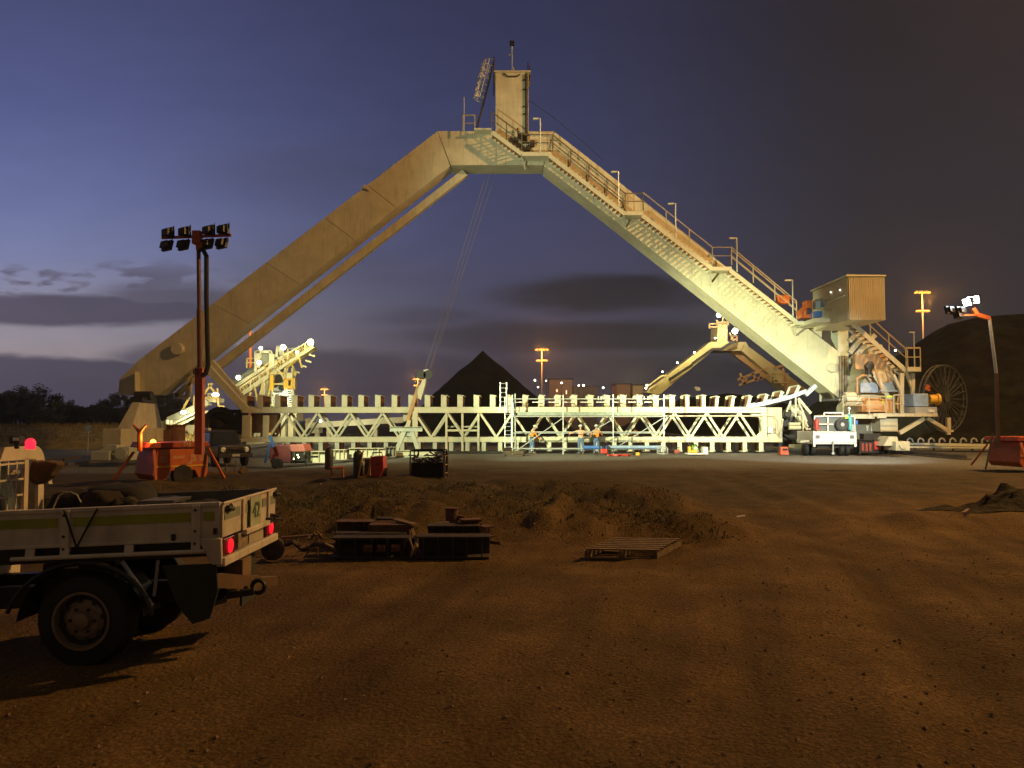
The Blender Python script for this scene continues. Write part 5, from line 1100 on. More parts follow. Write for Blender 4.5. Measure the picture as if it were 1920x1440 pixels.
a = U(1236, 851, 44.8); t = thing('cage_crate', 'small silvery tubular frame at the right foot of the scaffold', 'frame', (a.x, 44.8, a.z))
mb = MB(); X0, X1 = a.x - .02, U(1252, 851, 44.8).x; zt = U(1236, 838, 44.8).z
for Y in (44.8, 45.3): mb.path([(X0, Y, a.z), (X0, Y, zt), (X1 - .08, Y, zt), (X1, Y, zt - .1), (X1, Y, a.z), (X0, Y, a.z)], .028, 6)
mb.build('frame', ALU, t); mb = MB(); mb.box(((X0 + X1) / 2, 45.05, (a.z + zt) / 2), (.2, .3, .25)); mb.build('motor', GALV, t, bevel=.03)
pump(1268, 839, 851, 45.5, mat('dull_red', (.34, .07, .05), .5, var=.2), 'small dull red machine between the silvery frame and the yellow crate', 'generator', 'generator')
a = U(1290, 852, 44.8); t = thing('tool_crate', 'low pale crate heaped with yellow tools and green hose', 'crate', (a.x + .5, 44.8, a.z))
X1 = U(1328, 852, 44.8).x; mb = MB(); mb.span((a.x, 44.8, a.z), (X1, 45.6, a.z + .07)); mb.span((X1 - .25, 44.85, a.z), (X1, 45.6, a.z + .42)); mb.build('tray', WHITE, t)
mb = MB(); mb.box((a.x + .15, 45.1, a.z + .27), (.16, .3, .36)); mb.box((a.x + .42, 45.1, a.z + .17), (.35, .3, .17)); mb.build('tool_body', YELLOW, t, bevel=.03)
mb = MB(); mb.ring((a.x + .5, 45.15, a.z + .38), (.3, -1, .5), .17, .035, 18, 6); mb.ring((a.x + .55, 45.2, a.z + .34), (.3, -1, .3), .15, .035, 18, 6); mb.build('hose_coil', mat('green_hose', (.18, .42, .08), .5), t, True)
mb = MB(); mb.path([(a.x + .1, 45.2, a.z + .45), (a.x + .2, 45.2, a.z + .6), (a.x + .35, 45.1, a.z + .55), (a.x + .5, 45.0, a.z + .6), (a.x + .8, 45, a.z + .15)], .03, 6); mb.build('cable', BLACK, t, True)
c = U(1469, 845, 45.5); mb = MB(); mb.box(c, (.5, .4, .45), top=.82); mb.cur = 1; mb.box(c + Vector((.02, -.205, .08)), (.28, .02, .12)); tag(mb.build('barrier_block', [mat('fluoro_orange', (.85, .13, .04), .5), DARK], None, bevel=.03), 'bright orange plastic block on the pad left of the white service trailer', 'block')

# ------------------------------------------------------------------ white service trailer
a = U(1565, 853, 44.0)
t = thing('service_trailer', 'white service trailer with a spare tyre and gas bottle on its rear frame', 'trailer', (a.x, 44.6, 0))
YT = 44.0
mb = MB(); mb.prism(PX([(1526, 833), (1605, 833), (1605, 809), (1526, 809)], YT), (0, 2.6, 0)); mb.spu(1525, 838, 1529, 809, YT - .05, YT); mb.spu(1602, 838, 1606, 809, YT - .05, YT); mb.spu(1525, 811.5, 1606, 809, YT - .06, YT); mb.bar(U(1530, 828, YT - .02), U(1601, 828, YT - .02), .05, .06); mb.build('tub', mat('bright_white_paint', (.82, .83, .83), .4, var=.05, scale=3), t, bevel=.02)
for x in (1533.5, 1598): MB().spu(x - 3.5, 822, x + 3.5, 816, YT - .05, YT).build('rear_lamp', mat('grey_lens', (.20, .21, .22), .3, var=.1), t)
mb = MB(); mb.spu(1530, 808, 1602, 782, YT + .12, YT + .2); mb.build('mesh_panel', mat('grey_mesh', (.17, .18, .17), .7, var=.2, scale=30), t)
mb = MB()
for (p, q) in (((1527, 780.5), (1602, 780.5)), ((1552, 781), (1552, 809)), ((1535, 795.5), (1562, 795.5)), ((1527, 780), (1527, 809)), ((1602, 780), (1602, 809)), ((1545, 774), (1580, 774)), ((1545, 774), (1545, 781)), ((1580, 774), (1580, 781))): mb.bar(U(*p, YT), U(*q, YT), .07, .07, (0, 1, 0))
mb.build('rear_frame', WHITE, t)
mb = MB(); mb.bar(U(1530, 781, YT + 2.5), U(1600, 781, YT + 2.5), .06, .06); mb.bar(U(1530, 781, YT + 2.5), U(1530, 809, YT + 2.5), .06, .06); mb.bar(U(1600, 781, YT + 2.5), U(1600, 809, YT + 2.5), .06, .06); mb.build('front_frame', WHITE, t)
mb = MB(); c = U(1578.5, 796, YT - .05); mb.lathe(c + Vector((0, .1, 0)), (0, -1, 0), [(0, .24), (.02, .36), (.1, .39), (.22, .36), (.25, .27), (.2, .2)], 28); sp = mb.build('spare_tyre', mat('worn_tyre', (.06, .062, .06), .8, var=.2), t, True)
mb = MB(); mb.lathe(c + Vector((0, -.02, 0)), (0, -1, 0), [(0, .25), (.08, .24), (.04, .14), (.1, .1), (.1, .01)], 20); mb.build('rim', GALV, sp, True)
mb = MB(); mb.lathe(U(1531, 806, YT - .12), (0, 0, 1), [(0, .14), (.5, .14), (.58, .1), (.62, .04)], 14); mb.build('fire_extinguisher', RED, t, True)
mb = MB(); mb.lathe(U(1594, 806, YT - .1), (0, 0, 1), [(0, .11), (.65, .11), (.78, .06), (.82, .05), (.84, .1), (.9, .1)], 14); mb.build('gas_bottle', mat('teal_paint', (.08, .42, .42), .4, var=.1), t, True)
mb = MB(); mb.ball(U(1592, 766, YT + .1), .09, 8); mb.tube(U(1592, 778, YT + .1), U(1592, 764, YT + .1), .03, 6); mb.build('bottle_valve', WHITE, t, True)
mb = MB(); mb.spu(1585, 785, 1595, 780.5, YT - .1, YT - .04); mb.build('warning_sign', HIVIS, t); MB().box(U(1605, 792, YT), (.12, .3, .25)).build('blue_bag', BLUE, t, bevel=.03); MB().box(U(1599, 802, YT - .08), (.3, .12, .4)).build('locker', GALV, t)
mb = MB(); mb.spu(1532, 840, 1598, 834, YT + .3, YT + 2.2); mb.build('chassis', DARK, t)
for (x, Y) in ((1510, YT + .9), (1521, YT + .9), (1575, YT + .5), (1586, YT + .5)):
    c = U(x, 843, Y); c.z = gz(c.x, Y) + .36; MB().lathe(c - Vector((.14, 0, 0)), (1, 0, 0), [(0, .24), (.02, .33), (.05, .36), (.23, .36), (.26, .33), (.28, .24)], 22).build('wheel', BLACK, t, True)
mb = MB(); mb.tube(U(1562, 826, YT - .15), U(1562, 850, YT - .15), .04, 8); mb.tube(U(1562, 850, YT - .2), U(1562, 850, YT - .1), .08, 10); mb.bar(U(1562, 832, YT - .15), U(1562, 832, YT + .5), .08, .08); mb.build('jockey_leg', GALV, t)
mb = MB(); mb.bar(U(1500, 828, YT + .6), U(1526, 826, YT + .5), .12, .1); mb.build('side_arm', CREAM2, t)
# red generator at the right
a = U(1636, 850, 44.4); t = thing('generator', 'black framed generator with a bright red panel in front of the right carriage', 'generator', (a.x, 44.5, a.z))
mb = MB(); mb.spu(1612, 850, 1655, 828, 44.4, 45.3); mb.spu(1620, 826, 1652, 813, 44.6, 45.2); mb.build('engine', DARK, t, bevel=.03); MB().spu(1640, 843, 1652, 828, 44.3, 44.4).build('panel', RED, t)
mb = MB(); mb.path([U(1612, 852, 44.3), U(1612, 825, 44.3), U(1656, 825, 44.3), U(1656, 852, 44.3)], .04, 6); mb.build('roll_frame', DARK, t)
for x in (1618, 1625, 1632): MB().spu(x - 2, 846, x + 2, 831, 44.34, 44.42).build('fuel_can', mat('dull_red_can', (.30, .06, .04), .5, var=.3, scale=10), t)
mb = MB(); mb.tube(U(1627, 808, 44.6), U(1627, 798, 44.6), .08, 8); mb.tube(U(1634, 808, 44.6), U(1634, 800, 44.6), .06, 8); mb.build('exhaust', CHROME, t)
mb = MB(); mb.box(U(1631, 825, 44.5), (.3, .3, .06)); mb.build('cover', LBLUE, t)

# ------------------------------------------------------------------ welding gear on the bank
def on(px, py, Y): p = U(px, py, Y); return p
def gas_bottle(px, y0, y1, Y, r, label, m):
    p, q = U(px, y1, Y), U(px, y0, Y); h = q.z - p.z; t = thing('gas_bottle', label, 'gas bottle', p)
    mb = MB(); mb.lathe(p, (0, 0, 1), [(0, r), (h * .8, r), (h * .9, r * .6), (h * .93, r * .3)], 16); mb.build('cylinder', m, t, True); mb = MB(); mb.tube(p + Vector((0, 0, h * .92)), q, r * .25, 8); mb.bar(q + Vector((-r * .7, 0, -.04)), q + Vector((r * .7, 0, -.04)), .03, .03); mb.build('valve', CHROME, t)
BOT = mat('dark_bottle', (.03, .035, .028), .45, var=.2)
gas_bottle(616.5, 836, 880, 26.5, .14, 'dark gas bottle standing beside the small orange stool', BOT); gas_bottle(671, 841, 894, 24.5, .155, 'stout dark gas bottle on the orange trolley', BOT)
p = U(632, 897, 23.5); t = thing('work_stool', 'small orange tube stool beside the left gas bottle', 'stool', p); mb = MB()
mb.path([U(620, 898, 23.5), U(620.5, 878, 23.5), U(643, 877, 23.5), U(644, 896, 23.5)], .025, 6); mb.path([U(622, 893, 24), U(622, 876, 24), U(642, 875, 24), U(643, 893, 24)], .025, 6); mb.build('frame', ORANGE, t); mb = MB(); mb.spu(620, 878, 643, 876.6, 23.5, 24.0); mb.build('top', mat('burnt_orange', (.34, .11, .03), .7), t)
p = U(680, 896, 24.3); t = thing('bottle_trolley', 'yellow orange bottle trolley frame leaning between the gas bottle and the red welder', 'trolley', p)
mb = MB(); mb.path([U(672, 895, 24.2), U(677, 870, 24.3), U(680, 850, 24.4), U(681, 846, 24.5)], .03, 6); mb.path([U(680, 895, 24.2), U(690, 890, 24.2), U(694, 870, 24.3), U(696, 855, 24.4)], .025, 6); mb.bar(U(674, 894, 24.2), U(690, 896, 24.2), .3, .04); mb.build('frame', YELLOW, t); mb = MB(); mb.spu(683, 893, 693, 860, 24.6, 24.9); mb.build('pack', RUSTY, t, bevel=.03)
p = U(706, 896, 24.0); t = thing('welder', 'red box welding machine with a carry handle and dark wheels on the bank', 'welder', p)
mb = MB(); mb.prism(PX([(696, 894), (694, 860), (699, 856), (718, 856), (719, 880), (712, 895)], 24.0), (0, .7, 0)); mb.build('case', RED, t, bevel=.02)
mb = MB(); mb.path([U(697, 858, 24.0), U(699, 849, 24.0), U(716, 848, 24.0), U(717, 857, 24.0)], .02, 6); mb.tube(U(701, 857, 24.3), U(701, 838, 24.3), .012, 5); mb.tube(U(705, 857, 24.3), U(705, 838, 24.3), .012, 5); mb.build('handle', DARK, t)
MB().lathe(U(720, 889, 24.3), (1, 0, 0), [(0, .12), (.02, .2), (.12, .2), (.14, .12)], 16).build('wheel', BLACK, t, True); MB().spu(706, 872, 714, 868, 23.97, 24.0).build('label_plate', mat('dark_red_plate', (.25, .03, .03), .5), t)
# mesh cage of scrap
p = U(803, 897, 24.6); t = thing('mesh_cage', 'black wire mesh cage filled with dark scrap on the bank', 'cage', p)
a, b = U(769, 897, 24.6), U(832, 845, 24.6); mb = MB(); d = 1.0
for x in (a.x, b.x):
    for y in (24.6, 24.6 + d): mb.bar((x, y, a.z), (x, y, b.z), .04, .04, (0, 1, 0))
for y in (24.6, 24.6 + d):
    mb.bar((a.x, y, b.z), (b.x, y, b.z), .04, .04)
    for k in range(7): z = a.z + (b.z - a.z) * (k * .105 + .06); mb.bar((a.x, y, z), (b.x, y, z), .012, .012)
    for k in range(17): x = a.x + (b.x - a.x) * k / 16; mb.bar((x, y, a.z), (x, y, a.z + (b.z - a.z) * .7), .008, .008, (0, 1, 0))
mb.build('cage', DARK, t); mb = MB(); mb.span((a.x + .03, 24.64, a.z + .05), (b.x - .03, 24.56 + d, a.z + .55 * (b.z - a.z))); mb.build('liner', BAG, t)
rg = random.Random(4); mb = MB()
for k in range(40): c = Vector((a.x + .08 + rg.random() * (b.x - a.x - .16), 24.7 + rg.random() * .8, a.z + (.5 + .35 * rg.random()) * (b.z - a.z))); mb.bar(c, c + Vector((rg.uniform(-.3, .3), rg.uniform(-.2, .2), rg.uniform(-.1, .18))), .05, .04)
sc_ = mb.build('scrap', DARK, t); sc_['kind'] = 'stuff'
mb = MB(); mb.bar(U(833, 897, 24.5), U(833, 848, 24.5), .05, .03, (0, 1, 0)); mb.bar(U(839, 896, 24.7), U(839, 848, 24.7), .05, .03, (0, 1, 0))
for y in (856, 872, 888): mb.bar(U(833, y, 24.5), U(839, y - 2, 24.7), .04, .03)
mb.build('end_ladder', mat('dusty_grey', (.32, .24, .16), .6), t)

# ------------------------------------------------------------------ scrap steel row and pallet in the foreground
OLD = mat('old_dark_steel', (.06, .045, .035), .75, metal=.2, var=.4, scale=8, bump=.15); OLDR = mat('old_rusty_steel', (.13, .06, .035), .8, var=.4, scale=7, bump=.2)
def lie(px0, px1, y0, y1, Y, d, kind, m, label, name, cat, ang=0):
    a, b = U(px0, y1, Y), U(px1, y0, Y); zc = (a.z + b.z) / 2; h = b.z - a.z; L = b.x - a.x
    p = Vector((a.x, Y + d / 2, zc)); q = Vector((b.x, Y + d / 2 + ang, zc)); mb = MB()
    if kind == 'I': mb.ibeam(p, q, d, h, .025)
    elif kind == 'C': mb.bar(p + Vector((0, d / 2 - .03, 0)), q + Vector((0, d / 2 - .03, 0)), .025, h); mb.bar(p + Vector((0, 0, h / 2)), q + Vector((0, 0, h / 2)), d, .025); mb.bar(p - Vector((0, 0, h / 2)), q - Vector((0, 0, h / 2)), d, .025)
    else: mb.bar(p, q, d, h)
    for k in range(5): mb.bar(p.lerp(q, .1 + .2 * k) + Vector((0, -d / 2, -h / 2)), p.lerp(q, .1 + .2 * k) + Vector((0, -d / 2, h / 2)), .02, .03, (0, 1, 0))
    return tag(mb.build(name, m, None, bevel=.004), label, cat)
lie(620, 772, 1010, 1046, 11.25, .32, 'C', OLD, 'long dark steel channel lying lowest left of centre in the scrap row', 'steel_channel', 'channel')
lie(626, 760, 1000, 1012, 11.65, .25, 'I', OLD, 'narrow dark steel joist laid across the low left channel', 'steel_joist', 'joist')
lie(780, 917, 1008, 1046, 11.25, .35, 'C', OLD, 'long dark steel channel lying lowest right in the scrap row', 'steel_channel', 'channel')
lie(628, 738, 978, 1000, 12.15, .3, 'I', OLDR, 'brown steel beam on top of the left of the scrap row', 'steel_beam', 'beam')
lie(690, 768, 984, 1002, 11.85, .3, 'B', OLDR, 'rust red box section wedged in the middle of the scrap row', 'box_section', 'box section')
lie(800, 898, 986, 1008, 11.75, .35, 'I', OLD, 'dark steel beam on top of the right of the scrap row', 'steel_beam', 'beam')
lie(898, 918, 990, 1008, 11.85, .3, 'C', OLDR, 'short brown channel offcut at the right end of the scrap row', 'channel_offcut', 'offcut', .1)
lie(640, 700, 990, 999, 12.3, .18, 'C', OLDR, 'short rusty channel lying along the back of the brown steel beam', 'channel_offcut', 'offcut', .15)
lie(905, 940, 1012, 1018, 11.9, .05, 'B', OLDR, 'thin rusty bar poking out past the right end of the scrap row', 'steel_bar', 'bar', -.2)
lie(705, 742, 972, 978, 12.3, .2, 'B', OLD, 'small dark steel block on top of the brown steel beam', 'steel_block', 'block')
lie(862, 900, 975, 986, 11.9, .22, 'I', OLDR, 'stubby rusty joist end beside the rust brown drum', 'joist_end', 'joist', .1)
for k, x in enumerate((690, 715, 742)):
    mb = MB(); mb.box(U(x, 1028, 11.22), (.13, .04, .10)); mb.box(U(x, 1028, 11.18), (.09, .02, .06)); tag(mb.build('cleat', OLDR), ['leftmost of three rusty cleats against the low left channel', 'middle one of three rusty cleats against the low left channel', 'rightmost of three rusty cleats against the low left channel'][k], 'cleat', 'rusty cleats on the low channel')
mb = MB(); c = U(847, 984, 12.35); mb.lathe(c, (0, 0, 1), [(0, .10), (.24, .10), (.25, .115), (.27, .115)], 16); mb.tube(c + Vector((.1, 0, .12)), c + Vector((.22, -.05, .10)), .05, 8); tag(mb.build('steel_drum', OLDR, None, True), 'small rust brown drum standing on the scrap row', 'drum')
mb = MB(); mb.bar(U(768, 979, 11.95), U(790, 1046, 11.45), .05, .03); mb.path([U(752, 1044, 11.35), U(760, 1015, 11.25), U(768, 1010, 11.15), U(774, 1030, 11.15), U(770, 1044, 11.15)], .02, 6); tag(mb.build('bent_bar', mat('bent_bar_steel', (.20, .12, .06), .6, var=.4, scale=12)), 'bent pale brown bars stuck between the two low channels', 'bars')
mb = MB(); mb.bar(U(742, 974, 12.15), U(778, 984, 11.85), .14, .03); tag(mb.build('timber_offcut', TIMBER), 'short weathered board on top of the middle of the scrap row', 'board')
mb = MB(); mb.bar(U(812, 984, 12.05), U(838, 978, 12.25), .12, .03); tag(mb.build('timber_offcut', TIMBER), 'pale slanting board left of the rust brown drum', 'board')
mb = MB(); mb.lathe(U(512, 1026, 11.15), (.3, -1, 0), [(0, .13), (.04, .16), (.2, .16), (.22, .1), (.2, .04)], 18); tag(mb.build('brake_drum', OLD, None, True), 'dark round hub lying at the left end of the scrap row', 'hub')
rg = random.Random(9)
mb = MB(); pts = [U(520 + 10 * i, 1030 - 10 * math.sin(i * .9) - (10 if 2 < i < 8 else 0), 11.25 + .1 * math.cos(i)) for i in range(12)]; mb.path(pts, .035, 6); tag(mb.build('hose', mat('dirty_hose', (.09, .055, .03), .7, var=.3), None, True), 'dirty brown hose tangled at the left of the scrap row', 'hose')
mb = MB(); mb.bar(U(528, 1008, 11.55), U(606, 1003, 11.75), .06, .03); tag(mb.build('angle_iron', mat('light_rust', (.26, .14, .06), .7, var=.3)), 'thin light brown angle iron lying over the tangled hose', 'angle iron')
mb = MB(); mb.path([U(574, 1042, 10.95), U(580, 1030, 10.95), U(596, 1027, 10.95), U(595, 1042, 10.95)], .018, 6); tag(mb.build('lifting_shackle', OLDR), 'bent rod hoop on the dirt in front of the tangled hose', 'rod')
mb = MB()
for k in range(14): c = U(590 + rg.uniform(-16, 18), 1015 + rg.uniform(-10, 12), 11.35 + rg.uniform(-.1, .2)); mb.bar(c, c + Vector((rg.uniform(-.12, .12), rg.uniform(-.1, .1), rg.uniform(-.04, .1))), .03, .02)
o = mb.build('scrap', mat('scrap_brown', (.20, .11, .05), .7, var=.5, scale=15), origin=(U(590, 1040, 11.35))); tag(o, 'small brown scrap pieces heaped between the hose and the low channel', 'scrap'); o['kind'] = 'stuff'
p = U(1097, 1046, 11.2); q = U(1232, 1049, 11.1); far = U(1278, 1030, 12.2)
t = thing('pallet', 'flat weathered wooden pallet lying on the dirt', 'pallet', (p.x + .5, 11.6, p.z))
ex = (q - p); ey = Vector((far.x - q.x, 1.15, 0)); ex.z = 0; z0 = gz(p.x + .5, 11.6)
def W3(a, b, c): return Vector((p.x, p.y, z0)) + ex * a + ey * b + Vector((0, 0, c))
PW = TIMBER
for i in range(7): MB().bar(W3(-.01, (i + .5) / 7, .135), W3(1.01, (i + .5) / 7, .135), .105, .02).build('top_board', PW, t)
for i in (0, .5, 1): mb = MB(); mb.bar(W3(.02 + i * .96, 0.0, .07), W3(.02 + i * .96, 1.0, .07), .05, .10); mb.build('bearer', PW, t)
for i in (.04, .5, .96): MB().bar(W3(0, i, .012), W3(1, i, .012), .1, .02).build('bottom_board', PW, t)
mb = MB(); c = G(1382, 985, .03); c.z = gz(c.x, c.y) + .03; mb.bar(c, c + Vector((.16, .03, .02)), .05, .02); tag(mb.build('paper_scrap', WHITE), 'small white scrap lying on the dirt right of the spoil bank', 'litter')
mb = MB(); c = G(1808, 981, .05); c.z = gz(c.x, c.y) + .05; mb.bar(c, c + Vector((.12, .03, .06)), .07, .07); tag(mb.build('stone', mat('pinkish_stone', (.5, .35, .25), .8)), 'pale lump lying in the shade before the dark gravel heap', 'stone')

# weeds on the bank
rg = random.Random(3); mb = MB(); n = 0
while n < 11000:
    x = rg.uniform(-6.5, 3.6); y = rg.uniform(12.6, 20)
    if vnoise(np.array([x * .8]), np.array([y * .6]), 61)[0] < rg.uniform(-.35, .35): continue
    z = gz(x, y); h = rg.uniform(.02, .065); a = rg.random() * 6.28; w = rg.uniform(.006, .014); dx, dy = math.cos(a), math.sin(a)
    mb.add([(x - dy * w, y + dx * w, z - .02), (x + dy * w, y - dx * w, z - .02), (x + dx * h * .7 + dy * w * .6, y + dy * h * .7 - dx * w * .6, z + h * .7), (x + dx * h * 1.1, y + dy * h * 1.1, z + h)], [(0, 1, 2, 3)]); n += 1
o = mb.build('weeds', WEED, origin=(0, 0, 0)); o['kind'] = 'stuff'; o['label'] = 'low dull green weeds growing over the spoil bank'; o['category'] = 'weeds'
# ------------------------------------------------------------------ coal piles
def pile(name, cx, cy, rx, ry, h, label, seed, ridge=0.0, pw=1.0, m=COAL):
    nr, na = 46, 110; vs, fs = [(cx, cy, h)], []
    rr = np.linspace(0, 1, nr + 1)[1:]
    A = np.linspace(0, 2 * math.pi, na, endpoint=False)
    for r in rr:
        for a in A:
            x = math.cos(a) * r; y = math.sin(a) * r; dx = x * rx + (ridge if x > 0 else -ridge) * (1 if ridge else 0) * min(1, abs(x) * 6)
            X, Y_ = cx + dx, cy + y * ry
            n = float(fbm(np.array([X * .16]), np.array([Y_ * .16]), 4, seed)[0])
            z = h * max(0, 1 - r ** pw) + n * h * .10 * (r * (1.25 - r) * 3) + .12 * float(vnoise(np.array([X * 1.1]), np.array([Y_ * 1.1]), seed + 7)[0])
            vs.append((X, Y_, max(z, -.4) if r < 1 else -.5))
    for i in range(na): fs.append((0, 1 + i, 1 + (i + 1) % na))
    for k in range(nr - 1):
        for i in range(na): a, b = 1 + k * na, 1 + (k + 1) * na; fs.append((a + i, b + i, b + (i + 1) % na, a + (i + 1) % na))
    mb = MB(); mb.add(vs, fs); o = mb.build(name, m, None, True, origin=(cx, cy, 0)); return tag(o, label, 'coal pile', 'coal stockpiles')
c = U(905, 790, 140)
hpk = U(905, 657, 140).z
pile('coal_pile', c.x, 140, 16.8, 16.5, hpk, 'pointed cone of dark coal behind the middle of the boom', 3, m=mat('coal_lit', (.028, .030, .024), .95, var=.35, scale=.5, bump=.8, bscale=2, spec=.08))  # greener coal copy, floodlight on the cone put into its colour
pile('coal_pile', 67, 82, 22, 20, U(0, 597, 82).z * 1.12, 'great dark coal heap rising behind the cable reel at the right edge', 5, ridge=16, pw=1.15)
pile('coal_pile', U(1380, 790, 130).x, 135, 14, 14, U(0, 735, 130).z, 'low dark coal heap beneath the far second arch', 9, ridge=6)

def heap(cx, cy, rx, ry, h, rot, label, seed):
    nr, na = 26, 70; vs, fs = [], []; c_, s_ = math.cos(rot), math.sin(rot)
    for k in range(nr + 1):
        r = k / nr
        for i in range(na):
            a = 2 * math.pi * i / na; x = math.cos(a) * r * rx; y = math.sin(a) * r * ry; X = cx + x * c_ - y * s_; Y_ = cy + x * s_ + y * c_
            n = float(fbm(np.array([X * 1.3]), np.array([Y_ * 1.3]), 4, seed)[0]); edge = r * (1 + .3 * n)
            vs.append((X, Y_, gz(X, Y_) + (.3 * h * max(0, 1 - edge ** 2) * (1 + 1.1 * n) + h * math.exp(-((x + 1.3 + n) / 1.0) ** 2 - ((y - .1) / (.42 * ry)) ** 2) * (1 + 1.3 * n) * max(0, 1 - edge ** 3) + .17 * (1 - r ** 4) * float(fbm(np.array([X * 4]), np.array([Y_ * 4]), 3, seed)[0]) if r < 1 else -.06)))
    for k in range(nr):
        for i in range(na): a, b = k * na, (k + 1) * na; fs.append((a + i, b + i, b + (i + 1) % na, a + (i + 1) % na))
    mb = MB(); mb.add(vs, fs); tag(mb.build('gravel_heap', mat('dark_gravel', (.044, .036, .024), .95, var=.7, scale=5, bump=1.0, bscale=14, spec=.1), None, True, origin=(cx, cy, 0)), label, 'heap')
heap(11.8, 16.3, 3.6, 1.3, .46, -.10, 'low dark gravel heap on the dirt at the right side of the yard', 4)
# ------------------------------------------------------------------ far second reclaimer (right)
YR = 175.0
fr = thing('portal_reclaimer', 'smaller looking second portal arch far behind the right leg of the huge one', 'reclaimer', (U(1350, 790, YR).x, YR, 0))
CF = mat('far_lamplit_cream', (.56, .46, .22), .6, var=.15, scale=.3, streak=.3)  # cream made yellower, the lamplight on the arch is in the colour
def fprism(pts, name, d=6, Y=YR, m=CF): return MB().prism(PX(pts, Y), (0, d, 0)).build(name, m, fr)
fprism([(1209, 736), (1332, 641), (1337, 657), (1238, 739)], 'left_leg'); fprism([(1332.4, 640.5), (1336, 641), (1398, 641), (1390, 657.5), (1337.4, 657.5)], 'crown_beam'); fprism([(1398.5, 641), (1404, 650), (1520, 735), (1486, 738), (1391, 658)], 'right_leg', m=CF)
fprism([(1345, 641), (1345.5, 609), (1364, 609), (1364, 641)], 'tower'); mb = MB()
for (a, b) in (((1336, 655), (1352, 655)), ((1352, 655), (1370, 643)), ((1336, 655), (1309, 674)), ((1309, 674), (1298, 682)), ((1298, 684), (1255, 712)), ((1370, 643), (1380, 641))): mb.bar(U(*a, YR - 1.5), U(*b, YR - 1.5), .8, .6)
mb.build('staircase', DARK, fr)
mb = MB(); mb.bar(U(1374, 659, YR + 2), U(1447, 714, YR + 2), 1.2, 1.2); mb.build('tie_strut', TAN, fr)
mb = MB()
for (a, b) in (((1344, 608), (1365, 608)), ((1344, 604), (1365, 604)), ((1344, 600), (1344, 610)), ((1365, 600), (1365, 610)), ((1355, 595), (1355, 610)), ((1330, 607), (1344, 607)), ((1330, 613), (1344, 613)), ((1330, 606), (1330, 616)), ((1368, 624), (1376, 640)), ((1382, 630), (1381, 640)), ((1370, 636), (1382, 636)), ((1370, 630), (1382, 630))): mb.bar(U(*a, YR - 1), U(*b, YR - 1), .3, .3)
mb.build('handrail', TAN, fr)
mb = MB()
for (a, b) in (((1209, 728), (1240, 705)), ((1240, 705), (1250, 703)), ((1216, 730), (1228, 722)), ((1250, 703), (1252, 712))): mb.bar(U(*a, YR - 1), U(*b, YR - 1), .3, .3)
for i in range(14): x = 1222 + i * 5; y0 = 727 - (x - 1222) * .77; mb.bar(U(x, y0 + 4, YR - .05), U(x + 6, y0 + 12, YR - .05), .15, .1)
mb.build('leg_rail', CF, fr)
for (x, y, r, p) in ((1347.5, 591, .62, 2600), (1378, 621, .75, 6500)):
    MB().ball(U(x, y, YR - 3), r * .85, 8).build('flood_lamp', WHITELAMP, fr, True); light('arch_lamp', 'POINT', U(x, y, YR - 7) + Vector((0, 0, 1.2)), p * .5, (1, .92, .62), fr, radius=.4)
for (x, y, p) in ((1242, 697, 900), (1270, 680, 900), (1302, 661, 1600), (1213, 722, 900), (1211, 728, 0), (1341, 634, 900)):
    MB().ball(U(x, y, YR - 1.5), .24, 6, .7).build('walkway_lamp', WHITELAMP, fr)
    if p: light('arch_lamp', 'POINT', U(x - 1, y - 1, YR - 3.5), p * .55, (1, .85, .40), fr, radius=.3)
mb = MB()
for (a, b) in (((1383, 712), (1440, 690)), ((1385, 722), (1446, 702)), ((1388, 700), (1395, 722)), ((1400, 706), (1395, 722)), ((1410, 700), (1420, 715)), ((1430, 694), (1425, 712)), ((1450, 690), (1482, 682)), ((1468, 690), (1475, 735))): mb.bar(U(*a, YR - 2), U(*b, YR - 2), .5, .5)
mb.build('far_truss', TAN, fr)
mb = MB()
for (x0, x1, y0, y1) in ((1452, 1478, 701, 718), (1446, 1456, 700, 712)): mb.path([U(x0, y1, YR - 3), U(x0, y0, YR - 3), U(x1, y0, YR - 3), U(x1, y1, YR - 3), U(x0, y1, YR - 3)], .15, 4)
mb.build('hand_frame', CF, fr)
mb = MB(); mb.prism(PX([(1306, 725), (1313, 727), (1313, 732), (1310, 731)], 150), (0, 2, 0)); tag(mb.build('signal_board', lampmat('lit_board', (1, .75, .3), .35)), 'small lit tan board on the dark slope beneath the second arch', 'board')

# ------------------------------------------------------------------ stacker with many lamps (left, behind)
YS = 92.0
st = thing('stacker', 'brightly lit yellow and cream stacker machine with an inclined boom behind the left leg', 'stacker', (U(510, 800, YS).x, YS, 0))
SC = mat('stacker_cream', (.60, .58, .42), .5, var=.12, scale=.8); SY = mat('stacker_yellow', (.62, .48, .16), .5, var=.15, scale=1); SG = mat('stacker_green_grey', (.34, .40, .34), .6, var=.2, scale=.8)
def truss(a, b, h, w, n, name, m, r=.10, Y=YS):
    """lattice beam: four chords and zigzags"""
    p, q = U(*a, Y), U(*b, Y); d = (q - p); up = Vector((0, 0, 1)); up = (up - d.normalized() * up.dot(d.normalized())).normalized(); mb = MB()
    for s in (0, w):
        for t in (0, h): mb.bar(p + up * t + Vector((0, s, 0)), q + up * t + Vector((0, s, 0)), r * 1.5, r * 1.5)
        for i in range(n): mb.bar(p + d * (i / n) + Vector((0, s, 0)), p + d * ((i + .5) / n) + up * h + Vector((0, s, 0)), r, r); mb.bar(p + d * ((i + .5) / n) + up * h + Vector((0, s, 0)), p + d * ((i + 1) / n) + Vector((0, s, 0)), r, r)
    return mb.build(name, m, st)
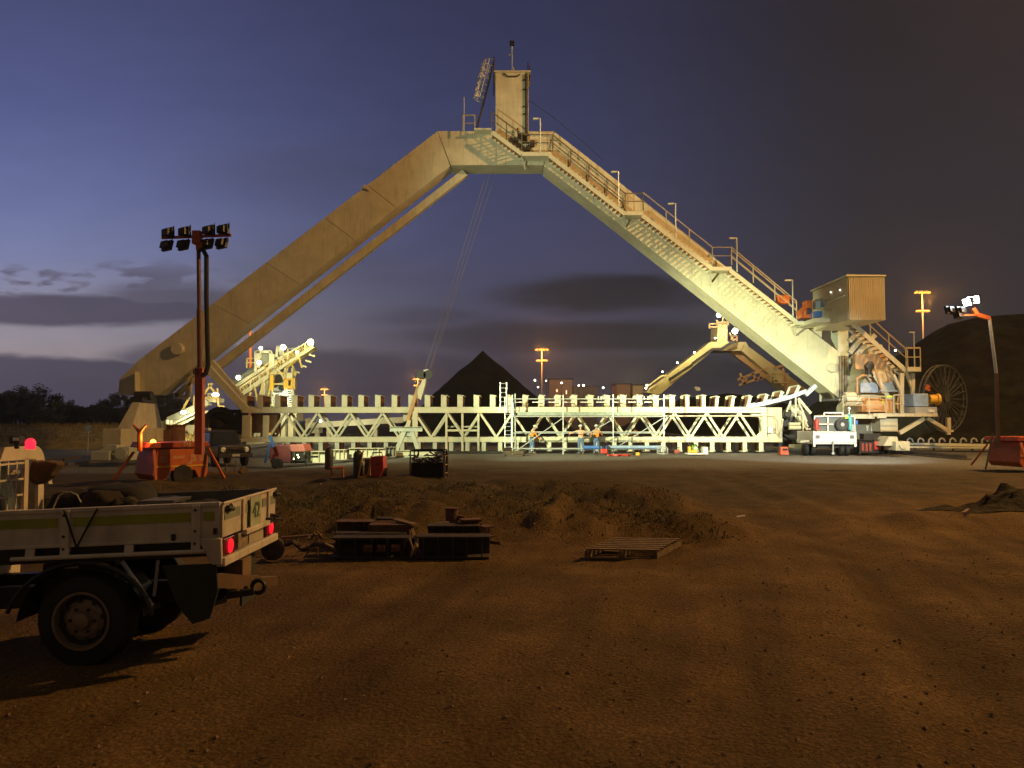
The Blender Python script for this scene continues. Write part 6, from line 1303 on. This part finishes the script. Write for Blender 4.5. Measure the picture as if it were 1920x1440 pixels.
def sbars(name, m, L, w=.2, Y=YS):
    mb = MB()
    for (a, b) in L: mb.bar(U(*a, Y), U(*b, Y), w, w, (0, 1, 0))
    return mb.build(name, m, st)
truss((448, 742), (522, 692), 1.25, 1.6, 12, 'lower_boom', SY, .12); truss((505, 706), (588, 652), 1.0, 1.6, 14, 'upper_boom', SY, .10)
mb = MB(); mb.bar(U(455, 740, YS + .4), U(520, 696, YS + .4), 1.2, .5); mb.bar(U(520, 696, YS + .4), U(590, 650, YS + .4), 1.2, .35); mb.build('belt', SC, st)
mb = MB(); mb.tube(U(432, 722, YS + 1.5), U(492, 683, YS + 1.5), .45, 10); mb.build('gallery_tube', SG, st, True)
mb = MB()
for i in range(16): a = U(446 + i * 3.2, 722 - i * 2.1, YS - .3); mb.box(a, (.35, .3, .25))
mb.build('roller', SC, st)
mb = MB(); mb.spu(482, 684, 507, 661, YS, YS + 2.4); mb.build('cabin', mat('cabin_grey', (.24, .26, .20), .6, var=.3, scale=2), st); sbars('cabin_frame', SC, [((480, 700), (480, 659)), ((485, 690), (485, 659)), ((480, 659.5), (509, 659.5)), ((508, 692), (508, 659)), ((512, 690), (512, 664))], .32, YS - .2)
sbars('a_frame', SC, [((516, 690), (521, 649)), ((533, 680), (522, 649)), ((529, 655), (529, 668)), ((516, 672), (532, 672))], .28)
sbars('walkway_rail', SY, [((519, 673), (540, 660)), ((519, 680), (545, 664)), ((540, 655), (540, 668)), ((552, 656), (552, 668)), ((540, 664), (562, 664)), ((545, 659), (560, 659)), ((562, 664), (572, 656)), ((565, 662), (578, 654)), ((536, 690), (560, 672)), ((463, 690), (463, 672)), ((463, 672), (480, 672)), ((463, 680), (480, 680))], .16)
for k, (x, y) in enumerate(((585, 667), (578, 678), (569, 687), (556, 698))): sbars('outlet_pipe', SC, [((x - 5, y - 2), (x + 6, y + 1))], .2)
mb = MB(); mb.spu(489, 755, 498, 706, YS, YS + 2); mb.spu(499, 745, 508, 703, YS, YS + 2); mb.prism(PX([(487, 756), (490, 725), (499, 720), (509, 705), (509, 740), (500, 756)], YS + .4), (0, 2, 0)); mb.build('chute_plate', SC, st)
mb = MB(); mb.spu(512, 735, 533, 698, YS, YS + 2); mb.build('transfer_tower', SG, st); mb = MB(); mb.lathe(U(516, 721, YS), (0, -1, 0), [(0, .4), (.2, .4), (.2, .2)], 14); mb.lathe(U(524, 710, YS), (0, -1, 0), [(0, .5), (.2, .5), (.2, .2)], 14); mb.lathe(U(528, 727, YS), (0, -1, 0), [(0, .35), (.2, .35), (.2, .2)], 14); mb.build('pulley', DARK, st)
sbars('tower_frame', SC, [((512, 738), (535, 738)), ((511, 700), (511, 760)), ((535, 690), (535, 760)), ((510, 741), (536, 741)), ((520, 690), (535, 712)), ((528, 740), (552, 712)), ((548, 690), (551, 760))], .22, YS - .3)
sbars('yellow_post', YELLOW, [((510, 704), (510, 732)), ((536, 712), (536, 730))], .4, YS - .4)
mb = MB(); mb.spu(536, 730, 549, 709, YS - .6, YS + 1); cabn = mb.build('operator_cabin', YELLOW, st); mb = MB(); mb.spu(540.5, 723, 545, 713, YS - .65, YS - .6); mb.build('window', GLASS, cabn); mb = MB(); mb.spu(537, 709, 548, 699, YS - .7, YS + .8); mb.build('cab_rail', SC, st)
lb = [((538, 728), (539, 763)), ((547, 728), (548, 763))] + [((538.5, 732 + i * 4.2), (547.5, 732 + i * 4.2)) for i in range(8)]; sbars('ladder', SC, lb, .14, YS - .8)
mb = MB(); mb.spu(508, 764, 536, 741, YS - .2, YS + 2); mb.spu(524, 762, 534, 750, YS - .5, YS); mb.build('base_box', SG, st)
mb = MB(); mb.spu(506, 789, 556, 775, YS, YS + 3); mb.spu(478, 788, 492, 776, YS, YS + 2); mb.build('lower_platform', SC, st)
for (x0, x1) in ((527, 535), (540, 550), (520, 524)): MB().spu(x0, 822, x1, 786, YS - .5, YS + .5).build('support_leg', SC, st)
sbars('under_bracing', SC, [((478, 818), (484, 802)), ((484, 818), (490, 802)), ((470, 790), (476, 785)), ((512, 800), (520, 815)), ((504, 815), (510, 790))], .3, YS - .4)
sbars('lattice_brace', SY, [((455, 742), (462, 765)), ((470, 735), (462, 765)), ((478, 728), (486, 765)), ((494, 716), (486, 745)), ((512, 703), (503, 742)), ((540, 690), (531, 712)), ((548, 685), (556, 702)), ((500, 700), (546, 700)), ((470, 744), (512, 744)), ((512, 720), (536, 720)), ((552, 690), (552, 730)), ((549, 712), (556, 700)), ((505, 760), (552, 760)), ((560, 668), (566, 690))], .16, YS - .5)
sbars('upper_rail', SC, [((450, 727), (520, 680)), ((522, 672), (586, 636)), ((470, 714), (470, 728)), ((486, 703), (486, 717)), ((503, 692), (503, 706)), ((540, 662), (540, 676)), ((556, 653), (556, 668)), ((572, 644), (572, 660)), ((586, 636), (586, 652))], .10, YS - .6)
sbars('conveyor_hanger', SG, [((520, 665), (500, 690)), ((524, 655), (584, 650)), ((521, 652), (455, 735))], .10, YS + .5)
YL = (1, .90, .45)
for (x, y, r, p, c_, m) in ((486, 680, .32, 900, YL, WHITELAMP), (447, 708, .34, 900, YL, WHITELAMP), (489, 653, .26, 350, (1, .97, .8), WHITELAMP), (531, 651, .40, 900, YL, WHITELAMP), (557, 660, .22, 300, YL, WHITELAMP), (582, 642, .46, 1400, (.95, 1, .35), lampmat('green_yellow_lamp', (.92, 1, .35), 40)), (528, 746, .32, 170, (.8, .9, 1), COOLLAMP)):
    MB().ball(U(x, y, YS - 1.5), r * .8, 8).build('flood_lamp', m, st, True); light('stacker_lamp', 'POINT', U(x, y - 2, YS - 2.6), p * .16, c_, st, radius=.3)
for (x, y) in ((531, 655), (489, 656)): MB().tube(U(x, y, YS - 1.4), U(x, y + 14, YS - .4), .07, 6).build('lamp_pole', SC, st)
light('stacker_lamp', 'POINT', U(540, 775, YS - 6), 1500, YL, st, radius=.5)
# long yard conveyor seen through the lattice
yc = thing('yard_conveyor', 'long pale enclosed conveyor beam seen through the lattice left of centre', 'conveyor', (U(665, 800, 85).x, 85, 0))
mb = MB(); mb.bar(U(575, 798, 85), U(757, 787, 85), 1.2, .62); mb.build('gallery', SC, yc); mb = MB(); mb.prism(PX([(571, 786), (577, 784), (582, 796), (577, 800)], 85), (0, 1.2, 0)); mb.build('tail_plate', SC, yc)
for x in (590, 612, 700): MB().spu(x, 825, x + 7, 797, 85.3, 86).build('trestle_leg', SC, yc)
mb = MB(); mb.spu(583, 812, 597, 802, 85, 87); mb.build('drive_box', SC, yc)
MB().ball(U(601, 789, 83), .17, 8).build('lamp', WHITELAMP, yc, True); light('conveyor_lamp', 'POINT', U(640, 790, 80), 700, (1, .95, .6), yc, radius=.4)
# conveyor climbing at the far left
lc = thing('inclined_conveyor', 'inclined lit conveyor climbing to the right behind the left pedestal', 'conveyor', (U(350, 800, 70).x, 70, 0))
mb = MB(); mb.bar(U(318, 788, 70), U(392, 754, 70), .8, .55); mb.build('gallery', mat('weathered_green_grey', (.36, .38, .31), .6, var=.2, scale=1), lc)
mb = MB(); mb.bar(U(334, 797, 69), U(390, 771, 69), .2, .16); mb.bar(U(284, 797, 69), U(322, 793, 69), .5, .5); mb.build('stringer', SC, lc)
mb = MB()
for x in (285, 297, 313): mb.tube(U(x, 795, 68.6), U(x, 787, 68.6), .18, 8)
for i in range(14): mb.box(U(326 + i * 4, 793 - i * 1.8, 69.2), (.16, .2, .2))
mb.build('idler_roller', WHITE, lc)
mb = MB()
for (a, b) in (((382, 740), (398, 718)), ((391, 719), (404, 738)), ((382, 746), (407, 746)), ((408, 728), (410, 760)), ((410, 762), (421, 762)), ((364, 762), (365, 742)), ((365, 742), (368, 741)), ((342, 770), (357, 741))): mb.bar(U(*a, 70), U(*b, 70), .16, .16, (0, 1, 0))
mb.build('mast_frame', SY, lc); mb = MB(); mb.spu(386, 754, 405, 746, 70, 72); mb.spu(389, 744, 403, 737, 70.3, 71); mb.build('head_box', SC, lc)
mb = MB(); mb.spu(338, 818, 366, 797, 72, 74); mb.spu(336, 832, 352, 808, 72, 73); mb.build('transfer_box', SC, lc)
for (x, y, r) in ((344, 773, .26), (404, 740, .30)): MB().ball(U(x, y, 68.8), r, 8, .6).build('lamp', WHITELAMP, lc, True); light('conveyor_lamp', 'POINT', U(x, y, 67.6), 260, (1, .88, .45), lc, radius=.3)
light('conveyor_lamp', 'POINT', U(352, 800, 69), 160, (1, .9, .5), lc, radius=.3)
# idler line at the right
rc = thing('idler_conveyor', 'low ground conveyor with hooped idlers running behind the right carriage', 'conveyor', (U(1790, 832, 46).x, 46.5, 0))
for i in range(9):
    x = 1706 + i * 20; mb = MB(); mb.path([U(x - 5, 831, 46.2), U(x - 4.5, 824.5, 46.2), U(x - 1, 821.5, 46.2), U(x + 4, 823.5, 46.2), U(x + 6, 828, 46.2)], .05, 6); mb.build('idler_hoop', GALV, rc)
mb = MB(); mb.bar(U(1700, 832, 46.2), U(1880, 836, 46.2), .12, .14); mb.bar(U(1700, 832, 47.4), U(1880, 835, 47.4), .12, .14); mb.bar(U(1700, 838, 46.0), U(1870, 840, 46.0), .3, .1); mb.build('stringer', PALEG, rc)
mb = MB()
for i in range(5): x = 1715 + i * 36; mb.bar(U(x, 846, 46.2), U(x, 832, 46.2), .08, .08, (0, 1, 0))
mb.bar(U(1690, 845, 45.2), U(1860, 847, 45.2), .12, .1); mb.build('stand', DARK, rc)
for (a, b, n) in ((-22.4, 30, 'left'), (21.2, 39, 'right')):
    pass
RAILM = mat('rail_steel', (.18, .15, .13), .5, metal=.6, var=.3)
for (x, y0, lab) in ((-22.4, 32, 'steel crane rail running away under the left end carriage'), (23.6, 40, 'steel crane rail running away under the right end carriage')):
    mb = MB(); mb.bar((x, y0, gz(x, y0 + 5) + .02), (x, 130, .02), .5, .1); mb.bar((x, y0, gz(x, y0 + 5) + .14), (x, 130, .14), .08, .14); tag(mb.build('crane_rail', RAILM), lab, 'rail')
mb = MB(); mb.bar(U(88, 863, 38), U(152, 857, 38.6), .10, .12); mb.bar(U(88, 868, 38), U(88, 863, 38), .08, .08, (0, 1, 0)); mb.bar(U(120, 866, 38), U(120, 860, 38), .08, .08, (0, 1, 0)); tag(mb.build('guard_rail', RAILM), 'thin low steel guard rail at the far left beyond the headboard', 'rail')

# ------------------------------------------------------------------ far masts, lamps and buildings
def far_mast(px, y0, y1, ybase, Y, label, heads=2, wide=1.6, power=9000):
    p = U(px, ybase, Y); p.z = min(p.z, 0); h = U(px, y0, Y).z - p.z; t = sodium_mast(tuple(p), h, label, 1, 0, wide=wide, pole=wide * .16)
    if heads > 1:
        z = U(px, y1, Y).z; MB().bar((p.x - wide, Y, z), (p.x + wide, Y, z), wide * .1, wide * .1).build('crossarm', SODPOLE, t)
        for s in (-1, -.33, .33, 1): MB().lathe((p.x + s * wide * .8, Y - wide * .1, z), (0, -.25, -1), [(0, .12 * wide), (.15 * wide, .32 * wide), (.2 * wide, .32 * wide)], 10).build('lamp', SODIUM, t)
        light('mast_light', 'POINT', (p.x, Y - wide * 2.2, z + wide), power * .8, (1, .40, .08), t, radius=.6)
    return t
far_mast(1016, 654, 675, 745, 330, 'glowing sodium light mast right of the pointed coal cone', wide=2.3, power=26000)
far_mast(1735, 546, 582, 792, 150, 'glowing sodium light mast standing above the great coal heap', wide=1.25, power=11000)
far_mast(608, 729, 740, 790, 420, 'small glowing sodium light mast above the boom left of centre', wide=1.6, power=16000)
far_mast(783, 710, 722, 790, 420, 'small glowing sodium light mast behind the luffing lever', wide=2.2, power=16000)
far_mast(470, 618, 0, 790, 210, 'unlit orange painted pole rising behind the stacker', heads=1, wide=.5, power=0) if False else None
t = thing('tall_pole', 'slim orange pole rising behind the lit stacker', 'pole', U(470, 790, 120)); MB().tube(U(470, 790, 120), U(469.5, 617, 120), .28, 8, .2).build('pole', mat('orange_pole', (.75, .30, .10), .6, var=.1, emit=None), t, True); light('pole_fill', 'POINT', U(462, 640, 114), 2500, (1, .5, .2), t, radius=.5)  # unseen lamp added in front of the pole to brighten it
YB = 300
def building(px0, px1, y0, y1, m, label, wins=(), roof=True):
    a, b = U(px0, 795, YB), U(px1, y0, YB); t = thing('plant_building', label, 'building', ((a.x + b.x) / 2, YB, 0), 'plant buildings')
    MB().span((a.x, YB, 0), (b.x, YB + 14, b.z)).build('wall', m, t); MB().span((a.x - .4, YB - .4, b.z), (b.x + .4, YB + 14.4, b.z + .5)).build('roof', DARK, t)
    for (x, y, w, h) in wins: p, q = U(x, y + h, YB - .1), U(x + w, y, YB + .05); MB().span(p, q).build('window', WARMWIN, t)
PK = mat('pink_grey_cladding', (.34, .22, .17), .7, var=.2, scale=.2)
building(1030, 1073, 712, 745, PK, 'low pinkish plant building with two lit windows beyond the coal cone', ((1043, 730, 2.5, 5), (1061, 732, 2, 7))); building(1075, 1120, 726, 745, mat('dark_cladding', (.10, .08, .07), .7, var=.2), 'long dark low plant shed between the pinkish and the brown buildings'); building(1157, 1182, 721, 745, mat('brown_cladding', (.22, .13, .08), .7, var=.2), 'tall brown plant building left of the pale hut'); building(1187, 1206, 723, 742, mat('tan_cladding', (.42, .34, .20), .7, var=.2), 'small pale tan plant hut at the foot of the second arch')
light('yard_glow', 'POINT', U(1090, 700, 270), 9000, (1, .62, .38), bpy.data.objects['plant_building'], radius=1)
light('yard_glow', 'POINT', U(1185, 705, 280), 6000, (1, .7, .35), bpy.data.objects['plant_building.003'], radius=1)
yl = None
for i, (x, y, r) in enumerate(((1003, 713, .42), (1009, 726, .34), (1024, 714, .30), (1053, 718, .40), (1085, 723, .34), (1094, 722.5, .50), (1131, 727, .40))):
    lab = ['white yard lamp on a pole, nearest the right slope of the coal cone', 'small white yard lamp low on the right slope of the coal cone', 'white yard lamp just right of the tall glowing mast', 'white yard lamp above the pinkish building roof', 'faint white yard lamp over the dark shed', 'brighter white yard lamp over the dark shed', 'white yard lamp between the dark shed and the brown building'][i]
    p = U(x, y, 280); t = thing('yard_lamp', lab, 'lamp', (p.x, 280, 0), 'far yard lamps'); MB().tube((p.x, 280, 0), p, .09, 5).build('pole', DARK, t); MB().ball(p, r * .75, 6).build('lamp', WHITELAMP, t)
c = U(165, 803, 58); t = thing('sign_post', 'small blank white board on a post before the dark trees', 'sign', (c.x, 58, 0)); MB().box(c, (.44, .03, .42)).build('board', mat('white_board', (.7, .75, .75), .5, emit=None), t); MB().tube((c.x, 58.05, -.2), (c.x, 58.05, c.z), .03, 6).build('post', GALV, t)

# ------------------------------------------------------------------ grass bank and trees at the left
def bank():
    nx, ny = 120, 24; vs, fs = [], []
    for j in range(ny):
        for i in range(nx):
            x = -90 + 66 * i / (nx - 1); y = 64 + 22 * j / (ny - 1); e = math.sin(math.pi * j / (ny - 1)) ** .8; w = float(ss(-24, -34, np.array([x]))[0])
            vs.append((x, y, -.45 + (1.9 + .7 * float(fbm(np.array([x * .12]), np.array([y * .12]), 3, 71)[0])) * e * w))
    for j in range(ny - 1):
        for i in range(nx - 1): a = j * nx + i; fs.append((a, a + 1, a + nx + 1, a + nx))
    mb = MB(); mb.add(vs, fs); o = mb.build('grass_bank', DRYGRASS, None, True, origin=(0, 0, 0)); o['kind'] = 'structure'
    rg = random.Random(2); mb = MB()
    for k in range(9000):
        i, j = rg.randrange(nx - 1), rg.randrange(2, ny - 2); p = Vector(vs[j * nx + i]) + Vector((rg.random() * .55, rg.random() * .9, 0))
        if p.z < .1: continue
        h = rg.uniform(.2, .6); a = rg.uniform(-.4, .4); w = .05; mb.add([p + Vector((-w, 0, -.1)), p + Vector((w, 0, -.1)), p + Vector((a * h, rg.uniform(-.2, .2), h))], [(0, 1, 2)])
    o = mb.build('dry_grass', DRYGRASS, origin=(0, 0, 0)); o['kind'] = 'stuff'; o['label'] = 'dry yellow brown grass on the low bank at the far left'; o['category'] = 'grass'
bank()
def tree_proto(seed, h, w):
    rg = random.Random(seed); t = thing('tree', 'dark tree', 'tree', (0, 0, 0)); mb = MB(); mb.tube((0, 0, -.3), (0.1, 0, h * .5), .22, 8, .10)
    for k in range(7): a = rg.random() * 6.28; z = h * rg.uniform(.25, .5); mb.tube((0, 0, z), (math.cos(a) * w * .5, math.sin(a) * w * .5, z + h * rg.uniform(.15, .4)), .08, 5, .03)
    mb.build('trunk', BARK, t); mb = MB(); cl = [(Vector((rg.gauss(0, w * .33), rg.gauss(0, w * .33), h * rg.uniform(.32, .88))), rg.uniform(.5, 1.15)) for _ in range(26)]
    for c, s in cl:
        for k in range(120):
            d = Vector((rg.gauss(0, 1), rg.gauss(0, 1), rg.gauss(0, .8))).normalized() * s * rg.random() ** .4; p = c + d; u = Vector((rg.gauss(0, 1), rg.gauss(0, 1), rg.gauss(0, 1))).normalized(); v = u.orthogonal().normalized(); L = rg.uniform(.12, .26)
            mb.add([p - u * L, p + v * L * .5, p + u * L, p - v * L * .5], [(0, 1, 2, 3)])
    mb.build('crown', LEAF, t); return t
protos = [tree_proto(1, 7.5, 5.0), tree_proto(2, 9.0, 4.6), tree_proto(3, 6.0, 5.5)]
rg = random.Random(6); TL = ['tall dark tree in the row at the left horizon', 'dark tree with a narrow raised crown in the row at the left horizon', 'low spreading dark tree in the row at the left horizon']
used = [0, 0, 0]; spots = []
for i in range(64):
    Y = rg.uniform(125, 170); px = -60 + i * 6.6 + rg.uniform(-5, 5); spots.append((px, Y, i))
for px, Y, i in spots:
    k = rg.choice((0, 1, 2)) if px > 60 else rg.choice((0, 1, 1)); o = protos[k] if not used[k] else copy_tree(protos[k]); used[k] = 1; x = U(px, 790, Y).x
    o.location = (x, Y, 0); o.rotation_euler.z = rg.random() * 6.28; s = (.98 if px < 60 else .86) * rg.uniform(.8, 1.1); o.scale = (s, s, s * rg.uniform(.75, 1.05)); o['group'] = 'trees along the left horizon'; o['label'] = TL[k]

if HAZE:  # haze volume added to give the lamps a glow
    mb = MB(); mb.span((-700, -60, -2.5), (700, 1200, 62)); hz = mb.build('haze', mat('tmp', (1, 1, 1)), origin=(0, 0, 0)); hz['kind'] = 'stuff'; hz['label'] = 'thin dusty air added over the yard for lamp glow'; hz['category'] = 'haze'
    hm = bpy.data.materials.new('haze'); hm.use_nodes = True; hm.node_tree.nodes.clear(); vo = hm.node_tree.nodes.new('ShaderNodeVolumePrincipled'); ou = hm.node_tree.nodes.new('ShaderNodeOutputMaterial')
    vo.inputs['Density'].default_value = HAZE; vo.inputs['Color'].default_value = (.9, .88, .85, 1); vo.inputs['Anisotropy'].default_value = .75; hm.node_tree.links.new(vo.outputs[0], ou.inputs['Volume']); hz.data.materials.clear(); hz.data.materials.append(hm)
